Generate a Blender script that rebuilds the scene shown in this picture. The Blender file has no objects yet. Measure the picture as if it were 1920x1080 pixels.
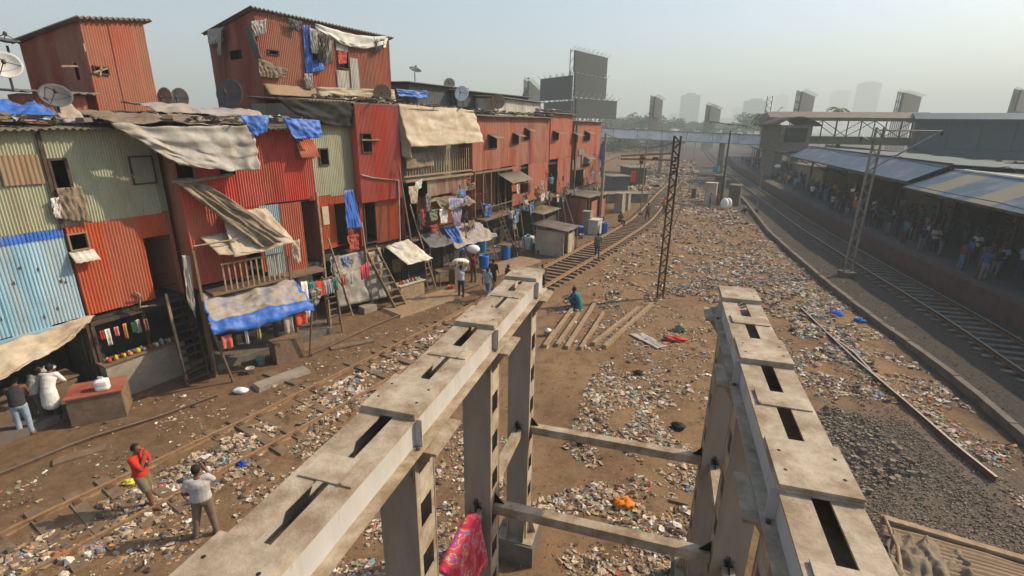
import bpy, bmesh, math, random
from mathutils import Vector, Matrix, noise
R = math.radians
SC = bpy.context.scene
COL = SC.collection
random.seed(7)
# ------------------------------------------------------------------ camera
CH, CF, PT, RL = 8.2, 937.0, R(18), R(0.8)
cam_d = bpy.data.cameras.new('camera'); cam = bpy.data.objects.new('camera', cam_d); COL.objects.link(cam)
cam_d.sensor_width = 36; cam_d.lens = CF/1920*36; cam_d.clip_end = 9000; cam_d.clip_start = 0.05
_r = Vector((math.cos(RL), math.sin(RL)*math.sin(PT), math.sin(RL)*math.cos(PT)))
_u = Vector((-math.sin(RL), math.cos(RL)*math.sin(PT), math.cos(RL)*math.cos(PT)))
_f = Vector((0, math.cos(PT), -math.sin(PT)))
M4 = Matrix((_r, _u, -_f)).transposed().to_4x4(); M4.translation = (0, 0, CH)
cam.matrix_world = M4
SC.camera = cam
# ------------------------------------------------------------------ world, sun, exposure
SUN_EL, SUN_AZ = R(38), R(73.5)
w = bpy.data.worlds.new('World'); SC.world = w; w.use_nodes = True
nt = w.node_tree; nt.nodes.clear()
sky = nt.nodes.new('ShaderNodeTexSky'); sky.sky_type = 'NISHITA'; sky.sun_disc = False
sky.sun_elevation = SUN_EL; sky.sun_rotation = SUN_AZ; sky.air_density = 1.0; sky.dust_density = 1.9; sky.ozone_density = .5
bg = nt.nodes.new('ShaderNodeBackground'); bg.inputs[1].default_value = 0.15
ow = nt.nodes.new('ShaderNodeOutputWorld')
nt.links.new(sky.outputs[0], bg.inputs[0]); nt.links.new(bg.outputs[0], ow.inputs[0])
sun_d = bpy.data.lights.new('sun', 'SUN'); sun = bpy.data.objects.new('sun', sun_d); COL.objects.link(sun)
sun_d.energy = 5.0; sun_d.angle = R(0.7); sun_d.color = (1.0, 0.82, 0.58)
SUNV = Vector((math.sin(SUN_AZ)*math.cos(SUN_EL), math.cos(SUN_AZ)*math.cos(SUN_EL), math.sin(SUN_EL)))
sun.rotation_euler = SUNV.to_track_quat('Z', 'Y').to_euler()
SC.view_settings.view_transform = 'Standard'; SC.view_settings.look = 'None'
SC.view_settings.exposure = 0.4; SC.view_settings.gamma = 1.0
SC.render.engine = 'CYCLES'
SC.cycles.max_bounces = 6; SC.cycles.diffuse_bounces = 3; SC.cycles.volume_bounces = 0

# ------------------------------------------------------------------ survey helpers: picture point -> place in the world
def ray(px, py):
    a = (px-960)/CF; v = -(py-540)/CF
    return _r*a + _u*v + _f
def G(px, py, z=0.0):
    d = ray(px, py); t = (z-CH)/d.z
    return Vector((t*d.x, t*d.y, z))
def AT(px, py, zc):                       # point at depth zc
    return Vector((0, 0, CH)) + ray(px, py)*zc
def VZ(px_row, base):                     # height of picture row above a ground point
    lo, hi = -1.0, 80.0
    for _ in range(40):
        m = (lo+hi)/2
        p = Vector((base[0], base[1], m-CH)); zc = p.dot(_f)
        if 540-CF*p.dot(_u)/zc > px_row: lo = m
        else: hi = m
    return lo
def gz(x, y):                             # terrain height
    if y > 120 or y < -2 or abs(x) > 60: return 0.0
    h = 0.05*noise.noise(Vector((x*.45, y*.45, 1.0))) + 0.03*noise.noise(Vector((x*1.7, y*1.7, 5)))+0.015*noise.noise(Vector((x*5, y*5, 9)))
    def mound(cx, cy, rx, ry, hh):
        q = ((x-cx)/rx)**2+((y-cy)/ry)**2
        return hh*math.exp(-q*1.6)
    h += mound(2.2, 13.4, 1.6, 1.5, .22) + mound(8.0, 8.2, 2.2, 2.0, .28) + mound(10.2, 6.2, 3, 2.2, .25) + mound(3.4, 12.0, 1.2, 1.0, .12)
    h += mound(13, 21, 3, 5, .12)
    h -= mound(7.6, 10.6, 1.2, .8, .1)
    return h

# ------------------------------------------------------------------ tags
def tag(o, label=None, cat=None, group=None, kind=None):
    if label: o['label'] = label
    if cat: o['category'] = cat
    if group: o['group'] = group
    if kind: o['kind'] = kind
    return o
ORG = {}
def thing(name, label, cat, loc=(0, 0, 0), rotz=0.0, group=None, deferred=False):
    o = bpy.data.objects.new(name, None); COL.objects.link(o)
    o.empty_display_size = .2
    o.location = loc; o.rotation_euler = (0, 0, rotz)
    ORG[o.name] = Vector(loc)
    return tag(o, label, cat, group)
def copy_tree(o, parent=None):
    c = o.copy(); COL.objects.link(c); c.parent = parent
    for ch in list(o.children): copy_tree(ch, c)
    return c
class B:
    def __init__(s): s.v = []; s.f = []; s.m = []; s.sm = []
    def add(s, vs, fs, mi=0, smooth=False):
        n = len(s.v); s.v.extend([tuple(p) for p in vs])
        for f in fs: s.f.append(tuple(n+i for i in f)); s.m.append(mi); s.sm.append(smooth)
        return s
    def box(s, c, size, rot=None, mi=0, taper=1.0):
        c = Vector(c); hx, hy, hz = size[0]/2, size[1]/2, size[2]/2
        P = []
        for z in (-1, 1):
            k = taper if z == 1 else 1.0
            for x, y in ((-1, -1), (1, -1), (1, 1), (-1, 1)):
                p = Vector((x*hx*k, y*hy*k, z*hz))
                if rot is not None: p = rot @ p
                P.append(c+p)
        return s.add(P, [(3, 2, 1, 0), (4, 5, 6, 7), (0, 1, 5, 4), (1, 2, 6, 5), (2, 3, 7, 6), (3, 0, 4, 7)], mi)
    def beam(s, a, b, wd, h, mi=0, up=(0, 0, 1)):
        a = Vector(a); b = Vector(b); d = (b-a)
        L = d.length
        if L < 1e-6: return s
        x = d/L; upv = Vector(up)
        if abs(x.dot(upv)) > .98: upv = Vector((0, 1, 0)) if abs(x.y) < .9 else Vector((1, 0, 0))
        y = upv.cross(x).normalized(); z = x.cross(y)
        return s.box((a+b)/2, (L, wd, h), Matrix((x, y, z)).transposed(), mi)
    def tube(s, pts, r, n=8, mi=0, cap=True, smooth=True):
        pts = [Vector(p) for p in pts]; rs = r if isinstance(r, (list, tuple)) else [r]*len(pts)
        rings = []
        for i, p in enumerate(pts):
            d = (pts[min(i+1, len(pts)-1)]-pts[max(i-1, 0)]).normalized()
            a = Vector((0, 0, 1)) if abs(d.z) < .9 else Vector((1, 0, 0))
            u = d.cross(a).normalized(); v = d.cross(u)
            rings.append([p+u*math.cos(2*math.pi*k/n)*rs[i]+v*math.sin(2*math.pi*k/n)*rs[i] for k in range(n)])
        vs = [q for rg in rings for q in rg]; fs = []
        for i in range(len(pts)-1):
            for k in range(n):
                k2 = (k+1) % n
                fs.append((i*n+k, i*n+k2, (i+1)*n+k2, (i+1)*n+k))
        s.add(vs, fs, mi, smooth)
        if cap:
            s.add(rings[0], [tuple(range(n))[::-1]], mi); s.add(rings[-1], [tuple(range(n))], mi)
        return s
    def lathe(s, prof, c=(0, 0, 0), n=20, mi=0, axis=None):
        c = Vector(c); vs = []; fs = []
        for r, z in prof:
            for k in range(n):
                a = 2*math.pi*k/n; p = Vector((r*math.cos(a), r*math.sin(a), z))
                if axis is not None: p = axis @ p
                vs.append(c+p)
        for i in range(len(prof)-1):
            for k in range(n):
                k2 = (k+1) % n; fs.append((i*n+k, i*n+k2, (i+1)*n+k2, (i+1)*n+k))
        return s.add(vs, fs, mi, True)
    def grid(s, fn, nu, nv, mi=0, smooth=True):
        vs = [fn(i/nu, j/nv) for j in range(nv+1) for i in range(nu+1)]
        fs = [(j*(nu+1)+i, j*(nu+1)+i+1, (j+1)*(nu+1)+i+1, (j+1)*(nu+1)+i) for j in range(nv) for i in range(nu)]
        return s.add(vs, fs, mi, smooth)
    def ell(s, c, r, n=12, m=8, mi=0, rot=None):
        c = Vector(c); vs = []; fs = []
        for j in range(m+1):
            t = math.pi*j/m
            for k in range(n):
                a = 2*math.pi*k/n
                p = Vector((r[0]*math.sin(t)*math.cos(a), r[1]*math.sin(t)*math.sin(a), r[2]*math.cos(t)))
                if rot is not None: p = rot @ p
                vs.append(c+p)
        for j in range(m):
            for k in range(n):
                k2 = (k+1) % n; fs.append((j*n+k, (j+1)*n+k, (j+1)*n+k2, j*n+k2))
        return s.add(vs, fs, mi, True)
    def mesh(s, name, mats):
        me = bpy.data.meshes.new(name); me.from_pydata(s.v, [], s.f)
        for m in (mats if isinstance(mats, (list, tuple)) else [mats]): me.materials.append(m)
        me.polygons.foreach_set('material_index', s.m); me.polygons.foreach_set('use_smooth', s.sm)
        me.update(); return me
    def obj(s, name, mats, parent=None, thick=0.0, world=True):
        if parent is not None and world:
            root = parent
            while root.parent: root = root.parent
            o0 = ORG.get(root.name)
            if o0 is not None and o0.length > 0: s.v = [(p[0]-o0.x, p[1]-o0.y, p[2]-o0.z) for p in s.v]
            me = s.mesh(name, mats); o = bpy.data.objects.new(name, me); COL.objects.link(o); o.parent = parent
        elif parent is not None:
            me = s.mesh(name, mats); o = bpy.data.objects.new(name, me); COL.objects.link(o); o.parent = parent
        else:
            if world and s.v:
                zs = min(p[2] for p in s.v); n = len(s.v)
                c = Vector((sum(p[0] for p in s.v)/n, sum(p[1] for p in s.v)/n, zs))
                s.v = [(p[0]-c.x, p[1]-c.y, p[2]-c.z) for p in s.v]
            else: c = Vector((0, 0, 0))
            me = s.mesh(name, mats); o = bpy.data.objects.new(name, me); COL.objects.link(o); o.location = c
            ORG[o.name] = c
        if thick:
            md = o.modifiers.new('thick', 'SOLIDIFY'); md.thickness = thick; md.offset = 0
        return o

# ------------------------------------------------------------------ materials
MAT = {}; PAR = {}
def M(key, color=None, rough=.85, var=.18, scale=2.5, bump=.15, metal=0.0, dirt=None, dirt_amt=.5, dirt_scale=1.3, streak=False, bscale=30.0):
    if key in MAT: return MAT[key]
    PAR[key] = dict(color=color, rough=rough, var=var, scale=scale, bump=bump, metal=metal, dirt=dirt, dirt_amt=dirt_amt, dirt_scale=dirt_scale, streak=streak, bscale=bscale)
    m = bpy.data.materials.new(key); m.use_nodes = True; t = m.node_tree; N = t.nodes; L = t.links
    b = N['Principled BSDF']; b.inputs['Roughness'].default_value = rough; b.inputs['Metallic'].default_value = metal
    b.inputs['Specular IOR Level'].default_value = .3
    tc = N.new('ShaderNodeTexCoord'); mp = N.new('ShaderNodeMapping'); L.new(tc.outputs['Object'], mp.inputs[0])
    if streak: mp.inputs['Scale'].default_value = (1, 1, .22)
    n1 = N.new('ShaderNodeTexNoise'); n1.inputs['Scale'].default_value = scale; n1.inputs['Detail'].default_value = 6; n1.inputs['Roughness'].default_value = .65
    L.new(mp.outputs[0], n1.inputs[0])
    r1 = N.new('ShaderNodeMapRange'); r1.inputs[1].default_value = .3; r1.inputs[2].default_value = .7; r1.inputs[3].default_value = 1-var*1.4; r1.inputs[4].default_value = 1+var
    L.new(n1.outputs[0], r1.inputs[0])
    mx = N.new('ShaderNodeVectorMath'); mx.operation = 'SCALE'; mx.inputs[0].default_value = color[:3]; L.new(r1.outputs[0], mx.inputs['Scale'])
    out = mx.outputs[0]
    if dirt:
        n2 = N.new('ShaderNodeTexNoise'); n2.inputs['Scale'].default_value = dirt_scale; n2.inputs['Detail'].default_value = 8; n2.inputs['Roughness'].default_value = .7
        L.new(mp.outputs[0], n2.inputs[0])
        r2 = N.new('ShaderNodeMapRange'); r2.inputs[1].default_value = .62-.35*dirt_amt; r2.inputs[2].default_value = .82-.3*dirt_amt; L.new(n2.outputs[0], r2.inputs[0])
        mm = N.new('ShaderNodeMix'); mm.data_type = 'RGBA'; L.new(r2.outputs[0], mm.inputs[0]); L.new(out, mm.inputs[6]); mm.inputs[7].default_value = (*dirt, 1)
        out = mm.outputs[2]
    if streak:                             # rust specks and runs
        n4 = N.new('ShaderNodeTexNoise'); n4.inputs['Scale'].default_value = 11; n4.inputs['Detail'].default_value = 7; n4.inputs['Roughness'].default_value = .75; L.new(mp.outputs[0], n4.inputs[0])
        r4 = N.new('ShaderNodeMapRange'); r4.inputs[1].default_value = .62; r4.inputs[2].default_value = .72; L.new(n4.outputs[0], r4.inputs[0])
        m4 = N.new('ShaderNodeMix'); m4.data_type = 'RGBA'; L.new(r4.outputs[0], m4.inputs[0]); L.new(out, m4.inputs[6]); m4.inputs[7].default_value = (.10, .05, .03, 1); out = m4.outputs[2]
    L.new(out, b.inputs['Base Color'])
    if bump:
        n3 = N.new('ShaderNodeTexNoise'); n3.inputs['Scale'].default_value = bscale; n3.inputs['Detail'].default_value = 4; L.new(tc.outputs['Object'], n3.inputs[0])
        bp = N.new('ShaderNodeBump'); bp.inputs['Strength'].default_value = bump; bp.inputs['Distance'].default_value = .02
        L.new(n3.outputs[0], bp.inputs['Height']); L.new(bp.outputs[0], b.inputs['Normal'])
    MAT[key] = m; return m
DUST = (.27, .20, .135)
M('kerb', (.17, .145, .115), .9, .25, 4, .5, 0, (.09, .075, .06), .55, 2)
M('old_rail', (.27, .17, .095), .7, .3, 8, .2)
M('red', (.50, .055, .034), .65, .2, 1.2, .1, 0, (.36, .10, .06), .55, .9, True)
M('orange_red', (.47, .085, .032), .65, .22, 1.2, .1, 0, (.33, .11, .055), .55, 1.1, True)
M('rust_red', (.30, .07, .042), .7, .25, 1.0, .1, 0, (.30, .14, .09), .6, 1.0, True)
M('brick_red', (.41, .088, .048), .7, .22, 1.0, .1, 0, (.30, .13, .08), .6, 1.0, True)
M('pale_green', (.37, .385, .27), .65, .15, 1.5, .1, 0, (.29, .26, .18), .55, .8, True)
M('grey_green', (.27, .275, .215), .7, .2, 1.5, .1, 0, (.20, .18, .14), .5, .8, True)
M('sky_blue', (.25, .44, .56), .6, .15, 1.5, .1, 0, (.33, .38, .38), .55, 1.2, True)
M('rusty_sheet', (.42, .36, .27), .8, .3, 3, .2, 0, (.28, .09, .05), .65, 2.2, True)
M('white_sheet', (.55, .54, .48), .6, .2, 3, .1, 0, (.35, .28, .2), .5, 2.0, True)
M('tan_sheet', (.27, .18, .11), .8, .2, 3, .1, 0, DUST, .5, 2.0, True)
M('asbestos', (.20, .175, .145), .9, .25, 3, .3, 0, (.12, .09, .07), .5, 1.5)
M('dark_wood', (.075, .05, .035), .85, .35, 5, .3)
M('wood', (.20, .135, .085), .85, .35, 6, .4, 0, (.11, .08, .06), .45, 3)
M('pale_wood', (.30, .215, .135), .85, .3, 6, .4)
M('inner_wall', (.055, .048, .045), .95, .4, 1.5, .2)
M('concrete', (.30, .26, .21), .9, .2, 3, .3, 0, (.19, .15, .11), .5, 1.4)
M('dark_concrete', (.15, .13, .11), .9, .25, 3, .3, 0, (.10, .08, .06), .5, 1.4)
M('girder', (.42, .355, .27), .75, .16, 4, .25, 0, (.22, .155, .095), .64, 3.0, bscale=45)
M('column_steel', (.30, .25, .20), .7, .15, 2.5, .15, 0, (.21, .165, .12), .5, 2.0, True)
M('girder_paint', (.46, .45, .43), .55, .1, 2.5, .06, 0, (.36, .30, .225), .35, 2.2, True)
M('burn', (.02, .016, .014), .9, .4, 12, .2)
M('rail_rust', (.15, .085, .05), .65, .3, 8, .2, .3)
M('rail_top', (.34, .29, .25), .4, .15, 8, .1, .6)
M('dark_metal', (.055, .05, .045), .7, .3, 4, .1, .2, (.12, .08, .055), .4, 3)
M('grey_metal', (.25, .235, .21), .6, .2, 4, .1, .2, (.16, .12, .09), .4, 3)
M('rust_brown', (.11, .066, .042), .85, .35, 6, .3, 0, (.055, .04, .03), .5, 3)
M('blue_tarp', (.04, .14, .50), .5, .25, 3, .7, 0, (.20, .22, .32), .35, 2, bscale=7)
M('dust_tarp', (.33, .285, .235), .8, .2, 3, .7, 0, (.10, .17, .42), .28, 1.4, bscale=7)
M('beige_tarp', (.50, .43, .33), .85, .12, 1.5, .8, 0, (.33, .26, .18), .6, .9, bscale=5)
M('grey_tarp', (.38, .365, .335), .6, .15, 2, .9, 0, (.25, .21, .165), .55, 1.1, bscale=6)
M('old_cloth', (.24, .19, .135), .95, .3, 4, .9, 0, (.13, .10, .075), .5, 2.5, bscale=8)
M('white_cloth', (.62, .61, .57), .9, .1, 5, .3)
M('plastic_blue', (.015, .13, .46), .4, .12, 4, .05)
M('sack_white', (.75, .75, .74), .8, .08, 6, .3)
M('dish_grey', (.36, .35, .32), .6, .15, 4, .05, 0, (.25, .2, .15), .4, 3)
M('dish_dark', (.10, .10, .105), .7, .2, 4, .05)
M('black', (.018, .018, .018), .8, .3, 5, .05)
M('billboard', (.022, .026, .027), .8, .1, .3, 0)
M('foliage', (.055, .075, .028), .8, .45, .6, .3)
M('canopy_blue', (.055, .10, .15), .6, .1, .4, 0, 0, (.19, .21, .24), .4, .5)
M('canopy_grey', (.12, .15, .16), .95, .15, .6, 0, 0, (.13, .14, .14), .5, .7)
M('canopy_cream', (.22, .20, .145), .7, .1, .6, 0)
M('canopy_navy', (.02, .045, .075), .6, .15, .5, 0)
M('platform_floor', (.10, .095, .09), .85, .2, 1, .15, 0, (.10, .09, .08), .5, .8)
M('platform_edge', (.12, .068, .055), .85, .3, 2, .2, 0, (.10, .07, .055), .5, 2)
M('white_paint', (.80, .84, .86), .6, .08, .6, 0, 0, (.5, .5, .47), .4, .4)
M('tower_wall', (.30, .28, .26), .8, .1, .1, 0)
M('skin', (.155, .075, .045), .55, .12, 8, .02)
M('hair', (.012, .010, .009), .7, .2, 30, .2)
def MV(key):                              # a sheet colour and two more weathered ones
    p = PAR[key]; out = [M(key)]
    for s, k, sat, da in (('_faded', 1.08, .8, .18), ('_dark', .78, .95, .1)):
        c = p['color']; g_ = sum(c)/3; q = dict(p); q['color'] = tuple((g_+(v-g_)*sat)*k for v in c); q['dirt_amt'] = min(.9, p['dirt_amt']+da); out.append(M(key+s, **q))
    return out
def cm(color, rough=.9):                  # a cloth or paint of one colour
    k = 'c_%.3f_%.3f_%.3f' % tuple(color[:3])
    return M(k, color, rough, .15, 7, .5, bscale=14)

# ground: dirt with damp dark patches, ashes and pale dust
def ground_mat():
    m = bpy.data.materials.new('dirt_ground'); m.use_nodes = True; t = m.node_tree; N = t.nodes; L = t.links
    b = N['Principled BSDF']; b.inputs['Roughness'].default_value = .95; b.inputs['Specular IOR Level'].default_value = .15
    tc = N.new('ShaderNodeTexCoord')
    def nz(s, d=8, r=.65):
        n = N.new('ShaderNodeTexNoise'); n.inputs['Scale'].default_value = s; n.inputs['Detail'].default_value = d; n.inputs['Roughness'].default_value = r
        L.new(tc.outputs['Object'], n.inputs[0]); return n.outputs[0]
    def ramp(x, a, c):
        q = N.new('ShaderNodeMapRange'); q.inputs[1].default_value = a; q.inputs[2].default_value = c; L.new(x, q.inputs[0]); return q.outputs[0]
    def mix(f, a, c):
        q = N.new('ShaderNodeMix'); q.data_type = 'RGBA'; L.new(f, q.inputs[0])
        for i, z in ((6, a), (7, c)):
            if isinstance(z, tuple): q.inputs[i].default_value = (*z, 1)
            else: L.new(z, q.inputs[i])
        return q.outputs[2]
    base = mix(ramp(nz(.35), .35, .65), (.175, .105, .056), (.255, .163, .09))
    base = mix(ramp(nz(1.6), .5, .72), base, (.10, .062, .034))
    base = mix(ramp(nz(7, 6, .8), .52, .75), base, (.31, .21, .125))
    base = mix(ramp(nz(24, 4, .8), .56, .7), base, (.07, .047, .030))
    # east of the kerb: dark ballast and coal dust, with station shadow painted in
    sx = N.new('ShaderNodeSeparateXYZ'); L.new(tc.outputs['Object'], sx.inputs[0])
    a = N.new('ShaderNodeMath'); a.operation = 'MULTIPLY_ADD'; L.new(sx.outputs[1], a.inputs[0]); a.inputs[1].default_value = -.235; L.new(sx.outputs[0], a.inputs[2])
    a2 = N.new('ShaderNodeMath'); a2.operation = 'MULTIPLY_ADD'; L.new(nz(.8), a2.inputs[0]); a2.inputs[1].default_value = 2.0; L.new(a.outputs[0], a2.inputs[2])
    wa_ = N.new('ShaderNodeMath'); wa_.operation = 'MULTIPLY_ADD'; L.new(sx.outputs[1], wa_.inputs[0]); wa_.inputs[1].default_value = -.613; L.new(sx.outputs[0], wa_.inputs[2])
    wb_ = N.new('ShaderNodeMath'); wb_.operation = 'MULTIPLY_ADD'; L.new(nz(.9), wb_.inputs[0]); wb_.inputs[1].default_value = 2.4; L.new(wa_.outputs[0], wb_.inputs[2])
    damp = mix(ramp(nz(3, 6, .7), .35, .65), (.085, .052, .03), (.19, .12, .07))
    wf_ = N.new('ShaderNodeMath'); wf_.operation = 'MULTIPLY'; L.new(ramp(wb_.outputs[0], -13.4, -15.2), wf_.inputs[0]); wf_.inputs[1].default_value = .75
    base = mix(wf_.outputs[0], base, damp)
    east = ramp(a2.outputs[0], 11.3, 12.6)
    shaded_coal = mix(ramp(nz(9, 6, .8), .4, .65), (.042, .036, .030), (.095, .08, .066))
    base = mix(east, base, shaded_coal)
    vd = N.new('ShaderNodeVectorMath'); vd.operation = 'MULTIPLY_ADD'; L.new(tc.outputs['Object'], vd.inputs[0]); vd.inputs[1].default_value = (.27, .22, 0); vd.inputs[2].default_value = (-2.65, -2.0, 0)
    vl = N.new('ShaderNodeVectorMath'); vl.operation = 'LENGTH'; L.new(vd.outputs[0], vl.inputs[0])
    va = N.new('ShaderNodeMath'); va.operation = 'MULTIPLY_ADD'; L.new(nz(1.2), va.inputs[0]); va.inputs[1].default_value = .8; L.new(vl.outputs['Value'], va.inputs[2])
    rub = mix(ramp(nz(14, 6, .8), .4, .65), (.085, .068, .052), (.19, .15, .115))
    base = mix(ramp(va.outputs[0], 1.65, 1.2), base, rub)
    L.new(base, b.inputs['Base Color'])
    bp = N.new('ShaderNodeBump'); bp.inputs['Strength'].default_value = .6; bp.inputs['Distance'].default_value = .05
    ad = N.new('ShaderNodeMath'); ad.operation = 'ADD'; L.new(nz(5, 10, .8), ad.inputs[0]); L.new(nz(30, 6, .8), ad.inputs[1])
    L.new(ad.outputs[0], bp.inputs['Height']); L.new(bp.outputs[0], b.inputs['Normal'])
    return m
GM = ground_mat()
def axis(lo, hi, st, far):
    a = []; x = lo
    while x < hi: a.append(x); x += st
    a.append(hi); s = st; x = hi
    while x < far: s *= 1.5; x += s; a.append(x)
    s = st; x = lo; pre = []
    while x > -far: s *= 1.5; x -= s; pre.append(x)
    return pre[::-1]+a
xs = axis(-18, 26, .16, 5000); ys = axis(2, 45, .16, 6000)
g = B(); nx = len(xs)
g.add([(x, y, gz(x, y) if (x > -20 and x < 60 and y < 110) else 0.0) for y in ys for x in xs],
      [(j*nx+i, j*nx+i+1, (j+1)*nx+i+1, (j+1)*nx+i) for j in range(len(ys)-1) for i in range(nx-1)], 0, True)
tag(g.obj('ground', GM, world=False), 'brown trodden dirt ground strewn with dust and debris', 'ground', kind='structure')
def on(p, dz=0.0):
    p = Vector(p); return Vector((p.x, p.y, gz(p.x, p.y)+dz))

# ------------------------------------------------------------------ cloth
def cloth(corners, nu=24, nv=16, sag=.1, wr=.04, seed=0, freq=3.0, edge=.03, fold=0.0, gather=0.0):
    """corners: top-left, top-right, bottom-right, bottom-left"""
    a, b_, c, d = [Vector(p) for p in corners]
    nrm = (b_-a).cross(d-a).normalized()
    if nrm.z < 0: nrm = -nrm
    def fn(u, v):
        p = (a*(1-u)+b_*u)*(1-v)+(d*(1-u)+c*u)*v
        e = math.sin(math.pi*u)
        q = Vector((u*freq, v*freq*.7, seed*3.1))
        h = noise.noise(q)*wr + noise.noise(q*2.7)*wr*.6 + noise.noise(q*7)*wr*.25
        if fold: h += fold*(math.sin(u*math.pi*2*freq*1.6 + 5*noise.noise(Vector((v*1.6, u*2.2, seed))))*(.4+.9*abs(noise.noise(Vector((u*3, v*2, seed+4)))))+.6*noise.noise(Vector((u*freq*4, v*1.5, seed+2))))*(.35+.65*v)
        p = p + nrm*h
        p.z -= sag*e*(.35+.65*math.sin(math.pi*min(1, v*1.0)))*1.0
        p += Vector((noise.noise(Vector((v*6, u*6, seed))), noise.noise(Vector((v*6, u*6, seed+9))), noise.noise(Vector((v*6, u*6, seed+5)))))*edge
        return p
    return fn
def sheet(name, label, cat, corners, mat, nu=24, nv=16, group=None, parent=None, thick=.008, **k):
    bb = B(); bb.grid(cloth(corners, nu, nv, **k), nu, nv)
    o = bb.obj(name, mat, parent, thick)
    if parent is None: tag(o, label, cat, group)
    return o
# ------------------------------------------------------------------ rails and tracks
def resample(P, st):
    out = [Vector(P[0])]; acc = 0
    for a, c in zip(P, P[1:]):
        a = Vector(a); c = Vector(c); L = (c-a).length; d = (c-a)/L; t = st-acc
        while t <= L: out.append(a+d*t); t += st
        acc = L-(t-st)
    return out
def smooth(P, n=8):                       # Catmull-Rom
    P = [Vector(p) for p in P]; Q = [P[0]*2-P[1]]+P+[P[-1]*2-P[-2]]; out = []
    for i in range(1, len(Q)-2):
        for k in range(n):
            t = k/n; p0, p1, p2, p3 = Q[i-1:i+3]
            out.append(.5*((2*p1)+(p2-p0)*t+(2*p0-5*p1+4*p2-p3)*t*t+(3*p1-p0-3*p2+p3)*t**3))
    out.append(P[-1]); return out
def rail_mb(bb, P, h=.16, z0=.0):
    prof = [(-.07, 0), (-.07, .018), (-.012, .035), (-.012, h-.04), (-.036, h-.03), (-.036, h), (.036, h), (.036, h-.03), (.012, h-.04), (.012, .035), (.07, .018), (.07, 0)]
    n = len(prof); vs = []
    for i, p in enumerate(P):
        d = (P[min(i+1, len(P)-1)]-P[max(i-1, 0)]); d.z = 0; d.normalize(); r = Vector((d.y, -d.x, 0))
        for a, b_ in prof: vs.append(p+r*a+Vector((0, 0, b_+z0)))
    fs = []; mi = []
    for i in range(len(P)-1):
        for k in range(n):
            k2 = (k+1) % n; fs.append((i*n+k, i*n+k2, (i+1)*n+k2, (i+1)*n+k)); mi.append(1 if k == 5 else 0)
    n0 = len(bb.v); bb.v += [tuple(v) for v in vs]
    for f, m_ in zip(fs, mi): bb.f.append(tuple(n0+i for i in f)); bb.m.append(m_); bb.sm.append(False)
    for base, rev in ((0, False), ((len(P)-1)*n, True)):
        f = [n0+base+k for k in range(n)]; bb.f.append(tuple(f[::-1] if rev else f)); bb.m.append(0); bb.sm.append(False)
RM = [M('rail_rust'), M('rail_top')]
def track(name, label, left, gauge, sleeper_size, sl_mat, spacing, zoff, bury=None, group=None, shoulder=1.15, jitter=.03, sl_max=100):
    C0 = smooth(left, 10)
    C = []
    for i, p in enumerate(C0):
        d = (C0[min(i+1, len(C0)-1)]-C0[max(i-1, 0)]); d.z = 0; d.normalize()
        C.append((p+Vector((d.y, -d.x, 0))*gauge/2))
    C = resample(C, .5)
    root = thing(name, label, 'railway track', (C[0].x, C[0].y, 0), group=group)
    L, Rr, T = [], [], []
    for i, p in enumerate(C):
        d = (C[min(i+1, len(C)-1)]-C[max(i-1, 0)]); d.z = 0; d.normalize(); r = Vector((d.y, -d.x, 0))
        z = zoff(p) if callable(zoff) else zoff
        L.append(Vector((p.x, p.y, z))-r*gauge/2); Rr.append(Vector((p.x, p.y, z))+r*gauge/2); T.append((Vector((p.x, p.y, z)), d, r))
    for P in (L, Rr):
        bb = B(); rail_mb(bb, P); bb.obj('rail', RM if sl_mat != 'wood' else [M('old_rail'), M('old_rail')], root)
    n = int(len(C)*.5/spacing); rest = B(); cnt = 0; rng = random.Random(3)
    for k in range(n):
        i = min(len(T)-1, int(k*spacing/.5)); fr = k*spacing/.5-i
        p, d, r = T[i]; p = p+d*fr*.5
        dz = bury(p, k, rng) if bury else 0.0
        if dz is None: continue
        a = rng.uniform(-jitter, jitter); rr = Vector((r.x*math.cos(a)-r.y*math.sin(a), r.x*math.sin(a)+r.y*math.cos(a), 0)); dd = Vector((-rr.y, rr.x, 0))
        s = sleeper_size; sh = rng.uniform(-.08, .08)
        bb = B() if cnt < sl_max else rest
        bb.box(p+rr*sh+Vector((0, 0, -s[2]/2+dz+.002)), (s[0]+rng.uniform(-.1, .1), s[1], s[2]), Matrix((rr, dd, Vector((0, 0, 1)))).transposed(), 0, .96)
        for sg in (-1, 1):                # chairs that hold the rail
            bb.box(p+rr*(sg*gauge/2)+Vector((0, 0, dz+.012)), (.3, .13, .024), Matrix((rr, dd, Vector((0, 0, 1)))).transposed(), 1)
        if cnt < sl_max: bb.obj('sleeper', [M(sl_mat), M('rail_rust')], root)
        cnt += 1
    if rest.v: tag(rest.obj('far_sleepers', [M(sl_mat), M('rail_rust')], root), kind='stuff')
    return root
# the disused track that runs past the houses: bare on its sleepers beyond the girders, silted up in front
TL = [(-12.6, 4.3), (-10.5, 8.0), (-7.5, 12.6), (-4.2, 18.1), (-1.1, 23.5), (2.0, 28.9), (5.9, 35.9), (10.4, 44.5), (13.7, 52.4), (18.6, 65), (22.6, 75), (26.0, 84)]
def tz(p):
    y = p.y
    return gz(p.x, p.y)*.4 + (-.03 if y < 19 else -.03+min(1, (y-19)/5)*.16)
def bury(p, k, rng):
    if p.y < 20:
        return rng.uniform(.05, .09) if rng.random() < .75 else None
    return 0.0
track('railway_track', 'disused railway track curving from the litter in front of the houses onto bare worn sleepers', [(x, y, 0) for x, y in TL], 1.69, (2.75, .26, .17), 'wood', .62, tz, bury)
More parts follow.
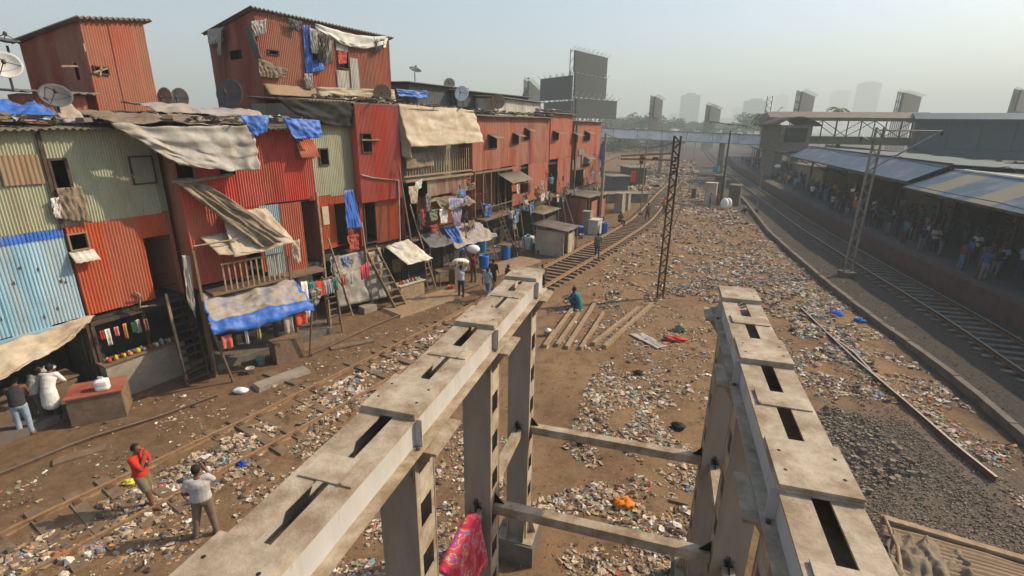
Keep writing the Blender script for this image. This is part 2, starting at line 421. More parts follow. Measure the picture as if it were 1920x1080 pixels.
# the live track in front of the platform
TR = [(15.5, 4.5), (16.6, 9.5), (17.9, 15.3), (19.6, 21.3), (21.7, 30.5), (24.8, 43), (28.7, 56.8), (35.5, 80), (45, 112), (60, 160), (85, 235)]
track('railway_track', 'dark railway track with concrete sleepers alongside the station platform', [(x, y, 0) for x, y in TR], 1.69, (2.6, .24, .2), 'dark_concrete', .66, .07)
# single rails left in the ground
def lone_rail(label, P, z=0.0, h=.14, group=None):
    bb = B(); rail_mb(bb, resample([Vector((p[0], p[1], gz(p[0], p[1])*.6+z)) for p in P], .5), h)
    return tag(bb.obj('rail', RM), label, 'rail', group)
lone_rail('single rail half sunk in the dirt in front of the food stalls', [G(-60, 920), G(0, 893), G(165, 826), G(300, 785), G(437, 733)], -.04)
lone_rail('single rail half sunk in the dirt beside the ladders and washing lines', [G(585, 668), G(700, 614), G(780, 582), G(850, 553), G(905, 533)], -.03)
def plank(name, label, cat, a, b, w_, h, mat, group=None, dz=0.0):
    bb = B(); a = on(a, h/2+dz); b = on(b, h/2+dz); bb.beam(a, b, w_, h)
    return tag(bb.obj(name, M(mat)), label, cat, group)
lone_rail('rusty loose rail lying diagonally across the litter behind the right girder', [G(1500, 585), G(1600, 680), G(1700, 765), G(1790, 842), G(1880, 915)], .03)
lone_rail('thin bent rail piece lying across the long loose rail', [G(1560, 640), G(1600, 668), G(1640, 712), G(1668, 735)], .06, .08)
K = [(32, 75), (26.5, 57), (21.1, 40.7), (19.5, 34.7), (17.6, 27.2), (16.6, 22.7), (16.0, 19.6), (15.6, 17.1), (15.1, 14.8), (14.3, 12.0), (13.2, 7.5)]
bb = B(); KP = resample([Vector((x, y, 0)) for x, y in K], 1.0)
for i, (a, c) in enumerate(zip(KP, KP[1:])):
    bb.beam(a+Vector((0, 0, .10)), c+(c-a)*-.02+Vector((0, 0, .10)), .22, .36+.02*math.sin(i*2.3))
tag(bb.obj('kerb_wall', M('kerb')), 'long low concrete kerb wall between the litter and the live track', 'wall')

# ------------------------------------------------------------------ the new footbridge frame under the camera
O = Vector((.22, 8.08, 0)); U = Vector((-.285, -.9585, 0)).normalized(); Wd = Vector((.9585, -.285, 0)).normalized(); Zv = Vector((0, 0, 1))
FR = Matrix((Wd, -U, Zv)).transposed()
def fp(w_, u_, z): return O+Wd*w_+U*u_+Zv*z
GT = 5.80                                  # top of the girders
def fbox(bb, w0, w1, u0, u1, z0, z1, mi=0):
    bb.box(fp((w0+w1)/2, (u0+u1)/2, (z0+z1)/2), (abs(w1-w0), abs(u1-u0), abs(z1-z0)), FR, mi)
def girder(label, wc, side):
    c = fp(wc, 4, GT); root = thing('steel_girder', label, 'girder', (c.x, c.y, GT-.42), group='steel girders of the unfinished footbridge')
    A, E = -.30, 9.0
    for s in (-1, 1):                      # two channels with a slot between them
        bb = B()
        fbox(bb, wc+s*.06, wc+s*.26, A, E, GT-.018, GT)
        fbox(bb, wc+s*.215, wc+s*.227, A, E, GT-.285, GT-.0185, 1)
        fbox(bb, wc+s*.05, wc+s*.325, A, E, GT-.303, GT-.2852)
        bb.obj('channel', [M('girder'), M('girder_paint')], root)
        # dusty cover on top flange
    for k in range(5):
        u0 = k*2.1
        bb = B(); fbox(bb, wc-.27, wc+.27, u0-.31, u0+.31, GT+.001, GT+.03); fbox(bb, wc-.262, wc+.262, u0-.303, u0+.303, GT+.0305, GT+.058)
        for sw in (-1, 1):
            for su in (-1, 1):
                bb.lathe([(.014, 0), (.014, .0008), (0, .0008)], fp(wc+sw*.19, u0+su*.12, GT+.0582), 10, 1)
        bb.obj('bearing_plate', [M('girder'), M('black')], root)
        for s in (-1, 1):
            bb = B(); fbox(bb, wc+s*.2275, wc+s*.30, u0+.24, u0+.252, GT-.2848, GT-.02)
            bb.obj('stiffener', M('girder_paint'), root)
            bb = B(); bb.lathe([(.02, 0), (.02, .018), (0, .018)], fp(wc+s*.28, u0+.30, GT-.2848), 6)
            bb.obj('bolt', M('rust_brown'), root)
        if k < 4:
            u1 = u0+1.05
            bb = B(); fbox(bb, wc-.2, wc+.235, u1-.14, u1+.14, GT+.001, GT+.014); bb.box(fp(wc+(.15 if side < 0 else -.2), u1, GT+.02), (.02, .28, .012), FR)
            bb.obj('batten_plate', M('girder'), root)
    return root
girder('left steel girder with slotted top and bearing plates, nearest the houses', 0.0, -1)
girder('right steel girder with slotted top and bearing plates, nearest the railway kerb', 3.33, 1)
SCORCH = bpy.data.materials.new('scorch'); SCORCH.use_nodes = True; t = SCORCH.node_tree; q = t.nodes['Principled BSDF']; q.inputs['Base Color'].default_value = (.02, .016, .014, 1); q.inputs['Roughness'].default_value = .95
tc = t.nodes.new('ShaderNodeTexCoord'); vs_ = t.nodes.new('ShaderNodeVectorMath'); vs_.operation = 'SUBTRACT'; vs_.inputs[1].default_value = (.5, .5, .42); t.links.new(tc.outputs['Generated'], vs_.inputs[0])
ml = t.nodes.new('ShaderNodeVectorMath'); ml.operation = 'MULTIPLY'; ml.inputs[1].default_value = (1.5, 1.5, 2.0); t.links.new(vs_.outputs[0], ml.inputs[0])
ln = t.nodes.new('ShaderNodeVectorMath'); ln.operation = 'LENGTH'; t.links.new(ml.outputs[0], ln.inputs[0])
nn_ = t.nodes.new('ShaderNodeTexNoise'); nn_.inputs['Scale'].default_value = 14; t.links.new(tc.outputs['Object'], nn_.inputs[0])
ma = t.nodes.new('ShaderNodeMath'); ma.operation = 'MULTIPLY_ADD'; ma.inputs[1].default_value = .9; t.links.new(nn_.outputs[0], ma.inputs[0]); t.links.new(ln.outputs['Value'], ma.inputs[2])
mr = t.nodes.new('ShaderNodeMapRange'); mr.inputs[1].default_value = 1.05; mr.inputs[2].default_value = .62; t.links.new(ma.outputs[0], mr.inputs[0]); t.links.new(mr.outputs[0], q.inputs['Alpha'])
def column(label, wc, u0, base, side):
    b0 = fp(wc, u0, base)
    nmc = label
    root = thing('steel_column', label, 'column', b0, group='steel box columns carrying the footbridge girders')
    top = GT-.315; hw, hu = .20, .19
    bb = B()
    for s in (-1, 1): fbox(bb, wc-hw, wc+hw, u0+s*hu-.008, u0+s*hu+.008, base+.02, top-.03)
    bb.obj('column_plate', M('column_steel'), root)
    for s in (-1, 1):                      # laced side: battens with dark openings between them
        bb = B()
        ws = wc+s*(hw-.012)
        fbox(bb, ws-.006, ws+.006, u0-hu+.0085, u0-hu+.075, base+.02, top-.03); fbox(bb, ws-.006, ws+.006, u0+hu-.075, u0+hu-.0085, base+.02, top-.03)
        z = base+.02; n = int((top-base)/.62)
        st = (top-.05-base)/n
        for k in range(n+1):
            zc = base+.1+k*st; h = .16 if 0 < k < n else .2
            fbox(bb, ws-.007, ws+.007, u0-hu+.0755, u0+hu-.0755, zc-h, min(zc+h, top-.031))
        bb.obj('batten_side', M('girder'), root)
    bb = B(); fbox(bb, wc-.2, wc+.46 if side < 0 else wc+.24, u0-.28, u0+.28, top-.03, top-.001)
    if side > 0: fbox(bb, wc-.46, wc-.2005, u0-.28, u0+.28, top-.03, top-.001)
    bb.obj('cap_plate', M('girder'), root)
    for s in (-1, 1):                      # triangular brackets under the cap
        bb = B()
        for du in (-.12, .12):
            w0 = wc+s*hw; w1 = wc+s*(hw+.22)
            P = [fp(w0, u0+du-.006, top-.031), fp(w1, u0+du-.006, top-.031), fp(w0, u0+du-.006, top-.36), fp(w0, u0+du+.006, top-.031), fp(w1, u0+du+.006, top-.031), fp(w0, u0+du+.006, top-.36)]
            bb.add(P, [(0, 1, 2), (5, 4, 3), (0, 3, 4, 1), (1, 4, 5, 2), (2, 5, 3, 0)])
        bb.obj('bracket', M('girder'), root)
    bb = B(); fbox(bb, wc-.36, wc+.36, u0-.34, u0+.34, base, base+.02)
    for s in (-1, 1):
        for w0 in (-.17, .17):
            P = [fp(wc+w0-.006, u0+s*(hu+.009), base+.021), fp(wc+w0-.006, u0+s*(hu+.14), base+.021), fp(wc+w0-.006, u0+s*(hu+.009), base+.42)]
            Q = [p+Wd*.012 for p in P]
            bb.add(P+Q, [(0, 1, 2), (5, 4, 3), (0, 3, 4, 1), (1, 4, 5, 2), (2, 5, 3, 0)])
        P = [fp(wc+s*(hw+.001), u0-.006, base+.021), fp(wc+s*(hw+.15), u0-.006, base+.021), fp(wc+s*(hw+.001), u0-.006, base+.5)]
        Q = [p-U*.012 for p in P]
        bb.add(P+Q, [(0, 1, 2), (5, 4, 3), (0, 3, 4, 1), (1, 4, 5, 2), (2, 5, 3, 0)])
    bb.obj('base_plate', M('girder'), root)
    for s in ((side*-1, 0), (0, 1), (0, -1)):             # burnt weld marks where beams join
        bb = B(); zz = 2.98; r_ = .17
        ring = []
        for i in range(12):
            t = 2*math.pi*i/12
            if s[0]: ring.append(fp(wc+s[0]*(hw+.003), u0+r_*.9*math.cos(t), zz+r_*1.6*math.sin(t)))
            else: ring.append(fp(wc+r_*math.cos(t), u0+s[1]*(hu+.0105), zz+r_*1.6*math.sin(t)))
        bb.add(ring, [tuple(range(12))]); bb.obj('weld_scorch', SCORCH, root)
    p = fp(wc, u0, 0); bb = B(); bb.box(Vector((p.x, p.y, (base-.4)/2)), (.78, .78, base+.4), FR)
    tag(bb.obj('concrete_pedestal', M('dark_concrete')), label.replace('steel box column under', 'concrete footing of the column under'), 'pedestal', 'column footings')
    return root
for k, nm in enumerate(('farthest from the camera', 'in the middle of the row', 'close to the camera', 'behind the camera line')):
    if k < 4:
        column('steel box column under the left girder, '+nm, 0.0-.02, k*2.1, .45, -1)
        column('steel box column under the right girder, '+nm, 3.33+.02, k*2.1, .45, 1)
def tie(label, w0, u0, w1, u1, z=2.82):
    bb = B(); a = fp(w0, u0, z); b_ = fp(w1, u1, z); bb.beam(a, b_, .15, .15)
    root = thing('tie_beam', label, 'beam', (a+b_)/2, group='tie beams between the steel columns')
    bb.obj('beam', M('girder'), root)
    d = (b_-a).normalized(); s = Vector((-d.y, d.x, 0))
    for p, dd in ((a, d), (b_, -d)):
        for zz, sg in ((z+.076, 1),):
            P = [p+s*.006+Zv*(zz-z), p+s*.006+dd*.14+Zv*(zz-z), p+s*.006+Zv*(zz-z+.16*sg)]
            Q = [q-s*.012 for q in P]
            b2 = B(); b2.add(P+Q, [(0, 1, 2), (5, 4, 3), (0, 3, 4, 1), (1, 4, 5, 2), (2, 5, 3, 0)]); b2.obj('gusset', M('burn'), root)
    return root
for k, nm in enumerate(('farther', 'nearer', 'nearest')):
    tie('grey steel tie beam crossing between left and right columns, the %s one' % nm, .181, k*2.1, 3.149, k*2.1, 2.86)
for wc, sd in ((-.02, 'left'), (3.35, 'right')):
    for k, nm in enumerate(('far pair', 'near pair')):
        tie('short steel tie beam along the %s row linking the %s of columns' % (sd, nm), wc, k*2.1+.2, wc, k*2.1+1.9, 2.86)
# pink patterned cloth over the left row's near tie beam
m = bpy.data.materials.new('pink_print'); m.use_nodes = True; t = m.node_tree; bs = t.nodes['Principled BSDF']; bs.inputs['Roughness'].default_value = .8
tc = t.nodes.new('ShaderNodeTexCoord'); vo = t.nodes.new('ShaderNodeTexVoronoi'); vo.inputs['Scale'].default_value = 9; t.links.new(tc.outputs['Object'], vo.inputs[0])
wv = t.nodes.new('ShaderNodeTexNoise'); wv.inputs['Scale'].default_value = 6; t.links.new(tc.outputs['Object'], wv.inputs[0])
cr = t.nodes.new('ShaderNodeValToRGB'); cr.color_ramp.interpolation = 'CONSTANT'
E_ = cr.color_ramp.elements; E_[0].color = (.44, .02, .05, 1); E_[1].position = .45; E_[1].color = (.56, .07, .10, 1)
for p_, c_ in ((.55, (.70, .38, .03, 1)), (.575, (.05, .2, .5, 1)), (.60, (.66, .04, .16, 1)), (.68, (.8, .55, .6, 1)), (.70, (.62, .03, .13, 1))):
    e = E_.new(p_); e.color = c_
t.links.new(wv.outputs[0], cr.inputs[0]); t.links.new(cr.outputs[0], bs.inputs['Base Color']); MAT['pink_print'] = m
bb = B()
def pc(u, v):
    uu = 2.42+u*1.05; s_ = (v-.5)*2
    wz = 2.955-(abs(s_)**1.5)*.95 if abs(s_) > .12 else 2.955
    ww = -.02+max(-.1, min(.1, s_*1.0))*1.0+s_*.05+.035*math.sin(u*17+s_*2)*abs(s_)
    return fp(ww, uu+.05*math.sin(s_*5), wz)
bb.grid(pc, 40, 40); tag(bb.obj('draped_cloth', m, thick=.004), 'pink patterned cloth draped over the tie beam beside the left columns', 'cloth')

# ------------------------------------------------------------------ lattice poles, wires, signal
def lattice(bb, a, b_, w_, d_, mi=0, bays=14):
    a = Vector(a); b_ = Vector(b_); ax = (b_-a).normalized()
    x = Vector((1, 0, 0)); x = (x-ax*x.dot(ax)).normalized(); y = ax.cross(x)
    for s in (-1, 1): bb.beam(a+x*s*w_/2, b_+x*s*w_/2, .045, d_, mi, up=tuple(y))
    L = (b_-a).length; st = L/bays
    for k in range(bays):
        p = a+ax*(k*st); q = a+ax*((k+1)*st); s = 1 if k % 2 else -1
        for yy in (-d_/2+.01, d_/2-.01):
            bb.beam(p+x*s*w_/2+y*yy, q-x*s*w_/2+y*yy, .035, .012, mi, up=tuple(y))
p = G(1237, 559); base = on(p)
root = thing('catenary_mast', 'tall rusty lattice mast standing in the middle of the dirt, insulator arm near its top', 'mast', base)
ht = VZ(254, p)
bb = B(); lattice(bb, base, base+Vector((.0, 0, ht)), .3, .16, 0, 26); bb.obj('lattice_post', M('rust_brown'), root)
bb = B()
zarm = VZ(300, p); tip = Vector((p.x-2.1, p.y+2.0, zarm-.1)); st_ = Vector((p.x-.15, p.y, zarm))
for dz in (.3, 0.0): bb.tube([st_+Vector((0, 0, dz)), tip+Vector((0, 0, dz*.5))], .055, 6)
bb.obj('arm', M('pale_wood'), root)
for f in (.25, .5):
    bb = B(); q = st_.lerp(tip, f)
    for j in range(5): bb.lathe([(.02, 0), (.09, .02), (.02, .04)], q+(tip-st_).normalized()*(j*.06)+Vector((0, 0, .05)), 8, 0, (tip-st_).to_track_quat('Z', 'Y').to_matrix())
    bb.obj('insulator', M('rust_brown'), root)
bb = B()
for j in range(5): bb.lathe([(.03, 0), (.16, .03), (.03, .08)], base+Vector((0, 0, zarm-.55+j*.16)), 8)
bb.obj('insulator', M('dark_metal'), root)
bb = B(); bb.tube([base+Vector((.18+.35*math.sin(t/10*math.pi), 0, zarm-.6-t*.27)) for t in range(11)], .02, 6); bb.obj('cable', M('concrete'), root)
def mast(label, foot, toprow, r=.09, lat=False, arm=None, mat='grey_metal', w_=.28, group=None):
    p = G(*foot); h = VZ(toprow, p); p = on(p) if p.y < 60 else p
    root = thing('catenary_mast', label, 'mast', p, group=group)
    bb = B()
    if lat: lattice(bb, p, p+Vector((0, 0, h)), w_, .16, 0, int(h/.5))
    else: bb.tube([p, p+Vector((0, 0, h))], [r, r*.7], 8)
    bb.obj('lattice_post' if lat else 'post', M(mat), root)
    bb = B(); bb.box(p+Vector((0, 0, .15)), (r*5, r*5, .35)); bb.obj('footing', M('dark_concrete'), root)
    for (dx, dy, z0, z1) in (arm or []):
        bb = B(); bb.tube([p+Vector((0, 0, z0)), p+Vector((dx, dy, z1))], .045, 6); bb.obj('arm', M(mat), root)
        bb = B(); q = p+Vector((dx, dy, z1))
        for j in range(4): bb.lathe([(.02, 0), (.08, .02), (.02, .05)], q+Vector((0, 0, -.24+j*.06)), 8)
        bb.obj('insulator', M('dark_metal'), root)
    return root, p, h
_, pA, hA = mast('slim tan post standing at the far end of the red houses', (1125, 412), 250, .14, mat='pale_wood', arm=[(1.4, .6, 7.6, 7.2), (1.4, .6, 5.2, 5.7)])
_, pB, hB = mast('dark catenary post with a cross arm on top, beside the two figures with sacks', (1350, 385), 246, .13, mat='dark_metal', arm=[(-2.3, 0, 8.6, 8.9), (1.6, 0, 8.6, 8.5)])
_, pC, hC = mast('tall lattice catenary mast between the kerb wall and the live track', (1587, 518), 238, .14, True, w_=.42, arm=[(3.4, 0, 6.2, 8.3), (3.4, 0, 8.25, 8.25), (-.9, 0, 7.5, 7.9)])
_, pD, hD = mast('distant lattice mast rising above the white footbridge', (1420, 330), 180, .15, True, w_=.9, mat='dark_metal', arm=[(2.5, 0, 9.5, 12)])
for i, (fx, fy, tr) in enumerate(((1417, 398, 320), (1200, 405, 262), (1300, 300, 238), (1258, 300, 246), (1530, 300, 250))):
    mast(['short thin post by the live track left of the platform wall', 'thin post between the curved track and the bushes', 'faint post under the white footbridge above the live track', 'faint post where the bushes end', 'thin post behind the first platform roof'][i], (fx, fy), tr, .07 if i < 2 else .12)
# signal
p = G(1196, 372); h = VZ(300, p)
root = thing('railway_signal', 'small railway signal showing a red light beside the curved track', 'signal', p)
bb = B(); bb.tube([p, p+Vector((0, 0, h))], .06, 8); bb.obj('post', M('dark_metal'), root)
bb = B(); bb.box(p+Vector((0, -.1, h+.1)), (.42, .25, 1.1)); bb.obj('lamp_head', M('black'), root)
red = bpy.data.materials.new('red_lamp'); red.use_nodes = True; q = red.node_tree.nodes['Principled BSDF']; q.inputs['Base Color'].default_value = (.8, .05, .02, 1); q.inputs['Emission Color'].default_value = (1, .1, .05, 1); q.inputs['Emission Strength'].default_value = 1.2
bb = B(); bb.lathe([(.12, 0), (.1, .04), (0, .05)], p+Vector((0, -.23, h+.05)), 12, 0, Matrix.Rotation(R(90), 3, 'X')); bb.obj('lamp', red, root)
def wire(label, pts, r=.012, sag=.25):
    bb = B(); P = []
    for a, b_ in zip(pts, pts[1:]):
        a = Vector(a); b_ = Vector(b_)
        for k in range(10):
            t = k/10; q = a.lerp(b_, t); q.z -= sag*4*t*(1-t); P.append(q)
    P.append(Vector(pts[-1])); bb.tube(P, r, 4)
    return tag(bb.obj('wire', M('dark_metal')), label, 'wire', 'overhead wires')

# ------------------------------------------------------------------ platform and station
PE = [(18.6, 6), (20.4, 13), (22.2, 20.5), (24.0, 28.5), (26.4, 38), (29.6, 49.6), (32.6, 60.2), (45.6, 105), (62, 150)]
def off_line(P, d):
    out = []
    for i, p in enumerate(P):
        a = Vector(P[max(i-1, 0)]); b_ = Vector(P[min(i+1, len(P)-1)]); t = (b_-a).normalized(); out.append((p[0]+t.y*d, p[1]-t.x*d))
    return out
PO = off_line(PE, 16); PI = off_line(PE, .55)
def strip(bb, A, Bq, z, mi=0):
    n = len(A); bb.add([(a[0], a[1], z) for a in A]+[(b_[0], b_[1], z) for b_ in Bq], [(i, n+i, n+i+1, i+1) for i in range(n-1)], mi)
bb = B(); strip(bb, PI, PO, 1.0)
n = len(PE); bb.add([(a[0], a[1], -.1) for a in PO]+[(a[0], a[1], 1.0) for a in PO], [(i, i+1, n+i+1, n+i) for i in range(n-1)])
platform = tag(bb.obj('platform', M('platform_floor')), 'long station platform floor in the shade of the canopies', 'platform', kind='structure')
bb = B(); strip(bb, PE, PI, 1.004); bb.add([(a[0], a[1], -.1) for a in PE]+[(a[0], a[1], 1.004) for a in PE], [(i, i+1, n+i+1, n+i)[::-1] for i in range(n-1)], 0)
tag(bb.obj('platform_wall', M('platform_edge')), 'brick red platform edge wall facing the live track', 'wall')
def line_at(P, y):
    for a, b_ in zip(P, P[1:]):
        if a[1] <= y <= b_[1] or b_ is P[-1]:
            t = (y-a[1])/(b_[1]-a[1]); return Vector((a[0]+(b_[0]-a[0])*t, y, 0)), (Vector(b_)-Vector(a)).normalized()
    return Vector((P[0][0], y, 0)), Vector((0, 1))
# near striped canopy and far blue canopy: butterfly roofs on steel posts
def canopy(name, label, y0, y1, inset, ze, zr, wd, mats, stripe=0, fascia=0.0):
    root_p, _ = line_at(PE, (y0+y1)/2)
    root = thing(name, label, 'platform roof', (root_p.x+8, root_p.y, 1.0), group='platform canopies')
    N_ = max(2, int((y1-y0)/1.0)); A = []
    for k in range(N_+1):
        y = y0+(y1-y0)*k/N_; p, t = line_at(PE, y); r = Vector((t.y, -t.x, 0)); A.append((p, r))
    w1 = wd[0]; w2 = wd[1]
    for nm, o0, z0, o1, z1, stripes in (('front_slope', inset, ze, inset+w1, zr, stripe), ('rear_slope', inset+w1+.02, zr+.02, inset+w2, zr-.5 if w2 > 6 else ze, 1 if stripe else 0)):
        bb = B()
        for k in range(N_):
            (p, r), (q, s) = A[k], A[k+1]
            mi = (1 if (k % 5) in (1, 2) else 0) if stripes else 0
            bb.add([p+r*o0+Zv*z0, q+s*o0+Zv*z0, q+s*o1+Zv*z1, p+r*o1+Zv*z1], [(0, 3, 2, 1)], mi)
        bb.obj(nm, mats[0] if nm == 'front_slope' else mats[1], root, .05)
    bb = B()
    for k in range(N_):
        (p, r), (q, s) = A[k], A[k+1]
        bb.beam(p+r*(inset+w1)+Zv*(zr+.06), q+s*(inset+w1)+Zv*(zr+.06), .16, .1)
    bb.obj('ridge_flashing', M('white_paint' if stripe else 'dark_metal'), root)
    bb = B()
    for k in range(N_):
        (p, r), (q, s) = A[k], A[k+1]; bb.beam(p+r*(inset+.02)+Zv*(ze-.02), q+s*(inset+.02)+Zv*(ze-.02), .08, .14)
    bb.obj('gutter', M('dark_metal'), root)
    for k in range(0, N_+1, 6):
        p, r = A[k]
        for o_ in (inset+w1, inset+w2-1.2):
            bb = B(); bb.box(p+r*o_+Zv*(1+(zr-1.2)/2), (.16, .16, zr-1.2)); bb.obj('post', M('dark_metal'), root)
        bb = B(); bb.beam(p+r*inset+Zv*(ze-.05), p+r*(inset+w2)+Zv*(zr-.3), .08, .14); bb.beam(p+r*(inset+w1)+Zv*(ze-1.2), p+r*(inset+.5)+Zv*(ze-.1), .06, .08)
        bb.obj('rafter', M('dark_metal'), root)
canopy('platform_canopy', 'near platform canopy with blue and cream stripes', 10, 35, 1.0, 4.55, 5.8, (2.8, 13), ([M('canopy_blue'), M('canopy_cream')], [M('canopy_grey'), M('canopy_cream')]), 1)
canopy('platform_canopy', 'farther platform canopy with plain slate blue front slope', 35.2, 68, 1.2, 4.9, 6.1, (2.4, 14), ([M('canopy_blue')], [M('canopy_grey')]))
canopy('platform_canopy', 'distant low dark canopy beyond the white footbridge', 84, 148, 3.5, 4.4, 5.0, (2.4, 12), ([M('canopy_navy')], [M('canopy_navy')]))
# kiosks and back buildings on the platform
def wallbox(name, label, cat, c, size, rz, wmat, roofmat=None, roofh=.25, ov=.4, win=0, winmat='black', group=None):
    c = Vector(c); rm = Matrix.Rotation(rz, 3, 'Z')
    root = thing(name, label, cat, c, group=group)
    bb = B(); bb.box(c+Zv*size[2]/2, size, rm); bb.obj('wall', M(wmat), root)
    if roofmat: bb = B(); bb.box(c+Zv*(size[2]+roofh/2+.003), (size[0]+ov, size[1]+ov, roofh), rm); bb.obj('roof', M(roofmat), root)
    if win:
        for i in range(win):
            for sy in (-1,):
                x = (i+.5)/win*size[0]-size[0]/2
                q = c+rm @ Vector((x, sy*(size[1]/2+.01), size[2]*.55))
                bb = B(); bb.box(q, (size[0]/win*.55, .04, size[2]*.4), rm); bb.obj('window', M(winmat), root)
    return root
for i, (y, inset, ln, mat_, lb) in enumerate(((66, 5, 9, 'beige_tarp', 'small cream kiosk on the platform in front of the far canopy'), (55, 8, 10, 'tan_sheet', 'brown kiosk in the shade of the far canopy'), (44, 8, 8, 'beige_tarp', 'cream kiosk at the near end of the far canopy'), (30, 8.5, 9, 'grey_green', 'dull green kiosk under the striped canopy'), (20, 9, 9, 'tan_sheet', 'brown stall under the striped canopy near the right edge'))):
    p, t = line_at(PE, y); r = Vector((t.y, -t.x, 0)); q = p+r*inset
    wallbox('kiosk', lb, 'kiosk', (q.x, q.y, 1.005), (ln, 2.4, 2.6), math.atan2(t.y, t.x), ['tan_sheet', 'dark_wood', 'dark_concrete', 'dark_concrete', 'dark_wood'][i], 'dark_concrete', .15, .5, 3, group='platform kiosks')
p, t = line_at(PE, 74); q = p+Vector((t.y, -t.x, 0))*7
wallbox('kiosk', 'low kiosk with ragged straw coloured roof at the open stretch of platform', 'kiosk', (q.x, q.y, 1.005), (12, 5, 2.2), math.atan2(t.y, t.x), 'concrete', 'old_cloth', .35, .8, 4, group='platform kiosks')
bb = B(); PB = off_line(PE, 15.2); n = len(PB)  # rear wall added to stop light coming in behind the platform
for a_, c_ in zip(PB[1:7], PB[2:8]): bb.beam(Vector((*a_, 3.3)), Vector((*c_, 3.3)), .3, 4.6)
tag(bb.obj('shade_wall', M('dark_concrete')), 'long dark rear wall added to keep light off the platform under the canopies', 'wall')
# white footbridge over the tracks
a = AT(1128, 249, 96); b_ = AT(1512, 266, 88)
root = thing('footbridge', 'long white plate girder footbridge spanning the tracks in the distance', 'footbridge', (a+b_)/2)
bb = B(); bb.beam(a, b_, .5, 1.65); bb.obj('side_girder', M('white_paint'), root)
d = (b_-a).normalized(); s = Vector((-d.y, d.x, 0))
bb = B(); bb.beam(a+s*3, b_+s*3, .5, 1.65); bb.obj('side_girder', M('white_paint'), root)
bb = B(); bb.beam(a+s*1.5-Zv*.6, b_+s*1.5-Zv*.6, 2.4, .25); bb.obj('deck', M('dark_concrete'), root)
bb = B()
for z in (.86, -.86): bb.beam(a-s*.1+Zv*z, b_-s*.1+Zv*z, .8, .1)
for k in range(8):
    q = a.lerp(b_, (k+.5)/8)-s*.28; bb.beam(q-Zv*.8, q+Zv*.8, .06, .06)
bb.obj('flange', M('grey_metal'), root)
for f in (.32, .62, .97):
    for zz in (0, 3):
        q = a.lerp(b_, f)+s*zz; bb = B(); bb.beam(Vector((q.x, q.y, 0)), q-Zv*.9, .5, .5); bb.obj('pier', M('concrete'), root)
# station concourse bridge with vaulted stair roof, truss sides
def span(a, b_, zc0, label, roofmat, wallmat, truss=True, h=2.3, dep=6, zc1=None, name='station_footbridge', rows=True):
    root = thing(name, label, 'station building', (a+b_)/2)
    d = (b_-a); d.z = 0; d.normalize(); s = Vector((-d.y, d.x, 0)); rm = Matrix((d, s, Zv)).transposed(); L = (b_-a).length; c = (a+b_)/2+s*dep/2
    bb = B(); bb.box(c+Zv*.2, (L+1.5, dep+1.4, .35), rm); 
    bb.add([c+rm @ Vector((x, y, z)) for x, y, z in ((-L/2-.7, -dep/2-.9, .38), (L/2+.7, -dep/2-.9, .38), (L/2+.7, 0, 1.3), (-L/2-.7, 0, 1.3), (-L/2-.7, dep/2+.9, .38), (L/2+.7, dep/2+.9, .38))], [(0, 1, 2, 3), (3, 2, 5, 4), (0, 3, 4), (1, 5, 2)])
    bb.obj('roof', M(roofmat), root)
    bb = B(); bb.box(c-Zv*(h+.6), (L, dep, 1.1), rm)
    if not truss: bb.box(c-Zv*(h/2-.02), (L-.2, dep-.2, h), rm)
    bb.obj('wall', M(wallmat), root)
    n = max(4, int(L/3.2))
    for k in range(n+1):
        for sy in (-1, 1):
            bb = B()
            p0 = c+rm @ Vector((-L/2+k*L/n, sy*(dep/2+.02), 0)); bb.beam(p0-Zv*h, p0, .12, .12)
            if k < n and truss:
                p1 = c+rm @ Vector((-L/2+(k+1)*L/n, sy*(dep/2+.02), 0)); q = p0-Zv*h*(k % 2); w_ = p1-Zv*h*((k+1) % 2); bb.beam(q, w_, .09, .09)
            bb.obj('truss_bay', M('dark_metal'), root)
    for k in range(0, n+1, 3):
        p0 = c+rm @ Vector((-L/2+k*L/n, 0, -h-1.1)); bb = B(); bb.beam(Vector((p0.x, p0.y, 1.0)), p0, .45, .45); bb.obj('pier', M('dark_concrete'), root)
    return root
span(AT(1450, 226, 78), AT(1745, 226, 72), 0, 'long covered footbridge with truss sides and a pale roof over the platforms', 'asbestos', 'dark_concrete')
span(AT(1725, 232, 70), AT(2300, 228, 56), 0, 'dark blue station hall bridge with a low pitched navy roof at the right edge', 'canopy_navy', 'canopy_navy', False, 3.6, 9)
c = AT(1474, 240, 76); c.z = 0
root = thing('station_stair_tower', 'station stair tower with a dark vaulted roof at the left end of the covered footbridge', 'station building', c)
bb = B(); bb.box(c+Vector((0, 0, 7.0)), (4.4, 6, 3.6)); bb.box(c+Vector((-1.5, 0, 3.2)), (1.2, 4, 3.6)); bb.obj('wall', M('dark_concrete'), root)
bb = B()
bb.grid(lambda u, v: c+Vector((-3.4+6.8*u, -3.6+7.2*v, 8.75+1.2*math.sin(math.pi*u))), 16, 2); bb.obj('vaulted_roof', M('dark_wood'), root, .12)
bb = B(); bb.box(c+Vector((0, -3.05, 7.4)), (3.2, .1, 2.0)); bb.obj('opening', M('black'), root)
for j, (o_, z_) in enumerate(((.85, 6.6), (.85, 5.4))):
    P_w = []
    for (x, y) in TR[2:9]: P_w.append((x+o_, y, z_+(.25 if j == 0 else 0)))
    bb_ = P_w; wire_pts = P_w
    wire(['catenary wire above the live track', 'contact wire above the live track'][j], wire_pts, .018, .35 if j == 0 else .05)
wire('feeder wire from the tall lattice catenary mast to the far masts', [pC+Vector((-.9, 0, 7.9)), pB+Vector((1.6, 0, 8.5)), Vector((40, 110, 8.5))], .018, .5)
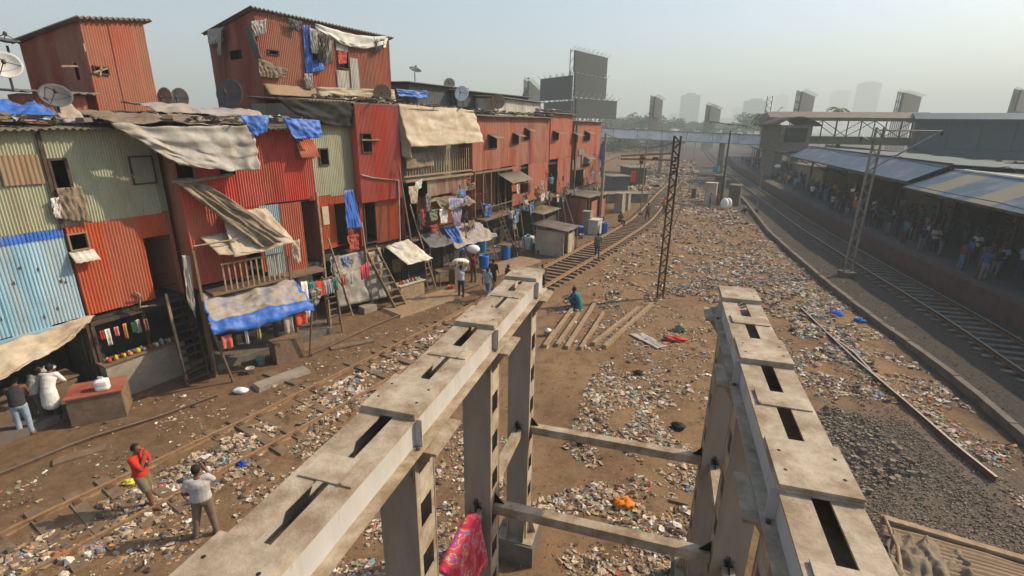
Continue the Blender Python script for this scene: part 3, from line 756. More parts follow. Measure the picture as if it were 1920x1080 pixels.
wire('wire from the lattice mast towards the tan post', [Vector((G(1237, 559).x, G(1237, 559).y, 7.6)), pA+Vector((1.4, .6, 7.2))], .016, .5)
# ------------------------------------------------------------------ far background
def tower(label, x0, x1, top, dist, lean=None, shade='tower_wall'):
    dist *= 1.6
    u0 = AT(x0, 238, dist); u1 = AT(x1, 238, dist); wd = (u1-u0).length; c = (u0+u1)/2; c.z = 0; h = (238-top)/CF*dist*1.03+CH
    root = thing('tower_block', label, 'tower block', c, group='tower blocks fading in the haze')
    bb = B(); bb.box(c+Zv*h/2, (wd*.98, wd*.8, h)); bb.obj('wall', M(shade), root)
    bb = B(); n = max(6, int(h/6))
    for k in range(n):
        bb.box(c+Vector((0, -wd*.4-.15, (k+.5)*h/n)), (wd*.86, .3, h/n*.42))
    bb.obj('window_bands', M('grey_metal'), root)
    bb = B(); bb.box(c+Zv*(h+1.8), (wd*.5, wd*.4, 3.6)); bb.obj('roof_house', M(shade), root)
for t_ in (('grey slab tower block left of the dark lattice mast, wide and flat topped', 1274, 1303, 182, 620), ('squat tower block with stepped top in the haze', 1393, 1427, 190, 560),
           ('very faint tower block right of the lattice mast', 1448, 1466, 181, 1100), ('very faint tower block between the two dark hoardings', 1551, 1575, 172, 1100),
           ('tall slim tower block, the tallest on the skyline', 1598, 1628, 158, 800), ('faint tower block hidden behind the right hoarding', 1676, 1692, 180, 1000),
           ('very faint low tower block near the centre of the skyline', 1370, 1388, 202, 1100), ('faint low block at the foot of the skyline left of the slab', 1253, 1270, 215, 900),
           ('faint broad block behind the white footbridge', 1335, 1395, 222, 800)):
    tower(*t_)
def hoarding(label, x0, x1, top, bot, dist, z0=0, skew=0.0, posts=2, frame=True, side=0, group='dark empty billboards'):
    a0 = AT(x0, (top+bot)/2, dist); a1 = AT(x1, (top+bot)/2, dist*(1+skew)); zt = a0.z+(bot-top)/2/CF*dist; zb = a0.z-(bot-top)/2/CF*dist
    a0.z = a1.z = 0; c = (a0+a1)/2; d = (a1-a0).normalized(); s = Vector((-d.y, d.x, 0)); wd = (a1-a0).length
    root = thing('billboard', label, 'billboard', c, group=group)
    bb = B(); bb.beam(a0+Zv*(zt+zb)/2, a1+Zv*(zt+zb)/2, .5, zt-zb); bb.obj('panel', M('billboard'), root)
    bb = B(); nn = max(2, int(wd/2.5))
    for k in range(nn+1):
        p = a0.lerp(a1, k/nn)+s*1.3; bb.beam(p, p+Zv*(zt+.4), .22, .22)
        if k < nn:
            q = a0.lerp(a1, (k+1)/nn)+s*1.3; z = zb
            while z < zt: bb.beam(p+Zv*z, q+Zv*(z+2.2), .1, .1); z += 2.2
            bb.beam(p+Zv*zt, q+Zv*zt, .1, .1)
        bb.beam(p+Zv*zt, p-s*.8+Zv*zt, .1, .1); bb.beam(p+Zv*zb, p-s*.8+Zv*zb, .1, .1)
    bb.obj('scaffold', M('grey_metal'), root)
    bb = B()
    for k in range(nn+1):
        p = a0.lerp(a1, k/nn); bb.beam(p+Zv*(zt-.1), p-s*1.2+Zv*(zt+.7), .08, .08)
    bb.obj('lamp_arm', M('grey_metal'), root)
hoarding('tall black billboard, upper panel of the stack of two', 1077, 1138, 96, 133, 130, skew=.1)
hoarding('black billboard hung just under the tallest one', 1077, 1136, 138, 179, 132, skew=.1)
hoarding('low wide black billboard at the foot of the tall stack', 1079, 1155, 185, 220, 128, skew=.1)
hoarding('dark billboard with scaffold left of the tall stack, upper panel', 1014, 1072, 150, 188, 140, skew=-.08)
hoarding('dark billboard left of the tall stack, lower panel just above the roofs', 1022, 1072, 193, 218, 142, skew=-.08)
hoarding('bare scaffold billboard seen from behind at the left of the group', 990, 1013, 154, 214, 150, skew=.3)
hoarding('small dark billboard on a scaffold above the bushes', 1226, 1241, 182, 218, 170, skew=.15)
hoarding('small dark billboard left of the distant lattice mast', 1330, 1350, 199, 226, 180, skew=.2)
hoarding('tilted dark billboard above the covered footbridge', 1500, 1525, 173, 211, 150, skew=.15)
hoarding('dark billboard near the right end of the covered footbridge', 1690, 1724, 175, 211, 145, skew=.12)
hoarding('pale framed billboard cut by the right edge of the photo', 1908, 1935, 170, 207, 140, skew=.12)
a = AT(1120, 233, 330); b_ = AT(1460, 234, 300)
root = thing('flyover', 'grey concrete flyover crossing far behind the white footbridge', 'bridge', (a+b_)/2)
bb = B(); bb.beam(a-Zv*.9, b_-Zv*.9, 8, 3.2); bb.obj('deck', M('concrete'), root)
for k in range(9):
    q = a.lerp(b_, (k+.5)/9); bb = B(); bb.beam(Vector((q.x, q.y, 0)), q-Zv*2.4, 1.6, 1.6); bb.obj('pier', M('concrete'), root)
# ------------------------------------------------------------------ the row of tin houses
class Fac:
    def __init__(s, P, Q):
        s.P = Vector((*P, 0)); q = Vector((*Q, 0)); s.L = (q-s.P).length; s.d = (q-s.P)/s.L; s.n = Vector((s.d.y, -s.d.x, 0))
        s.rm = Matrix((s.d, -s.n, Zv)).transposed(); s.rz = math.atan2(s.d.y, s.d.x)
    def pt(s, a, z, o=0.0): return s.P+s.d*a+s.n*o+Zv*z
    def px(s, x, y, o=0.0):
        r = ray(x, y); C = Vector((0, 0, CH)); t = (s.P+s.n*o-C).dot(s.n)/r.dot(s.n); p = C+r*t
        return (p-s.P).dot(s.d), p.z
    def rect(s, x0, y0, x1, y1, o=0.0):
        a, zt = s.px(x0, y0, o); b_, zb = s.px(x1, y1, o); return a, b_, zb, zt
    def W(s, x, y, o=0.0):
        a, z = s.px(x, y, o); return s.pt(a, z, o)
def corr(F, s0, s1, zb, zt, mat, name='wall_panel', parent=None, off=0.0, pitch=.085, amp=.013, holes=(), sheet_w=.86, seed=0):
    bb = B(); rng = random.Random(seed+int(s0*31)+int(zb*7)); st = pitch/4
    n = max(2, int(round((s1-s0)/st))); st = (s1-s0)/n
    mats_ = MV(mat) if mat in ('red', 'orange_red', 'rust_red', 'brick_red', 'pale_green', 'grey_green', 'sky_blue', 'rusty_sheet') else [M(mat)]
    f0 = zb if callable(zb) else (lambda a: zb); f1 = zt if callable(zt) else (lambda a: zt)
    prof = []; sid = []; cur_ = 0
    so = 0.0; tz = 0.0
    for i in range(n+1):
        a = s0+i*st
        if i % max(1, int(sheet_w/st)) == 0: so = rng.uniform(-.012, .012); tz = rng.uniform(-.04, .04); cur_ = rng.choice((0, 0, 1, 2))
        sid.append(cur_)
        prof.append((a, off+so+amp*math.sin(2*math.pi*a/pitch), tz))
    def strip(i, za, zc):
        (a, o, t), (a2, o2, t2) = prof[i], prof[i+1]
        m = max(1, int((zc-za)/.35)); q = len(bb.v); 
        for k in range(m+1):
            z = za+(zc-za)*k/m
            wv_ = .022*noise.noise(Vector((a*1.3, z*1.3, seed)))+.008*noise.noise(Vector((a*5, z*4, seed)))
            bb.v.append(tuple(F.pt(a, z, o+wv_))); bb.v.append(tuple(F.pt(a2, z, o2+wv_)))
        for k in range(m):
            bb.f.append((q+2*k, q+2*k+1, q+2*k+3, q+2*k+2)); bb.m.append(sid[i] if len(mats_) > 1 else 0); bb.sm.append(False)
    for i in range(n):
        am = (prof[i][0]+prof[i+1][0])/2; lo = f0(am)+prof[i][2]*(1 if zb != 0 else 0); hi = f1(am); segs = [(lo, hi)]
        for (h0, h1, hb, ht) in holes:
            if h0 < am < h1:
                ns = []
                for (c0, c1) in segs:
                    if hb > c0: ns.append((c0, min(hb, c1)))
                    if ht < c1: ns.append((max(ht, c0), c1))
                segs = [q for q in ns if q[1]-q[0] > .01]
        for c0, c1 in segs:
            if c1-c0 > .02: strip(i, c0, c1)
    return bb.obj(name, mats_, parent)
def frame(F, r, parent, mat='dark_wood', t=.05, off=.03, bars=0, name='window', pane=True):
    s0, s1, zb, zt = r; bb = B()
    for a, z, w_, h in (((s0+s1)/2, zt, s1-s0+2*t, t), ((s0+s1)/2, zb, s1-s0+2*t, t), (s0-t/2, (zb+zt)/2, t, zt-zb-t), (s1+t/2, (zb+zt)/2, t, zt-zb-t)):
        bb.box(F.pt(a, z, off), (w_, .06, h), F.rm)
    for k in range(bars):
        a = s0+(s1-s0)*(k+1)/(bars+1); bb.box(F.pt(a, (zb+zt)/2, off-.01), (.018, .018, zt-zb-t), F.rm)
    o = bb.obj(name, M(mat), parent)
    return o
def awn(F, r, parent, mat='asbestos', out=.45, drop=.15, wave=True, name='window_awning', z=None):
    s0, s1, zb, zt = r; zt = zt if z is None else z; bb = B(); n = max(4, int((s1-s0+.2)/.03))
    bb.grid(lambda u, v: F.pt(s0-.1+(s1-s0+.2)*u, zt+.05-drop*v+(.012*math.sin((s1-s0)*u*2*math.pi/.1) if wave else 0), .02+out*v), n, 2)
    return bb.obj(name, M(mat), parent, .008)
def house(label, F, depth, ztop, z_up=2.65, z_mid=5.35, group='two storey corrugated tin houses in the row', roof='asbestos', side='rust_red', side0=True, side1=True, slope=.04, ground=True, over=.32, inset=.9):
    root = thing('tin_house', label, 'house', F.pt(F.L/2, 0, -.4), group=group)
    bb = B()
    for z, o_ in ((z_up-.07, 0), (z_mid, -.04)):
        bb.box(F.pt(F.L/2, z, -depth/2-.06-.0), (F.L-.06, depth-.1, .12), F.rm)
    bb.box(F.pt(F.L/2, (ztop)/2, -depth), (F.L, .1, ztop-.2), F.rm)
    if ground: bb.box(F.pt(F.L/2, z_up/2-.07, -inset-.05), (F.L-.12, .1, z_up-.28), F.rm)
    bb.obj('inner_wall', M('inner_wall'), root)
    for on_, a, sg in ((side0, 0, 1), (side1, F.L, -1)):
        if on_:
            F2 = Fac((F.pt(a, 0, -.02).x, F.pt(a, 0, -.02).y), (F.pt(a, 0, -depth).x, F.pt(a, 0, -depth).y))
            corr(F2, 0, F2.L, z_up-.1, ztop-.1, side, 'side_wall', root)
            bb = B(); bb.box(F.pt(a+sg*.06, z_up/2-.1, -(depth+inset)/2), (.08, depth-inset-.1, z_up-.2), F.rm); bb.obj('ground_floor_wall', M('dark_concrete'), root)
    bb = B(); n = max(8, int((F.L+.3)/.04))
    for (dz, rev) in ((0, 1),):
        bb.grid(lambda u, v: F.pt(-.1+(F.L+.2)*u, ztop+slope*(depth+over)*v+.035*math.sin((F.L+.2)*u*2*math.pi/.17)+.05*noise.noise(Vector((u*3, v, F.L))), over-(depth+over+.1)*v), n, 5)
    bb.obj('roof', M(roof), root, .025)
    bb = B(); bb.box(F.pt(F.L/2, .12, -inset/2+.1), (F.L, inset+.4, .24), F.rm); bb.obj('plinth', M('dark_concrete'), root)
    bb = B()
    bb.box(F.pt(F.L/2, z_up-.2, -.05), (F.L, .1, .12), F.rm)
    bb.obj('lintel', M('dark_wood'), root); k = 0.0
    while k < F.L+.1: bb = B(); bb.box(F.pt(min(k, F.L-.06)+.03, z_up/2-.07, -.05), (.09, .09, z_up-.39), F.rm); k += F.L/2; bb.obj('post', M('dark_wood'), root)
    return root
F1 = Fac((-14.8, 8.9), (-12.45, 13.6)); F2 = Fac((-12.4, 13.62), (-11.12, 16.05)); F3 = Fac((-10.34, 15.65), (-7.52, 19.22)); F4 = Fac((-8.35, 21.1), (-7.15, 23.1))
F5 = Fac((-7.05, 22.85), (-5.62, 24.75)); F6 = Fac((-5.45, 25.1), (-2.5, 29.8)); F7 = Fac((-2.4, 30.0), (2.7, 40.2)); F8 = Fac((2.8, 40.4), (5.0, 45.1)); F9 = Fac((5.3, 45.7), (8.7, 52.6))
# --- house 1: blue below, pale green above
h = house('pale green and sky blue tin house at the left edge of the photo', F1, 4, 7.95, side='pale_green', inset=1.9)
corr(F1, .2, F1.L, 5.35, 7.95, 'pale_green', parent=h, pitch=.072)
sb = F1.rect(-10, 292, 84, 346); corr(F1, sb[0], sb[1], sb[2], sb[3], 'tan_sheet', 'shutter', h, off=.06, pitch=.11)
b2 = B(); b2.box(F1.pt(F1.L-.03, 6.6, .07), (.08, .06, 2.5), F1.rm); b2.obj('batten', M('dark_wood'), h)
corr(F1, .2, F1.L-.02, 5.12, 5.34, 'blue_tarp', 'top_band', h, off=.02, pitch=.085)
corr(F1, .2, F1.L-.02, 2.72, 5.13, 'sky_blue', parent=h, off=.005, pitch=.085)
b2 = B(); b2.box(F1.pt(F1.L/2, 2.63, .06), (F1.L, .07, .16), F1.rm); b2.obj('fascia', M('sky_blue'), h)
b2 = B(); rg = random.Random(5)
for k in range(14):                        # rust holes in the blue sheet
    a = rg.uniform(2.6, F1.L-.2); z = rg.uniform(2.9, 5.0); b2.add([F1.pt(a+.035*math.cos(t)*rg.uniform(.5, 1.3), z+.06*math.sin(t)*rg.uniform(.5, 1.3), .024) for t in [i*math.pi/3 for i in range(6)]], [(0, 1, 2, 3, 4, 5)])
b2.obj('rust_spots', M('rust_brown'), h)
def cur(label, F, q, mat, o=.08, name='curtain', group=None, **k):
    c = [F.W(x, y, o) for x, y in q]; return sheet(name, label, 'hanging cloth', c, M(mat), group=group, **k)
cur('ragged brown cloth hanging out of the green house window', F2, [(106, 353), (152, 350), (172, 418), (118, 412)], 'old_cloth', .14, fold=.05, sag=0, freq=2.5)
cur('white rag pinned beside the green house window', F2, [(94, 372), (110, 370), (118, 410), (102, 408)], 'white_cloth', .12, fold=.02, sag=0)
# --- house 2: pale green above, orange red below
h = house('pale green over orange red tin house next to the sky blue one', F2, 4, 7.95, side='rust_red')
sb = F2.rect(240, 294, 290, 342); wa = F2.rect(92, 299, 133, 356); corr(F2, 0, F2.L, 5.4, 7.95, 'pale_green', parent=h, holes=[wa], pitch=.072); frame(F2, wa, h, t=.06)
b2 = B(); b2.box(F2.pt((sb[0]+sb[1])/2, (sb[2]+sb[3])/2, .05), (sb[1]-sb[0], .03, sb[3]-sb[2]), F2.rm); b2.obj('shutter', M('grey_green'), h); frame(F2, sb, h, t=.04, off=.07)
wb = F2.rect(127, 440, 166, 465); db = F2.rect(268, 447, 318, 561)
corr(F2, 0, F2.L, 2.72, 5.41, 'orange_red', parent=h, holes=[wb, (db[0], F2.L-.1, 2.6, db[3])], pitch=.085, off=.004)
frame(F2, wb, h, 'tan_sheet', t=.04); awn(F2, (wb[0], wb[1], wb[2], wb[2]-.08), h, 'white_sheet', .3, .28)
b2 = B(); b2.tube([F2.W(252, 548, .08), F2.W(262, 552, .08), F2.W(262, 576, .08), F2.W(292, 572, .08)], .035, 8); b2.obj('waste_pipe', M('concrete'), h)
# --- house 3: the bright red one with awnings
h = house('bright red tin house with blue canopy stall below and tarp over its roof', F3, 4.5, 8.0, side='rust_red', over=.4, z_up=2.95, z_mid=5.42)
w1 = F3.rect(316, 303, 364, 334); w2 = F3.rect(408, 296, 441, 327); d1 = F3.rect(456, 440, 500, 530); d3 = F3.rect(563, 352, 596, 497)
lp = F3.rect(490, 358, 536, 505); hA_ = F3.rect(551, 262, 590, 297)
corr(F3, 0, F3.L, 5.42, 8.0, 'red', parent=h, holes=[w1, w2], pitch=.085)
s_l, _ = F3.px(490, 430)
corr(F3, 0, s_l, 3.02, 5.44, 'red', parent=h, holes=[(d1[0], d1[1]-.05, 2.9, d1[3])], pitch=.085, off=-.01)
s_m, _ = F3.px(528, 430); s_r, _ = F3.px(566, 430)
corr(F3, s_l, s_m, 2.8, 5.41, 'sky_blue', 'blue_panel', h, off=.02, pitch=.07)
corr(F3, s_m, s_r+.05, 2.75, 5.41, 'orange_red', parent=h, off=.05, pitch=.085)
for r_ in (w1, w2): frame(F3, r_, h, 'wood', t=.05)
b2 = B(); b2.box(F3.pt(F3.L-.05, 2.9, .12), (.07, .07, 5.6), F3.rm); b2.obj('door_post', M('pale_wood'), h)
corr(F3, hA_[0], hA_[1], hA_[2], hA_[3], 'rust_red', 'hatch', h, off=.0, pitch=.072)
o_ = h.children[-1]; b2 = B(); n = 24
b2.grid(lambda u, v: F3.pt(hA_[0]+(hA_[1]-hA_[0])*u, hA_[3]-(hA_[3]-hA_[2])*.9*v+.012*math.sin(u*2*math.pi*9), .03+.35*v), 54, 2); b2.obj('propped_hatch', M('brick_red'), h, .01)
bpy.data.objects.remove(o_)
b2 = B(); s0, _ = F3.px(372, 600); 
b2.box(F3.pt(F3.L/2-.1, 2.82, .35), (F3.L-.5, .7, .08), F3.rm); b2.obj('balcony_floor', M('wood'), h)
b2 = B(); r_ = (F3.px(432, 585, .7)[0], F3.px(532, 500, .7)[0])
za = 2.86
for k in range(12):
    a = r_[0]+(r_[1]-r_[0])*k/11; b2.box(F3.pt(a, za+.45, .68), (.05, .03, .9), F3.rm)
b2.box(F3.pt((r_[0]+r_[1])/2, za+.92, .68), (r_[1]-r_[0]+.1, .06, .05), F3.rm); b2.obj('balcony_railing', M('pale_wood'), h)
for x, y0, y1 in ((362, 470, 700), (540, 480, 660)):
    b2 = B(); s_, z1_ = F3.px(x, y0, .7); b2.box(F3.pt(s_, z1_/2, .7), (.07, .07, z1_), F3.rm)
    b2.obj('balcony_post', M('wood'), h)
# --- house 4: recessed grey green
h = house('narrow grey green and orange tin house set back in shade beside the bright red one', F4, 3.6, 9.05, side='grey_green', over=.35)
w_ = F4.rect(598, 279, 615, 309); d_ = F4.rect(627, 383, 655, 455); p_ = F4.rect(602, 388, 617, 420)
corr(F4, 0, F4.L, 5.2, 9.0, 'pale_green', parent=h, holes=[w_], pitch=.09); frame(F4, w_, h)
corr(F4, 0, F4.L, 2.9, 5.22, 'orange_red', parent=h, holes=[d_], pitch=.085, off=-.01)
b2 = B(); b2.box(F4.pt((p_[0]+p_[1])/2, (p_[2]+p_[3])/2, .04), (p_[1]-p_[0], .03, p_[3]-p_[2]), F4.rm); b2.obj('notice_board', M('beige_tarp'), h)
cur('blue curtain tied back in the doorway of the narrow grey green house', F4, [(646, 357), (661, 355), (680, 428), (650, 430)], 'blue_tarp', .5, fold=.03, sag=0)
# --- house 5: red narrow
h = house('narrow red tin house with shuttered window between two tarped houses', F5, 4, 9.0, side='rust_red', over=.25)
w_ = F5.rect(671, 250, 690, 285); d_ = F5.rect(680, 362, 706, 452)
corr(F5, 0, F5.L, 4.75, 9.0, 'red', parent=h, holes=[w_], off=.25, pitch=.072); frame(F5, w_, h, off=.28); awn(F5, (w_[0], w_[1]+.35, w_[2], w_[3]-.25), h, 'wood', .4, .1, False)
corr(F5, 0, F5.L, 2.72, 4.8, 'orange_red', parent=h, holes=[(d_[0], d_[1], 2.6, d_[3])], off=.0, pitch=.072); frame(F5, d_, h, name='door_frame')
b2 = B(); b2.tube([F5.W(677, 328, .32), F5.W(700, 334, .32), F5.W(747, 338, .32), F5.W(750, 452, .32)], .04, 8); b2.obj('drain_pipe', M('concrete'), h)
F2b = Fac((F5.pt(0, 0, .25).x, F5.pt(0, 0, .25).y), (F5.pt(0, 0, -.1).x, F5.pt(0, 0, -.1).y)); corr(F2b, 0, F2b.L, 4.75, 9.0, 'red', 'side_wall', h)
F2b = Fac((F5.pt(F5.L, 0, -.1).x, F5.pt(F5.L, 0, -.1).y), (F5.pt(F5.L, 0, .25).x, F5.pt(F5.L, 0, .25).y)); corr(F2b, 0, F2b.L, 4.75, 9.0, 'red', 'side_wall', h)
# --- house 6: open fronted, beige tarp
h = house('open fronted tin house behind the large beige tarp, with slatted railings', F6, 4, 8.9, side='rust_red', over=.3)
b2 = B(); r_ = F6.rect(760, 276, 872, 312)
n = 26
for k in range(n): b2.box(F6.pt(.25+(F6.L-.5)*k/(n-1), 6.35, .04), (.045, .03, 1.25), F6.rm)
b2.box(F6.pt(F6.L/2, 5.72, .06), (F6.L, .08, .08), F6.rm); b2.box(F6.pt(F6.L/2, 5.5, .1), (F6.L, .2, .1), F6.rm); b2.obj('slatted_railing', M('pale_wood'), h)
r_ = F6.rect(800, 312, 876, 345); corr(F6, r_[0], F6.L, 4.55, 5.42, 'rusty_sheet', 'patched_panel', h, pitch=.09)
r_ = F6.rect(795, 340, 880, 440); corr(F6, r_[0], F6.L, 2.7, 4.5, 'rust_red', 'wall_panel', h, off=-.6, pitch=.09)
b2 = B(); b2.box(F6.pt(F6.L/2, 2.55, .2), (F6.L, .5, .08), F6.rm); b2.obj('landing', M('wood'), h)
b2 = B(); b2.box(F6.pt(F6.L/2, 7.0, -.8), (F6.L-.2, .06, 3.4), F6.rm); b2.obj('inner_partition', M('grey_green'), h)
sheet('tarpaulin', 'large beige tarpaulin stretched from the roof over the open fronted house', 'tarpaulin', [F6.pt(-.35, 9.1, .25), F6.pt(F6.L+.0, 9.0, .25), F6.pt(F6.L+.25, 7.3, .8), F6.pt(-.25, 7.15, .8)], M('beige_tarp'), 50, 30, sag=.03, wr=.13, freq=2.2, edge=.06, seed=3)
sheet('tarpaulin', 'beige tarpaulin flap folded down beside the large one, against the red side', 'tarpaulin', [F6.pt(-.4, 9.0, .2), F6.pt(-.1, 9.05, .28), F6.pt(.1, 6.6, .6), F6.pt(-.12, 6.7, .1)], M('beige_tarp'), 10, 24, sag=.0, wr=.06, seed=5)
sheet('tarpaulin', 'small beige cloth rolled over the slatted railing', 'tarpaulin', [F6.pt(.1, 6.9, .12), F6.pt(2.2, 6.9, .12), F6.pt(2.15, 6.15, .16), F6.pt(.1, 6.1, .16)], M('old_cloth'), 20, 10, sag=.03, wr=.05, seed=8)
# --- house 7
h = house('long brick red tin house with an open gallery and small shuttered windows', F7, 4, 8.75, side='brick_red')
W7 = [F7.rect(916, 253, 930, 278), F7.rect(962, 250, 971, 270), F7.rect(984, 241, 992, 262)]
F7c, _ = F7.px(960, 350)
corr(F7, 0, F7.L, 5.6, 8.75, 'rust_red', parent=h, holes=W7, pitch=.2, amp=.012, sheet_w=1.2)
for r_ in W7: frame(F7, r_, h, bars=2); awn(F7, r_, h, 'wood', .6, .25, False)
corr(F7, F7c, F7.L, 2.9, 5.6, 'brick_red', parent=h, holes=[F7.rect(977, 299, 990, 360), F7.rect(957, 340, 971, 362)], pitch=.2, amp=.012, sheet_w=1.2, off=-.01)
awn(F7, F7.rect(934, 318, 972, 350), h, 'asbestos', 1.1, .55, True, 'lean_to_awning', 5.2); awn(F7, F7.rect(957, 340, 971, 362), h, 'wood', .7, .2, False)
b2 = B(); b2.box(F7.pt(F7c/2, 2.75, .3), (F7c, 1.0, .1), F7.rm)
b2.obj('gallery_floor', M('wood'), h); b2 = B()
for k in range(6): b2.box(F7.pt(.1+(F7c-.2)*k/5, 4.15, .06), (.08, .08, 2.7), F7.rm)
b2.box(F7.pt(F7c/2, 5.5, .1), (F7c, .08, .12), F7.rm); b2.box(F7.pt(F7c/2, 3.5, .75), (F7c, .05, .05), F7.rm); b2.beam(F7.pt(1.7, 2.8, .1), F7.pt(1.2, 5.4, .1), .08, .08); b2.obj('gallery_post', M('wood'), h)
b2 = B(); b2.box(F7.pt(F7c/2, 4.2, -1.3), (F7c, .06, 2.6), F7.rm); b2.obj('gallery_back_wall', M('rust_red'), h)
# --- house 8, 9
h = house('tall rust orange tin house with a dark upper doorway and someone in blue in it', F8, 4, 9.15, side='brick_red')
W8 = [F8.rect(1037, 246, 1046, 262)]; D8 = F8.rect(1027, 290, 1043, 372)
corr(F8, 0, F8.L, 5.7, 9.15, 'brick_red', parent=h, holes=W8, pitch=.2, amp=.012, sheet_w=1.3)
corr(F8, 0, F8.L, 2.9, 5.7, 'brick_red', parent=h, holes=[(D8[0], D8[1], 2.95, D8[3])], pitch=.2, amp=.012, off=-.01)
for r_ in W8: frame(F8, r_, h); awn(F8, r_, h, 'wood', .7, .25, False)
b2 = B(); b2.box(F8.pt(F8.L/2, 2.8, .3), (F8.L, .8, .1), F8.rm); b2.obj('landing', M('wood'), h)
h = house('last tin house of the row, rust orange with patched boards', F9, 4, 8.65, side='brick_red')
W9 = [F9.rect(1073, 249, 1082, 266), F9.rect(1096, 246, 1105, 263), F9.rect(1094, 294, 1104, 311)]; D9 = F9.rect(1070, 322, 1092, 372)
corr(F9, 0, F9.L, 5.6, 8.65, 'brick_red', parent=h, holes=W9, pitch=.2, amp=.012, sheet_w=1.3)
corr(F9, 0, F9.L, 2.8, 5.6, 'rust_red', parent=h, holes=[(D9[0], D9[1], 2.85, D9[3]), W9[2]], pitch=.2, amp=.012, off=-.01)
for r_ in W9: frame(F9, r_, h); awn(F9, r_, h, 'wood', .7, .3, False)
for q in ((1084, 280, 1094, 290), (1072, 300, 1086, 316), (1090, 292, 1108, 305), (1076, 236, 1086, 248)):
    r_ = F9.rect(*q); b2 = B(); b2.box(F9.pt((r_[0]+r_[1])/2, (r_[2]+r_[3])/2, .06), (r_[1]-r_[0], .03, r_[3]-r_[2]), F9.rm); b2.obj('patch_board', M('asbestos'), h)
b2 = B(); b2.box(F9.pt(.15, 5.2, .1), (.35, .12, 6.2), F9.rm); b2.obj('soot_post', M('dark_wood'), h)
p = F9.pt(F9.L+.5, 0, .2)
b2 = B(); b2.tube([p+Zv*z+Vector((.06*math.sin(z*3), 0, 0)) for z in (3.1, 3.8, 4.6, 5.4, 6.1, 6.8)], [.02, .12, .3, .34, .3, .1], 10); tag(b2.obj('rolled_tarp', M('blue_tarp')), 'bright blue rolled tarp hung on the end of the last tin house', 'tarpaulin')
# --- the huts on the roofs
def tower_house(label, P, Q, depth, z0, zA, zB, wmat, smat, holes=(), side_hole=None, over=.2):
    F = Fac(P, Q); root = thing('rooftop_hut', label, 'hut', F.pt(F.L/2, z0, -depth/2))
    top = lambda a: zA+(zB-zA)*a/F.L
    hs = [F.rect(*q) for q in holes]
    corr(F, 0, F.L, z0, top, wmat, parent=root, holes=hs, pitch=.085)
    for r_ in hs: frame(F, r_, root, t=.04)
    FL = Fac((F.pt(0, 0, -depth).x, F.pt(0, 0, -depth).y), P)
    sh = [FL.rect(*side_hole)] if side_hole else []
    corr(FL, 0, FL.L, z0, lambda a: zA-.55*(1-a/FL.L), smat, 'side_wall', root, pitch=.085, holes=sh)
    FRr = Fac(Q, (F.pt(F.L, 0, -depth).x, F.pt(F.L, 0, -depth).y)); corr(FRr, 0, FRr.L, z0, lambda a: zB-.55*(a/FRr.L), smat, 'side_wall', root)
    FB = Fac((F.pt(F.L, 0, -depth).x, F.pt(F.L, 0, -depth).y), (F.pt(0, 0, -depth).x, F.pt(0, 0, -depth).y)); corr(FB, 0, FB.L, z0, min(zA, zB)-.55, smat, 'rear_wall', root)
    b3 = B(); n = int((F.L+2*over)/.04)
    b3.grid(lambda u, v: F.pt(-over+(F.L+2*over)*u, top(-over+(F.L+2*over)*u)+.06-.6*(v)+.045*math.sin((F.L+2*over)*u*2*math.pi/.18), over-(depth+2*over)*v), n, 5)
    b3.obj('roof', M('asbestos'), root, .03)
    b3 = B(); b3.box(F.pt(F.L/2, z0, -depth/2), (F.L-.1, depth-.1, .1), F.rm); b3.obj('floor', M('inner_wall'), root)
    return F, root
FA, ra = tower_house('red corrugated hut with sloping roof on top of the leftmost houses', (-13.35, 17.0), (-12.75, 19.0), 2.9, 7.9, 11.1, 11.4, 'brick_red', 'rust_red', [(175, 124, 202, 140)], (138, 118, 152, 150))
for (x0, y0, x1, y1) in ((175, 136, 202, 128), (190, 124, 188, 142)): b2 = B(); b2.beam(FA.W(x0, y0, .05), FA.W(x1, y1, .05), .03, .05); b2.obj('window_stick', M('pale_wood'), ra)
b2 = B(); b2.beam(FA.W(115, 124, .1), FA.W(146, 124, .2), .05, .05); b2.obj('window_stick', M('pale_wood'), ra)
FBt, rb = tower_house('tall red corrugated hut draped in tarps, the highest building of the row', (-10.85, 23.1), (-6.6, 28.7), 4.4, 8.1, 12.6, 12.4, 'brick_red', 'rust_red', [(502, 93, 521, 104), (632, 97, 653, 129), (585, 85, 600, 125)], (430, 96, 455, 110))
cur('red cloth hanging in the window of the tall rooftop hut', FBt, [(633, 97), (650, 97), (650, 119), (634, 120)], 'red', .06, sag=0)
FBp = FBt
for q in ((627, 64, 652, 96), (630, 131, 655, 168), (654, 108, 674, 170)):
    r_ = FBt.rect(*q); corr(FBt, r_[0], r_[1], r_[2], r_[3], 'white_sheet', 'patch_panel', rb, off=.05, pitch=.085)
r_ = FBt.rect(492, 157, 640, 186); b2 = B(); b2.grid(cloth([FBt.pt(r_[0], r_[3], .06), FBt.pt(r_[1], r_[3], .06), FBt.pt(r_[1], r_[2], .5), FBt.pt(r_[0], r_[2], .5)], 24, 8, sag=.02), 24, 8); b2.obj('skirt_cloth', M('tan_sheet'), rb, .01)
cur('white plastic sheet drooping under the eave of the tall rooftop hut', FBt, [(590, 44), (730, 68), (722, 90), (592, 58)], 'white_cloth', .2, fold=.05, sag=.5, wr=.12, name='plastic_sheet')
cur('beige cloth skirt spread below the right half of the tall rooftop hut', FBt, [(590, 163), (740, 168), (742, 190), (600, 188)], 'beige_tarp', .5, fold=.03, sag=.02, wr=.1, name='tarpaulin')
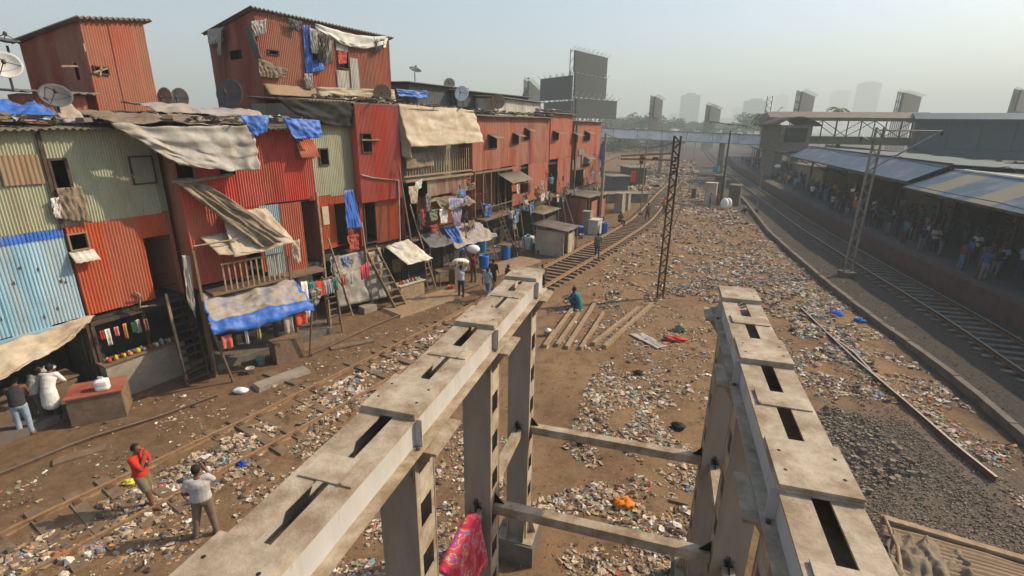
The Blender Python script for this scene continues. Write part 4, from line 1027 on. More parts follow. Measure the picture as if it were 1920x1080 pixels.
cur('blue tarp strip hanging down the middle of the tall rooftop hut', FBt, [(568, 46), (582, 48), (588, 138), (574, 140)], 'blue_tarp', .12, fold=.04, sag=0, name='tarpaulin', wr=.06)
cur('blue tarp rag around the broken opening of the tall rooftop hut', FBt, [(586, 118), (612, 100), (608, 132), (584, 136)], 'blue_tarp', .16, sag=0, name='tarpaulin')
cur('grey brown garments hanging at the eave in the middle of the tall rooftop hut', FBt, [(580, 52), (606, 60), (612, 104), (584, 100)], 'grey_tarp', .25, fold=.08, sag=0, freq=4)
cur('dark garments hanging beside the broken opening of the tall hut', FBt, [(598, 62), (620, 68), (606, 118), (596, 116)], 'dark_metal', .3, fold=.06, sag=0, freq=4)
cur('torn grey green netting looped across the front of the tall rooftop hut', FBt, [(484, 108), (540, 130), (532, 146), (486, 144)], 'old_cloth', .2, fold=.07, sag=.05, freq=4)
cur('grey tarp hanging at the far left corner of the tall rooftop hut', Fac((-15.0, 26.2), (-10.8, 23.05)), [(388, 56), (420, 50), (416, 78), (392, 86)], 'grey_tarp', .25, fold=.08, sag=0)
cur('long grey rag hanging from the left eave of the tall rooftop hut', Fac((-15.0, 26.2), (-10.8, 23.05)), [(406, 54), (416, 52), (414, 104), (408, 104)], 'grey_tarp', .3, fold=.04, sag=0)
cur('dark teal rag strung down the shaded side of the tall rooftop hut', Fac((-15.0, 26.2), (-10.8, 23.05)), [(455, 48), (472, 60), (492, 112), (478, 106)], 'dish_dark', .3, fold=.05, sag=0)
# lower roofs behind the front row
def hut(label, P, Q, depth, z0, z1, wm, holes=(), roof='asbestos'):
    F = Fac(P, Q); root = thing('rooftop_hut', label, 'hut', F.pt(F.L/2, z0, -depth/2))
    corr(F, 0, F.L, z0, z1, wm, parent=root, holes=[F.rect(*q) for q in holes], pitch=.15)
    for a, b_ in ((F.pt(0, 0, -depth), F.P), (F.pt(F.L, 0), F.pt(F.L, 0, -depth)), (F.pt(F.L, 0, -depth), F.pt(0, 0, -depth))):
        f_ = Fac((a.x, a.y), (b_.x, b_.y)); corr(f_, 0, f_.L, z0, z1, wm, 'side_wall', root, pitch=.15)
    b3 = B(); b3.grid(lambda u, v: F.pt(-.3+(F.L+.6)*u, z1+.05+.1*v+.03*math.sin(F.L*u*2*math.pi/.18), .3-(depth+.6)*v), int(F.L/.05), 4); b3.obj('roof', M(roof), root, .03)
    return F, root
hut('low dark hut behind the tall rooftop hut, blue tarp on its wall', (-6.0, 30.5), (-3.4, 35.0), 4, 8.2, 10.4, 'dish_dark')
Fh, _ = hut('grey roofed hut above the long brick red house with a dark wall', (-3.6, 33.5), (1.0, 40.5), 4, 8.2, 10.2, 'dish_dark')
hut('small whitewashed hut with soot stain beside the dark one on the roofs', (-1.3, 34.5), (2.0, 42.0), 3, 8.3, 9.9, 'white_sheet')
cur('blue tarp patch on the low dark hut behind the tall rooftop hut', Fac((-6.0, 30.5), (-3.4, 35.0)), [(742, 166), (800, 170), (802, 184), (748, 180)], 'blue_tarp', .35, sag=.1, wr=.1, name='tarpaulin')
hut('back roof of the second row left of the red rooftop hut', (-22, 14.0), (-15.2, 20.5), 4, 6.5, 8.5, 'rust_red')
FC, rc = hut('small red shed on the roof in front of the left rooftop hut', (-14.2, 15.3), (-13.3, 16.5), 1.6, 7.9, 8.9, 'brick_red')
hut('grey second row roof filling the gap between the two rooftop huts', (-16.5, 22), (-11.9, 25.0), 5, 6.5, 8.6, 'dish_dark')
# roof tarps
def lay(name, label, pts, mat, cat='tarpaulin', **k): return sheet(name, label, cat, pts, M(mat), **k)
lay('tarpaulin', 'grey brown tarpaulin sagging over the eave of the bright red house, above its windows', [F3.pt(-1.5, 8.12, .42), F3.pt(2.3, 8.12, .48), F3.pt(2.25, 6.7, .65), F3.pt(-.1, 6.95, .6)], 'grey_tarp', nu=60, nv=30, sag=.22, wr=.16, fold=.07, freq=1.6, edge=.08, seed=11)
lay('tarpaulin', 'dusty tarpaulin lying flat on the roof of the bright red house', [F3.pt(-1.8, 8.45, -2.5), F3.pt(2.6, 8.4, -2.3), F3.pt(2.4, 8.16, .45), F3.pt(-1.5, 8.16, .42)], 'old_cloth', nu=40, nv=24, sag=-.05, wr=.15, seed=12)
lay('tarpaulin', 'blue tarpaulin with pale dust along the roof edge behind the grey one', [F3.pt(-.6, 8.75, -2.2), F3.pt(3.6, 8.55, -1.9), F3.pt(3.4, 8.42, -.2), F3.pt(.1, 8.45, -.9)], 'dust_tarp', nu=40, nv=16, sag=-.05, wr=.15, seed=13)
lay('tarpaulin', 'blue tarpaulin corner drooping over the eave of the bright red house', [F3.pt(1.9, 8.4, .4), F3.pt(2.9, 8.4, .45), F3.pt(2.7, 7.9, .55), F3.pt(2.3, 7.75, .55)], 'blue_tarp', nu=14, nv=10, sag=.0, wr=.1, seed=14)
lay('tarpaulin', 'blue tarpaulin hanging over the right corner of the bright red house roof', [F3.pt(3.3, 8.35, .5), F3.pt(4.7, 8.3, .5), F3.pt(4.65, 7.7, .6), F3.pt(3.6, 7.65, .6)], 'blue_tarp', nu=24, nv=14, sag=.0, wr=.09, seed=15)
lay('tarpaulin', 'faded blue tarpaulin over the roofs at the left edge', [F1.W(-80, 186, -2.2), F1.W(62, 182, -2.2), F1.W(118, 228, -.9), F1.W(-80, 228, -.9)], 'blue_tarp', nu=30, nv=16, sag=.0, wr=.2, seed=16)
lay('tarpaulin', 'small blue and grey tarp propped up in front of the left rooftop hut', [F2.pt(.55, 8.75, -.5), F2.pt(1.0, 8.8, -.6), F2.pt(1.2, 8.1, -.1), F2.pt(.6, 8.1, -.1)], 'dust_tarp', nu=12, nv=10, sag=.0, wr=.06, seed=17)
lay('tarpaulin', 'black sheeting slung under the eave between the red houses', [F4.pt(-1.6, 9.1, .4), F4.pt(2.3, 9.0, .4), F4.pt(2.2, 8.05, .3), F4.pt(-.2, 8.2, .3)], 'black', nu=30, nv=12, sag=.05, wr=.12, seed=18)
# awnings on the bright red house
lay('awning', 'dirty beige awning with brown folds over the balcony of the bright red house', [F3.W(415, 392, .05), F3.W(498, 390, .05), F3.pt(3.0, 4.15, .95), F3.pt(.85, 4.0, .95)], 'beige_tarp', 'awning', nu=40, nv=20, sag=.1, wr=.12, seed=21)
lay('awning', 'long brown rag twisted from the red house window down to its awning', [F3.W(322, 338, .08), F3.W(370, 334, .08), F3.pt(2.85, 4.25, .85), F3.pt(1.8, 4.15, .9)], 'old_cloth', 'hanging cloth', nu=30, nv=40, sag=.0, wr=.14, fold=.1, freq=2.2, seed=22)
lay('awning', 'left awning sheet of bleached board projecting from the bright red house', [F3.pt(.3, 4.65, .05), F3.pt(1.5, 4.65, .05), F3.pt(1.8, 4.05, .95), F3.pt(.45, 4.15, .9)], 'beige_tarp', 'awning', nu=20, nv=10, sag=.02, wr=.06, seed=23)
lay('awning', 'limp cloth end dangling from the right side of the beige awning', [F3.pt(2.85, 4.15, .9), F3.pt(3.2, 4.2, .85), F3.pt(3.2, 3.35, .8), F3.pt(2.95, 3.3, .8)], 'beige_tarp', 'hanging cloth', nu=10, nv=14, sag=.0, wr=.08, fold=.05, seed=24)
b2 = B(); b2.tube([F3.W(363, 462, .7), F3.W(446, 448, .7)], .03, 6); tag(b2.obj('bamboo_pole', M('pale_wood')), 'thin bamboo pole poking out below the beige awning', 'pole')
b2 = B(); b2.tube([F3.W(322, 342, .1), F3.W(360, 340, .15), F3.W(435, 327, .15)], .06, 8); tag(b2.obj('rolled_cloth', M('old_cloth')), 'rolled grey cloth lying along the sill under the red house windows', 'hanging cloth')
lay('hanging_cloth', 'grey plastic sheet hanging beside the dark stairs of the bright red house', [F3.W(340, 478, .6), F3.W(356, 480, .6), F3.W(368, 598, .6), F3.W(350, 560, .6)], 'grey_tarp', 'hanging cloth', nu=10, nv=24, sag=.0, wr=.08, fold=.05, seed=25)
# house 6 awnings and cloths
lay('awning', 'ragged straw coloured awning projecting under the patched rusty panel', [F6.pt(1.6, 4.5, .0), F6.pt(4.8, 4.5, .0), F6.pt(4.6, 4.0, 1.1), F6.pt(2.0, 4.0, 1.2)], 'old_cloth', 'awning', nu=40, nv=16, sag=.05, wr=.2, fold=.05, edge=.1, seed=31)
lay('awning', 'blue and grey tarp awning over the stall behind the man carrying a sack', [F6.pt(2.6, 2.75, .3), F6.pt(5.6, 2.8, .2), F6.pt(5.9, 1.95, 1.7), F6.pt(2.2, 1.9, 1.5)], 'dust_tarp', 'awning', nu=40, nv=20, sag=.12, wr=.15, edge=.08, seed=32)
lay('awning', 'dark tarp awning left of the blue and grey one', [F6.pt(.6, 2.8, .3), F6.pt(2.6, 2.8, .3), F6.pt(2.4, 2.1, 1.2), F6.pt(.4, 2.2, 1.2)], 'dish_dark', 'awning', nu=24, nv=12, sag=.1, wr=.12, seed=33)
om = M('ornate', (.62, .42, .22), .9, .35, 9, .3, 0, (.08, .14, .45), .75, 4)
cur('patterned orange and blue bedspread tied in the middle, hanging over the blue grey awning', F6, [(838, 372), (870, 372), (862, 424), (852, 424)], 'ornate', .9, fold=.05, sag=0, name='hung_bedspread')
cur('cream trousers hanging on the line under the slatted railing', F6, [(765, 350), (785, 348), (782, 382), (770, 382)], 'beige_tarp', .4, fold=.03, sag=0, name='hung_trousers')
cur('white shirts hung on the line next to the cream trousers', F6, [(778, 342), (792, 335), (790, 352), (780, 358)], 'white_cloth', .4, fold=.03, sag=0, name='hung_shirts')
cur('striped towel hanging in front of the stall with the blue grey awning', F6, [(823, 392), (841, 391), (838, 418), (826, 419)], 'white_cloth', .9, fold=.02, sag=0, name='hung_towel')
b2 = B(); b2.tube([F6.W(748, 312, .5), F6.W(757, 370, .7), F6.W(771, 452, 1.0)], .045, 8); tag(b2.obj('bamboo_pole', M('wood')), 'long leaning bamboo pole in front of the open fronted house', 'pole')
# first ground-floor sheets
lay('awning', 'large beige cloth awning tied up over the stall at the left edge', [F1.pt(1.5, 2.6, .1), F1.pt(F1.L+.1, 2.8, .3), F1.W(140, 632, .6), F1.W(-60, 742, 1.2)], 'beige_tarp', 'awning', nu=50, nv=24, sag=.16, wr=.16, fold=.02, seed=41)
lay('awning', 'buckled white metal sheet awning propped over the snack stall', [F5.W(722, 462, .3), F5.W(765, 448, .3), F5.W(812, 485, 1.6), F5.W(764, 497, 1.7)], 'white_sheet', 'awning', nu=20, nv=16, sag=.0, wr=.06, edge=.05, seed=42)
# roof clutter
def debris(label, F, n, z, o0, o1, seed, mats=('asbestos', 'old_cloth', 'wood', 'white_sheet', 'dark_metal')):
    rg = random.Random(seed); bb = B()
    for k in range(int(n*1.6)):
        a = rg.uniform(-.1, F.L+.1); o = rg.uniform(o0, o1); c = F.pt(a, z+rg.uniform(.02, .16)-o*.04, o); t = rg.random()
        rm = Matrix.Rotation(rg.uniform(0, 6.3), 3, 'Z') @ Matrix.Rotation(rg.uniform(-.25, .25), 3, 'X')
        if t < .4: bb.box(c, (rg.uniform(.3, 1.4), rg.uniform(.05, .14), .04), rm, rg.choice((0, 2)))
        elif t < .6: bb.box(c, (rg.uniform(.15, .4), rg.uniform(.1, .25), rg.uniform(.06, .14)), rm, rg.choice((0, 0, 4)), .9)
        else:
            w1, w2 = rg.uniform(.15, .55), rg.uniform(.1, .4); mi = rg.choice((0, 1, 1, 1, 3, 4, 2)); sd = rg.random()*99
            bb.grid(lambda u, v: c+rm @ Vector(((u-.5)*w1, (v-.5)*w2, .12*noise.noise(Vector((u*3, v*3, sd))))), 4, 3, mi)
    return tag(bb.obj('roof_debris', [M(q) for q in mats]), label, 'rubbish', kind='stuff')
debris('scraps, planks and rags scattered on the roofs of the green houses', F1, 130, 8.1, -3.5, .2, 1)
debris('scraps and rags on the roof between the green and red houses', F2, 90, 8.1, -3.5, .2, 2)
debris('planks and rags on the roof of the bright red house', F3, 90, 8.2, -3.8, .3, 3)
debris('rubbish on the roof of the narrow red house', F5, 80, 9.15, -3.8, .1, 4)
debris('rags and planks on the roof behind the beige tarpaulin', F6, 130, 9.0, -3.8, .2, 5)
debris('flattened scraps on the roof of the long brick red house', F7, 200, 8.9, -3.8, .2, 6)
debris('scraps on the roofs of the farthest houses', F8, 60, 9.3, -3.8, .2, 7)
# satellite dishes
def dish(label, base, r, face, mat='dish_grey', ht=.7):
    base = Vector(base); root = thing('satellite_dish', label, 'satellite dish', base, group='satellite dishes on the roofs')
    bb = B(); bb.tube([base-Zv*.2, base+Zv*ht], .03, 8); bb.obj('mast', M('dark_metal'), root)
    ax = Vector(face).normalized(); q = ax.to_track_quat('Z', 'Y').to_matrix(); c = base+Zv*ht+ax*.08
    bb = B(); bb.lathe([(r*k/6, .28*r*(k/6)**2) for k in range(7)], c, 24, 0, q); bb.obj('reflector', M(mat), root, .012)
    bb = B(); f = c+ax*r*.75
    for an in (0, 2.1, 4.2): bb.tube([c+q @ Vector((r*.9*math.cos(an), r*.9*math.sin(an), r*.2)), f], .012, 5)
    bb.ell(f, (.05, .05, .07), 8, 6); bb.obj('feed_arm', M('dark_metal'), root)
dish('large white satellite dish at the left edge of the roofs', F1.W(22, 158, -1.8), .36, (.55, -.75, .35), 'white_cloth', .42)
dish('black satellite dish seen from below at the top left corner', F1.W(22, 118, -2.6), .3, (.2, -.1, 1.0), 'dish_dark', .45)
dish('large dark satellite dish lying low in front of the left rooftop hut', F2.W(112, 212, -.3), .36, (.5, -.5, .5), 'dish_dark', .35)
dish('grey satellite dish at the foot of the tall hut, left of a pair', (-13.1, 20.2, 8.6), .38, (-.3, -1, .1), 'dish_grey', .4)
dish('grey satellite dish at the foot of the tall hut, right of a pair', (-12.7, 20.4, 8.6), .38, (-.1, -1, .1), 'dish_grey', .4)
dish('big dark satellite dish on the eave in front of the tall rooftop hut', F4.pt(-2.2, 8.7, .1-1.2), .52, (-.1, -1, .15), 'dish_dark', .45)
dish('tan satellite dish standing on the cloth skirt of the tall hut', (-6.6, 26.8, 9.0), .45, (.1, -1, .2), 'tan_sheet', .6)
dish('small black satellite dish high on the roof right of the tall hut', (-6.3, 34, 10.5), .4, (.3, -.3, .9), 'dish_dark', .8)
dish('white satellite dish in front of the dark rooftop hut', (-3.2, 33.0, 9.2), .45, (-.3, -1, .2), 'white_paint', .8)
dish('brown satellite dish on the roof near the whitewashed hut', F7.pt(4.2, 9.0, -.6), .45, (0, -1, .2), 'tan_sheet', .6)
dish('pale satellite dish at the right end of the rooftop huts', (1.1, 44, 9.2), .5, (-.9, -.6, .1), 'dish_grey', 1.3)
dish('small grey satellite dish far back between the huts', (-4.6, 38, 10.4), .4, (0, -1, .2), 'dish_grey', .5)
# ------------------------------------------------------------------ people
def capsule(bb, p0, p1, r0, r1, n=16, sx=1.0, side=None):
    p0 = Vector(p0); p1 = Vector(p1); d = (p1-p0); L = d.length; d = d/L if L > 1e-6 else Zv
    a = Vector(side) if side else (Vector((1, 0, 0)) if abs(d.x) < .9 else Vector((0, 1, 0)))
    u = (a-d*a.dot(d)).normalized(); v = d.cross(u); rings = []
    for t in (-90, -60, -30, 0): rings.append((p0+d*r0*math.sin(R(t)), r0*math.cos(R(t))))
    for t in (0, 30, 60, 90): rings.append((p1+d*r1*math.sin(R(t)), r1*math.cos(R(t))))
    vs = []; fs = []
    for c, r in rings:
        r = max(r, .0005)
        for k in range(n):
            t = 2*math.pi*k/n; vs.append(c+u*r*sx*math.cos(t)+v*r*math.sin(t))
    m = len(rings)
    for i in range(m-1):
        for k in range(n):
            k2 = (k+1) % n; fs.append((i*n+k, i*n+k2, (i+1)*n+k2, (i+1)*n+k))
    fs.append(tuple(range(n))[::-1]); fs.append(tuple((m-1)*n+k for k in range(n)))
    bb.add(vs, fs, 0, True)
def fuse(bb, name, mat, vox, smooth_it=5):
    me = bb.mesh(name, mat); o = bpy.data.objects.new(name, me); COL.objects.link(o)
    md = o.modifiers.new('r', 'REMESH'); md.mode = 'VOXEL'; md.voxel_size = vox; md.use_smooth_shade = True
    if smooth_it: ms = o.modifiers.new('s', 'SMOOTH'); ms.iterations = smooth_it; ms.factor = .5
    dg = bpy.context.evaluated_depsgraph_get(); dg.update(); out = bpy.data.meshes.new_from_object(o.evaluated_get(dg))
    bpy.data.objects.remove(o); bpy.data.meshes.remove(me)
    out.materials.clear(); out.materials.append(mat); out.name = name
    return out
J0 = dict(hip=(.09, 0, .9), pel=(0, 0, .93), waist=(0, .0, 1.08), chest=(0, .0, 1.27), neck=(0, .0, 1.43), head=(0, -.025, 1.575),
          shL=(.17, 0, 1.39), elL=(.235, .03, 1.12), wrL=(.235, -.06, .88), shR=(-.17, 0, 1.39), elR=(-.235, .03, 1.12), wrR=(-.235, -.06, .88),
          hpL=(.085, 0, .9), knL=(.10, -.02, .49), anL=(.11, .02, .08), toL=(.13, -.13, .035), hpR=(-.085, 0, .9), knR=(-.10, -.02, .49), anR=(-.11, .02, .08), toR=(-.13, -.13, .035))
POSES = {
 'stand': {},
 'relaxed': dict(knR=(-.13, -.07, .5), anR=(-.16, -.02, .08), toR=(-.2, -.16, .035), elL=(.26, .04, 1.13), wrL=(.16, -.16, 1.02)),
 'walk': dict(knL=(.09, -.17, .51), anL=(.09, -.24, .12), toL=(.1, -.38, .07), knR=(-.09, .04, .48), anR=(-.09, .3, .13), toR=(-.09, .2, .04), elL=(.22, .13, 1.14), wrL=(.22, .1, .9), elR=(-.22, -.06, 1.12), wrR=(-.2, -.22, .95)),
 'bag': dict(elR=(-.25, .05, 1.12), wrR=(-.26, .0, .86), elL=(.2, -.1, 1.16), wrL=(.05, -.2, 1.25)),
 'crossed': dict(elL=(.25, -.05, 1.13), wrL=(-.04, -.2, 1.14), elR=(-.25, -.05, 1.13), wrR=(.04, -.19, 1.2)),
 'thinking': dict(elL=(.2, -.12, 1.15), wrL=(-.02, -.22, 1.2), elR=(-.18, -.15, 1.14), wrR=(-.03, -.17, 1.42), head=(-.01, -.04, 1.57), knR=(-.08, -.1, .5), anR=(-.05, -.12, .08), toR=(-.07, -.27, .035)),
 'phone': dict(elR=(-.27, -.1, 1.2), wrR=(-.13, -.16, 1.48), elL=(.27, .03, 1.14), wrL=(.22, -.12, .98), knL=(.15, -.02, .49), anL=(.22, .03, .08), toL=(.26, -.12, .035), knR=(-.12, .0, .49), anR=(-.15, .04, .08), toR=(-.18, -.1, .035), head=(0, -.03, 1.575)),
 'lean': dict(chest=(0, -.12, 1.24), neck=(0, -.2, 1.38), head=(0, -.27, 1.5), shL=(.17, -.17, 1.34), shR=(-.17, -.17, 1.34), elL=(.2, -.3, 1.12), wrL=(.16, -.42, 1.02), elR=(-.2, -.3, 1.12), wrR=(-.16, -.42, 1.02), waist=(0, -.03, 1.07)),
 'overhead': dict(elL=(.3, -.04, 1.6), wrL=(.2, -.03, 1.86), elR=(-.3, -.04, 1.6), wrR=(-.2, -.03, 1.86), shL=(.17, 0, 1.42), shR=(-.17, 0, 1.42)),
 'squat': dict(pel=(0, .12, .25), hip=(0, .12, .25), waist=(0, .1, .38), chest=(0, .02, .56), neck=(0, -.06, .72), head=(0, -.13, .84), shL=(.17, -.02, .67), shR=(-.17, -.02, .67), hpL=(.09, .12, .24), hpR=(-.09, .12, .24),
               knL=(.17, -.25, .47), knR=(-.17, -.25, .47), anL=(.13, -.08, .08), anR=(-.13, -.08, .08), toL=(.15, -.23, .035), toR=(-.15, -.23, .035), elL=(.22, -.22, .5), wrL=(.08, -.4, .42), elR=(-.22, -.22, .5), wrR=(-.08, -.42, .36)),
 'sit': dict(hpL=(.09, .05, .48), hpR=(-.09, .05, .48), pel=(0, .05, .5), waist=(0, .04, .64), chest=(0, .0, .82), neck=(0, -.03, .98), head=(0, -.06, 1.12), shL=(.17, 0, .94), shR=(-.17, 0, .94), knL=(.12, -.38, .5), knR=(-.12, -.38, .5),
             anL=(.12, -.38, .09), anR=(-.12, -.38, .09), toL=(.13, -.53, .035), toR=(-.13, -.53, .035), elL=(.24, -.08, .7), wrL=(.12, -.28, .6), elR=(-.24, -.08, .7), wrR=(-.12, -.28, .6)),
}
def person_meshes(pose, vox=.02, shorts=False, long_sleeve=False, robe=False, fat=1.0, fingers=False, vest=False, cap=False):
    J = dict(J0); J.update(POSES[pose]); J = {k: Vector(v) for k, v in J.items()}
    b = B()
    capsule(b, J['pel'], J['waist'], .125*fat, .115*fat, sx=1.25, side=(1, 0, 0)); capsule(b, J['waist'], J['chest'], .11*fat, .125*fat, sx=1.3, side=(1, 0, 0))
    capsule(b, J['chest'], J['neck']-Vector((0, 0, .03)), .125*fat, .07, sx=1.35, side=(1, 0, 0)); capsule(b, J['neck']-Vector((0, 0, .06)), J['head']-Vector((0, 0, .05)), .055, .05)
    for s in 'LR':
        sg = 1 if s == 'L' else -1
        capsule(b, J['chest']+Vector((0, 0, .08)), J['sh'+s], .07, .062); capsule(b, J['sh'+s], J['el'+s], .056*fat, .042*fat); capsule(b, J['el'+s], J['wr'+s], .042*fat, .028)
        capsule(b, J['hp'+s], J['kn'+s], .085*fat, .055*fat); capsule(b, J['kn'+s], J['an'+s], .057*fat, .036)
        capsule(b, J['an'+s]+Vector((0, .02, -.035)), J['to'+s], .042, .03, sx=1.2)
        d = (J['wr'+s]-J['el'+s]).normalized(); sd = d.cross(Vector((0, 1, .2))).normalized()
        pal = J['wr'+s]+d*.045; capsule(b, J['wr'+s], pal+d*.03, .026, .034)
        if vox <= .012:
            bend = Vector((0, -.5, -.1)).normalized() if abs(d.y) < .8 else Vector((0, 0, -1))
            for q in range(4):
                k = (q-1.5)*.02; l = (.036, .043, .040, .031)[q]; a = pal+d*.035+sd*k; m_ = a+d*l; e = m_+(d+bend*.8).normalized()*l*.9
                capsule(b, a, m_, .0095, .009, 6); capsule(b, m_, e, .009, .008, 6)
            a = pal-d*.02+sd*(-.03*sg); capsule(b, a, a+(d*.7-sd*sg*.8).normalized()*.055, .012, .01, 6)
        else:
            capsule(b, pal+d*.03, pal+d*.09+Vector((0, -.02, 0)), .03, .018, sx=.7); capsule(b, pal-d*.01, pal+d*.03+sd*(-.05*sg), .013, .01)
    hd = J['head']; b.ell(hd, (.076, .092, .115), 14, 10); b.ell(hd+Vector((0, -.03, -.06)), (.05, .055, .05), 10, 6)
    b.ell(hd+Vector((0, -.098, -.012)), (.013, .02, .024), 8, 6)
    for sg in (-1, 1): b.ell(hd+Vector((sg*.078, .005, -.005)), (.01, .02, .03), 8, 6); b.ell(hd+Vector((sg*.03, -.083, .022)), (.02, .014, .009), 8, 4)
    capsule(b, hd+Vector((-.02, -.088, -.055)), hd+Vector((.02, -.088, -.055)), .008, .008, 6)
    body = fuse(b, 'body', M('skin'), vox)
    out = {'body': body}
    b = B(); f = fat
    capsule(b, J['pel']+Vector((0, 0, .0)), J['waist'], .138*f, .128*f, sx=1.28, side=(1, 0, 0)); capsule(b, J['waist'], J['chest'], .124*f, .138*f, sx=1.32, side=(1, 0, 0))
    capsule(b, J['chest'], J['neck']-Vector((0, 0, .075)), .138*f, .085, sx=1.4, side=(1, 0, 0))
    if robe: capsule(b, J['pel'], J['pel']+Vector((0, .03, -.36)), .15, .17, sx=1.25, side=(1, 0, 0))
    for s in 'LR':
        if vest: capsule(b, J['chest']+Vector((0, 0, .1)), J['sh'+s]*.8+J['chest']*.2+Vector((0, 0, .03)), .07, .05); continue
        capsule(b, J['chest']+Vector((0, 0, .08)), J['sh'+s], .08, .074)
        if long_sleeve: capsule(b, J['sh'+s], J['el'+s], .070, .056); capsule(b, J['el'+s], J['wr'+s], .056, .043)
        else: capsule(b, J['sh'+s], J['sh'+s].lerp(J['el'+s], .72), .070, .064)
    out['shirt'] = fuse(b, 'shirt', M('white_cloth'), vox)
    b = B(); capsule(b, J['pel']-Vector((0, 0, .02)), J['pel']+(J['waist']-J['pel'])*.4, .137*f, .124*f, sx=1.25, side=(1, 0, 0))
    for s in 'LR':
        if shorts: capsule(b, J['hp'+s], J['hp'+s].lerp(J['kn'+s], .82), .102*f, .088*f)
        else: capsule(b, J['hp'+s], J['kn'+s], .099*f, .071*f); capsule(b, J['kn'+s], J['kn'+s].lerp(J['an'+s], .93), .070*f, .056)
    out['trousers'] = fuse(b, 'trousers', M('dark_metal'), vox)
    b = B(); b.ell(hd+Vector((0, .014, .028)), (.086, .096, .104), 14, 10); me = b
    vs = [Vector(v) for v in b.v]; keep = [i for i, fc in enumerate(b.f) if not (sum((vs[k]-hd).y for k in fc)/4 < -.03 and sum((vs[k]-hd).z for k in fc)/4 < .075) and sum((vs[k]-hd).z for k in fc)/4 > -.05]
    b.f = [b.f[i] for i in keep]; b.m = [0]*len(keep); b.sm = [True]*len(keep)
    # push curly edges a bit
    b.v = [tuple(v+(v-hd).normalized()*.008*noise.noise(v*30)) for v in vs]
    out['hair'] = b.mesh('hair', M('hair'))
    if vox <= .012:
        b = B()
        for sg in (-1, 1): b.ell(hd+Vector((sg*.031, -.0885, .008)), (.012, .006, .006), 8, 6)
        out['eyes'] = b.mesh('eyes', M('black'))
    return out
PM = {}
def person(label, loc, face, shirt, trousers, pose='stand', scale=1.0, group=None, key=None, hair=None, skin=None, **k):
    """face: heading in degrees, 0 = looking towards the camera side (-Y), 90 = looking east"""
    kk = key or (pose+repr(sorted(k.items())))
    if kk not in PM: PM[kk] = person_meshes(pose, **k)
    loc = Vector(loc); root = thing('person', label, 'person', loc, R(face), group=group)
    root.scale = (scale,)*3
    for nm, me in PM[kk].items():
        o = bpy.data.objects.new(nm, me); COL.objects.link(o); o.parent = root
        mt = {'shirt': shirt, 'trousers': trousers, 'hair': hair, 'body': skin}.get(nm)
        if mt is not None:
            o.material_slots[0].link = 'OBJECT'; o.material_slots[0].material = mt if not isinstance(mt, tuple) else cm(mt)
    return root
W_ = (.62, .62, .60); NAVY = (.025, .035, .07); JEAN = (.10, .17, .27); BLK = (.02, .02, .022); GRY = (.30, .30, .30); BRN = (.10, .065, .045)
person('person in red T-shirt and khaki shorts standing between the rails, hand to chin', on(G(281, 953)), 95, (.50, .03, .015), (.16, .14, .085), 'thinking', .99, vox=.011, shorts=True)
person('person in grey T-shirt seen from behind, holding a phone up by the rail', on(G(392, 1001)), 205, (.42, .41, .40), (.17, .13, .10), 'phone', 1.0, vox=.011, fat=1.12)
# phone in the hand stays a thing of its own
q = on(G(392, 1001))+Matrix.Rotation(R(205), 3, 'Z') @ Vector((-.11, -.2, 1.53))
b2 = B(); b2.box(q, (.075, .012, .15), Matrix.Rotation(R(205), 3, 'Z')); tag(b2.obj('phone', M('black')), 'black phone held up to the face by the person in the grey T-shirt', 'phone')
person('person in a dark vest and pale jeans leaning at the stall under the beige awning', on(G(52, 815)), 215, (.035, .035, .04), (.28, .36, .45), 'lean', 1.02, vox=.013, vest=True)
person('person in a long white shirt bending at the stall left of the water can', on(G(108, 790)), 190, (.72, .71, .69), BLK, 'lean', 1.04, vox=.013, robe=True, long_sleeve=True)
person('person in pale grey shirt between the dark vest and the long white shirt', on(G(78, 790)), 170, (.45, .45, .43), (.14, .12, .1), 'lean', 1.0, vox=.013, robe=False, long_sleeve=True)
person('person in a pale shirt and dark trousers holding a yellow printed sack on the head', on(G(865, 557)), 185, (.45, .47, .48), (.035, .035, .04), 'overhead', .98, vox=.016, long_sleeve=False)
bb = B(); q = on(G(865, 557))+Vector((0, 0, 1.83))
bb.ell(q, (.42, .26, .16), 20, 12); ob = bb.obj('printed_sack', M('sack_white')); tag(ob, 'white sack with yellow, green and red print carried on a head', 'sack')
bb = B(); 
for dx, c_, w_ in ((-.2, 0, .12), (.0, 1, .14), (.2, 0, .12), (.08, 2, .05)):
    bb.grid(lambda u, v: q+Vector(((.43*math.sin(R(-90+180*(.5+dx+(u-.5)*w_)))), -.27*math.sin(R(60+60*v))*math.cos(math.asin(max(-1, min(1, math.sin(R(-90+180*(.5+dx+(u-.5)*w_))))))), .165*math.cos(R(60+60*v))*math.cos(math.asin(max(-1, min(1, math.sin(R(-90+180*(.5+dx+(u-.5)*w_))))))))), 5, 8, c_)
pr = bb.obj('print', [cm((.75, .5, .03)), cm((.05, .35, .12)), cm((.6, .05, .05))]); pr.location = Vector(pr.location)-ob.location; pr.parent = ob
person('person in dark red carrying a plain white sack behind the yellow printed one', on(G(888, 528)), 200, (.16, .025, .03), BRN, 'overhead', .97, vox=.016, long_sleeve=True)
bb = B(); q = on(G(888, 528))+Vector((.0, 0, 1.86)); bb.ell(q, (.36, .26, .24), 18, 12); tag(bb.obj('white_sack', M('sack_white')), 'plain white sack carried behind the yellow printed one', 'sack')
person('person in a light blue patterned shirt and jeans walking beside the girder', on(G(914, 562)), 150, (.25, .34, .42), JEAN, 'walk', .98, vox=.016)
person('person in dark brown shirt and shorts walking behind the blue patterned shirt', on(G(925, 545)), 160, (.05, .03, .028), BLK, 'walk', 1.0, vox=.016, shorts=True)
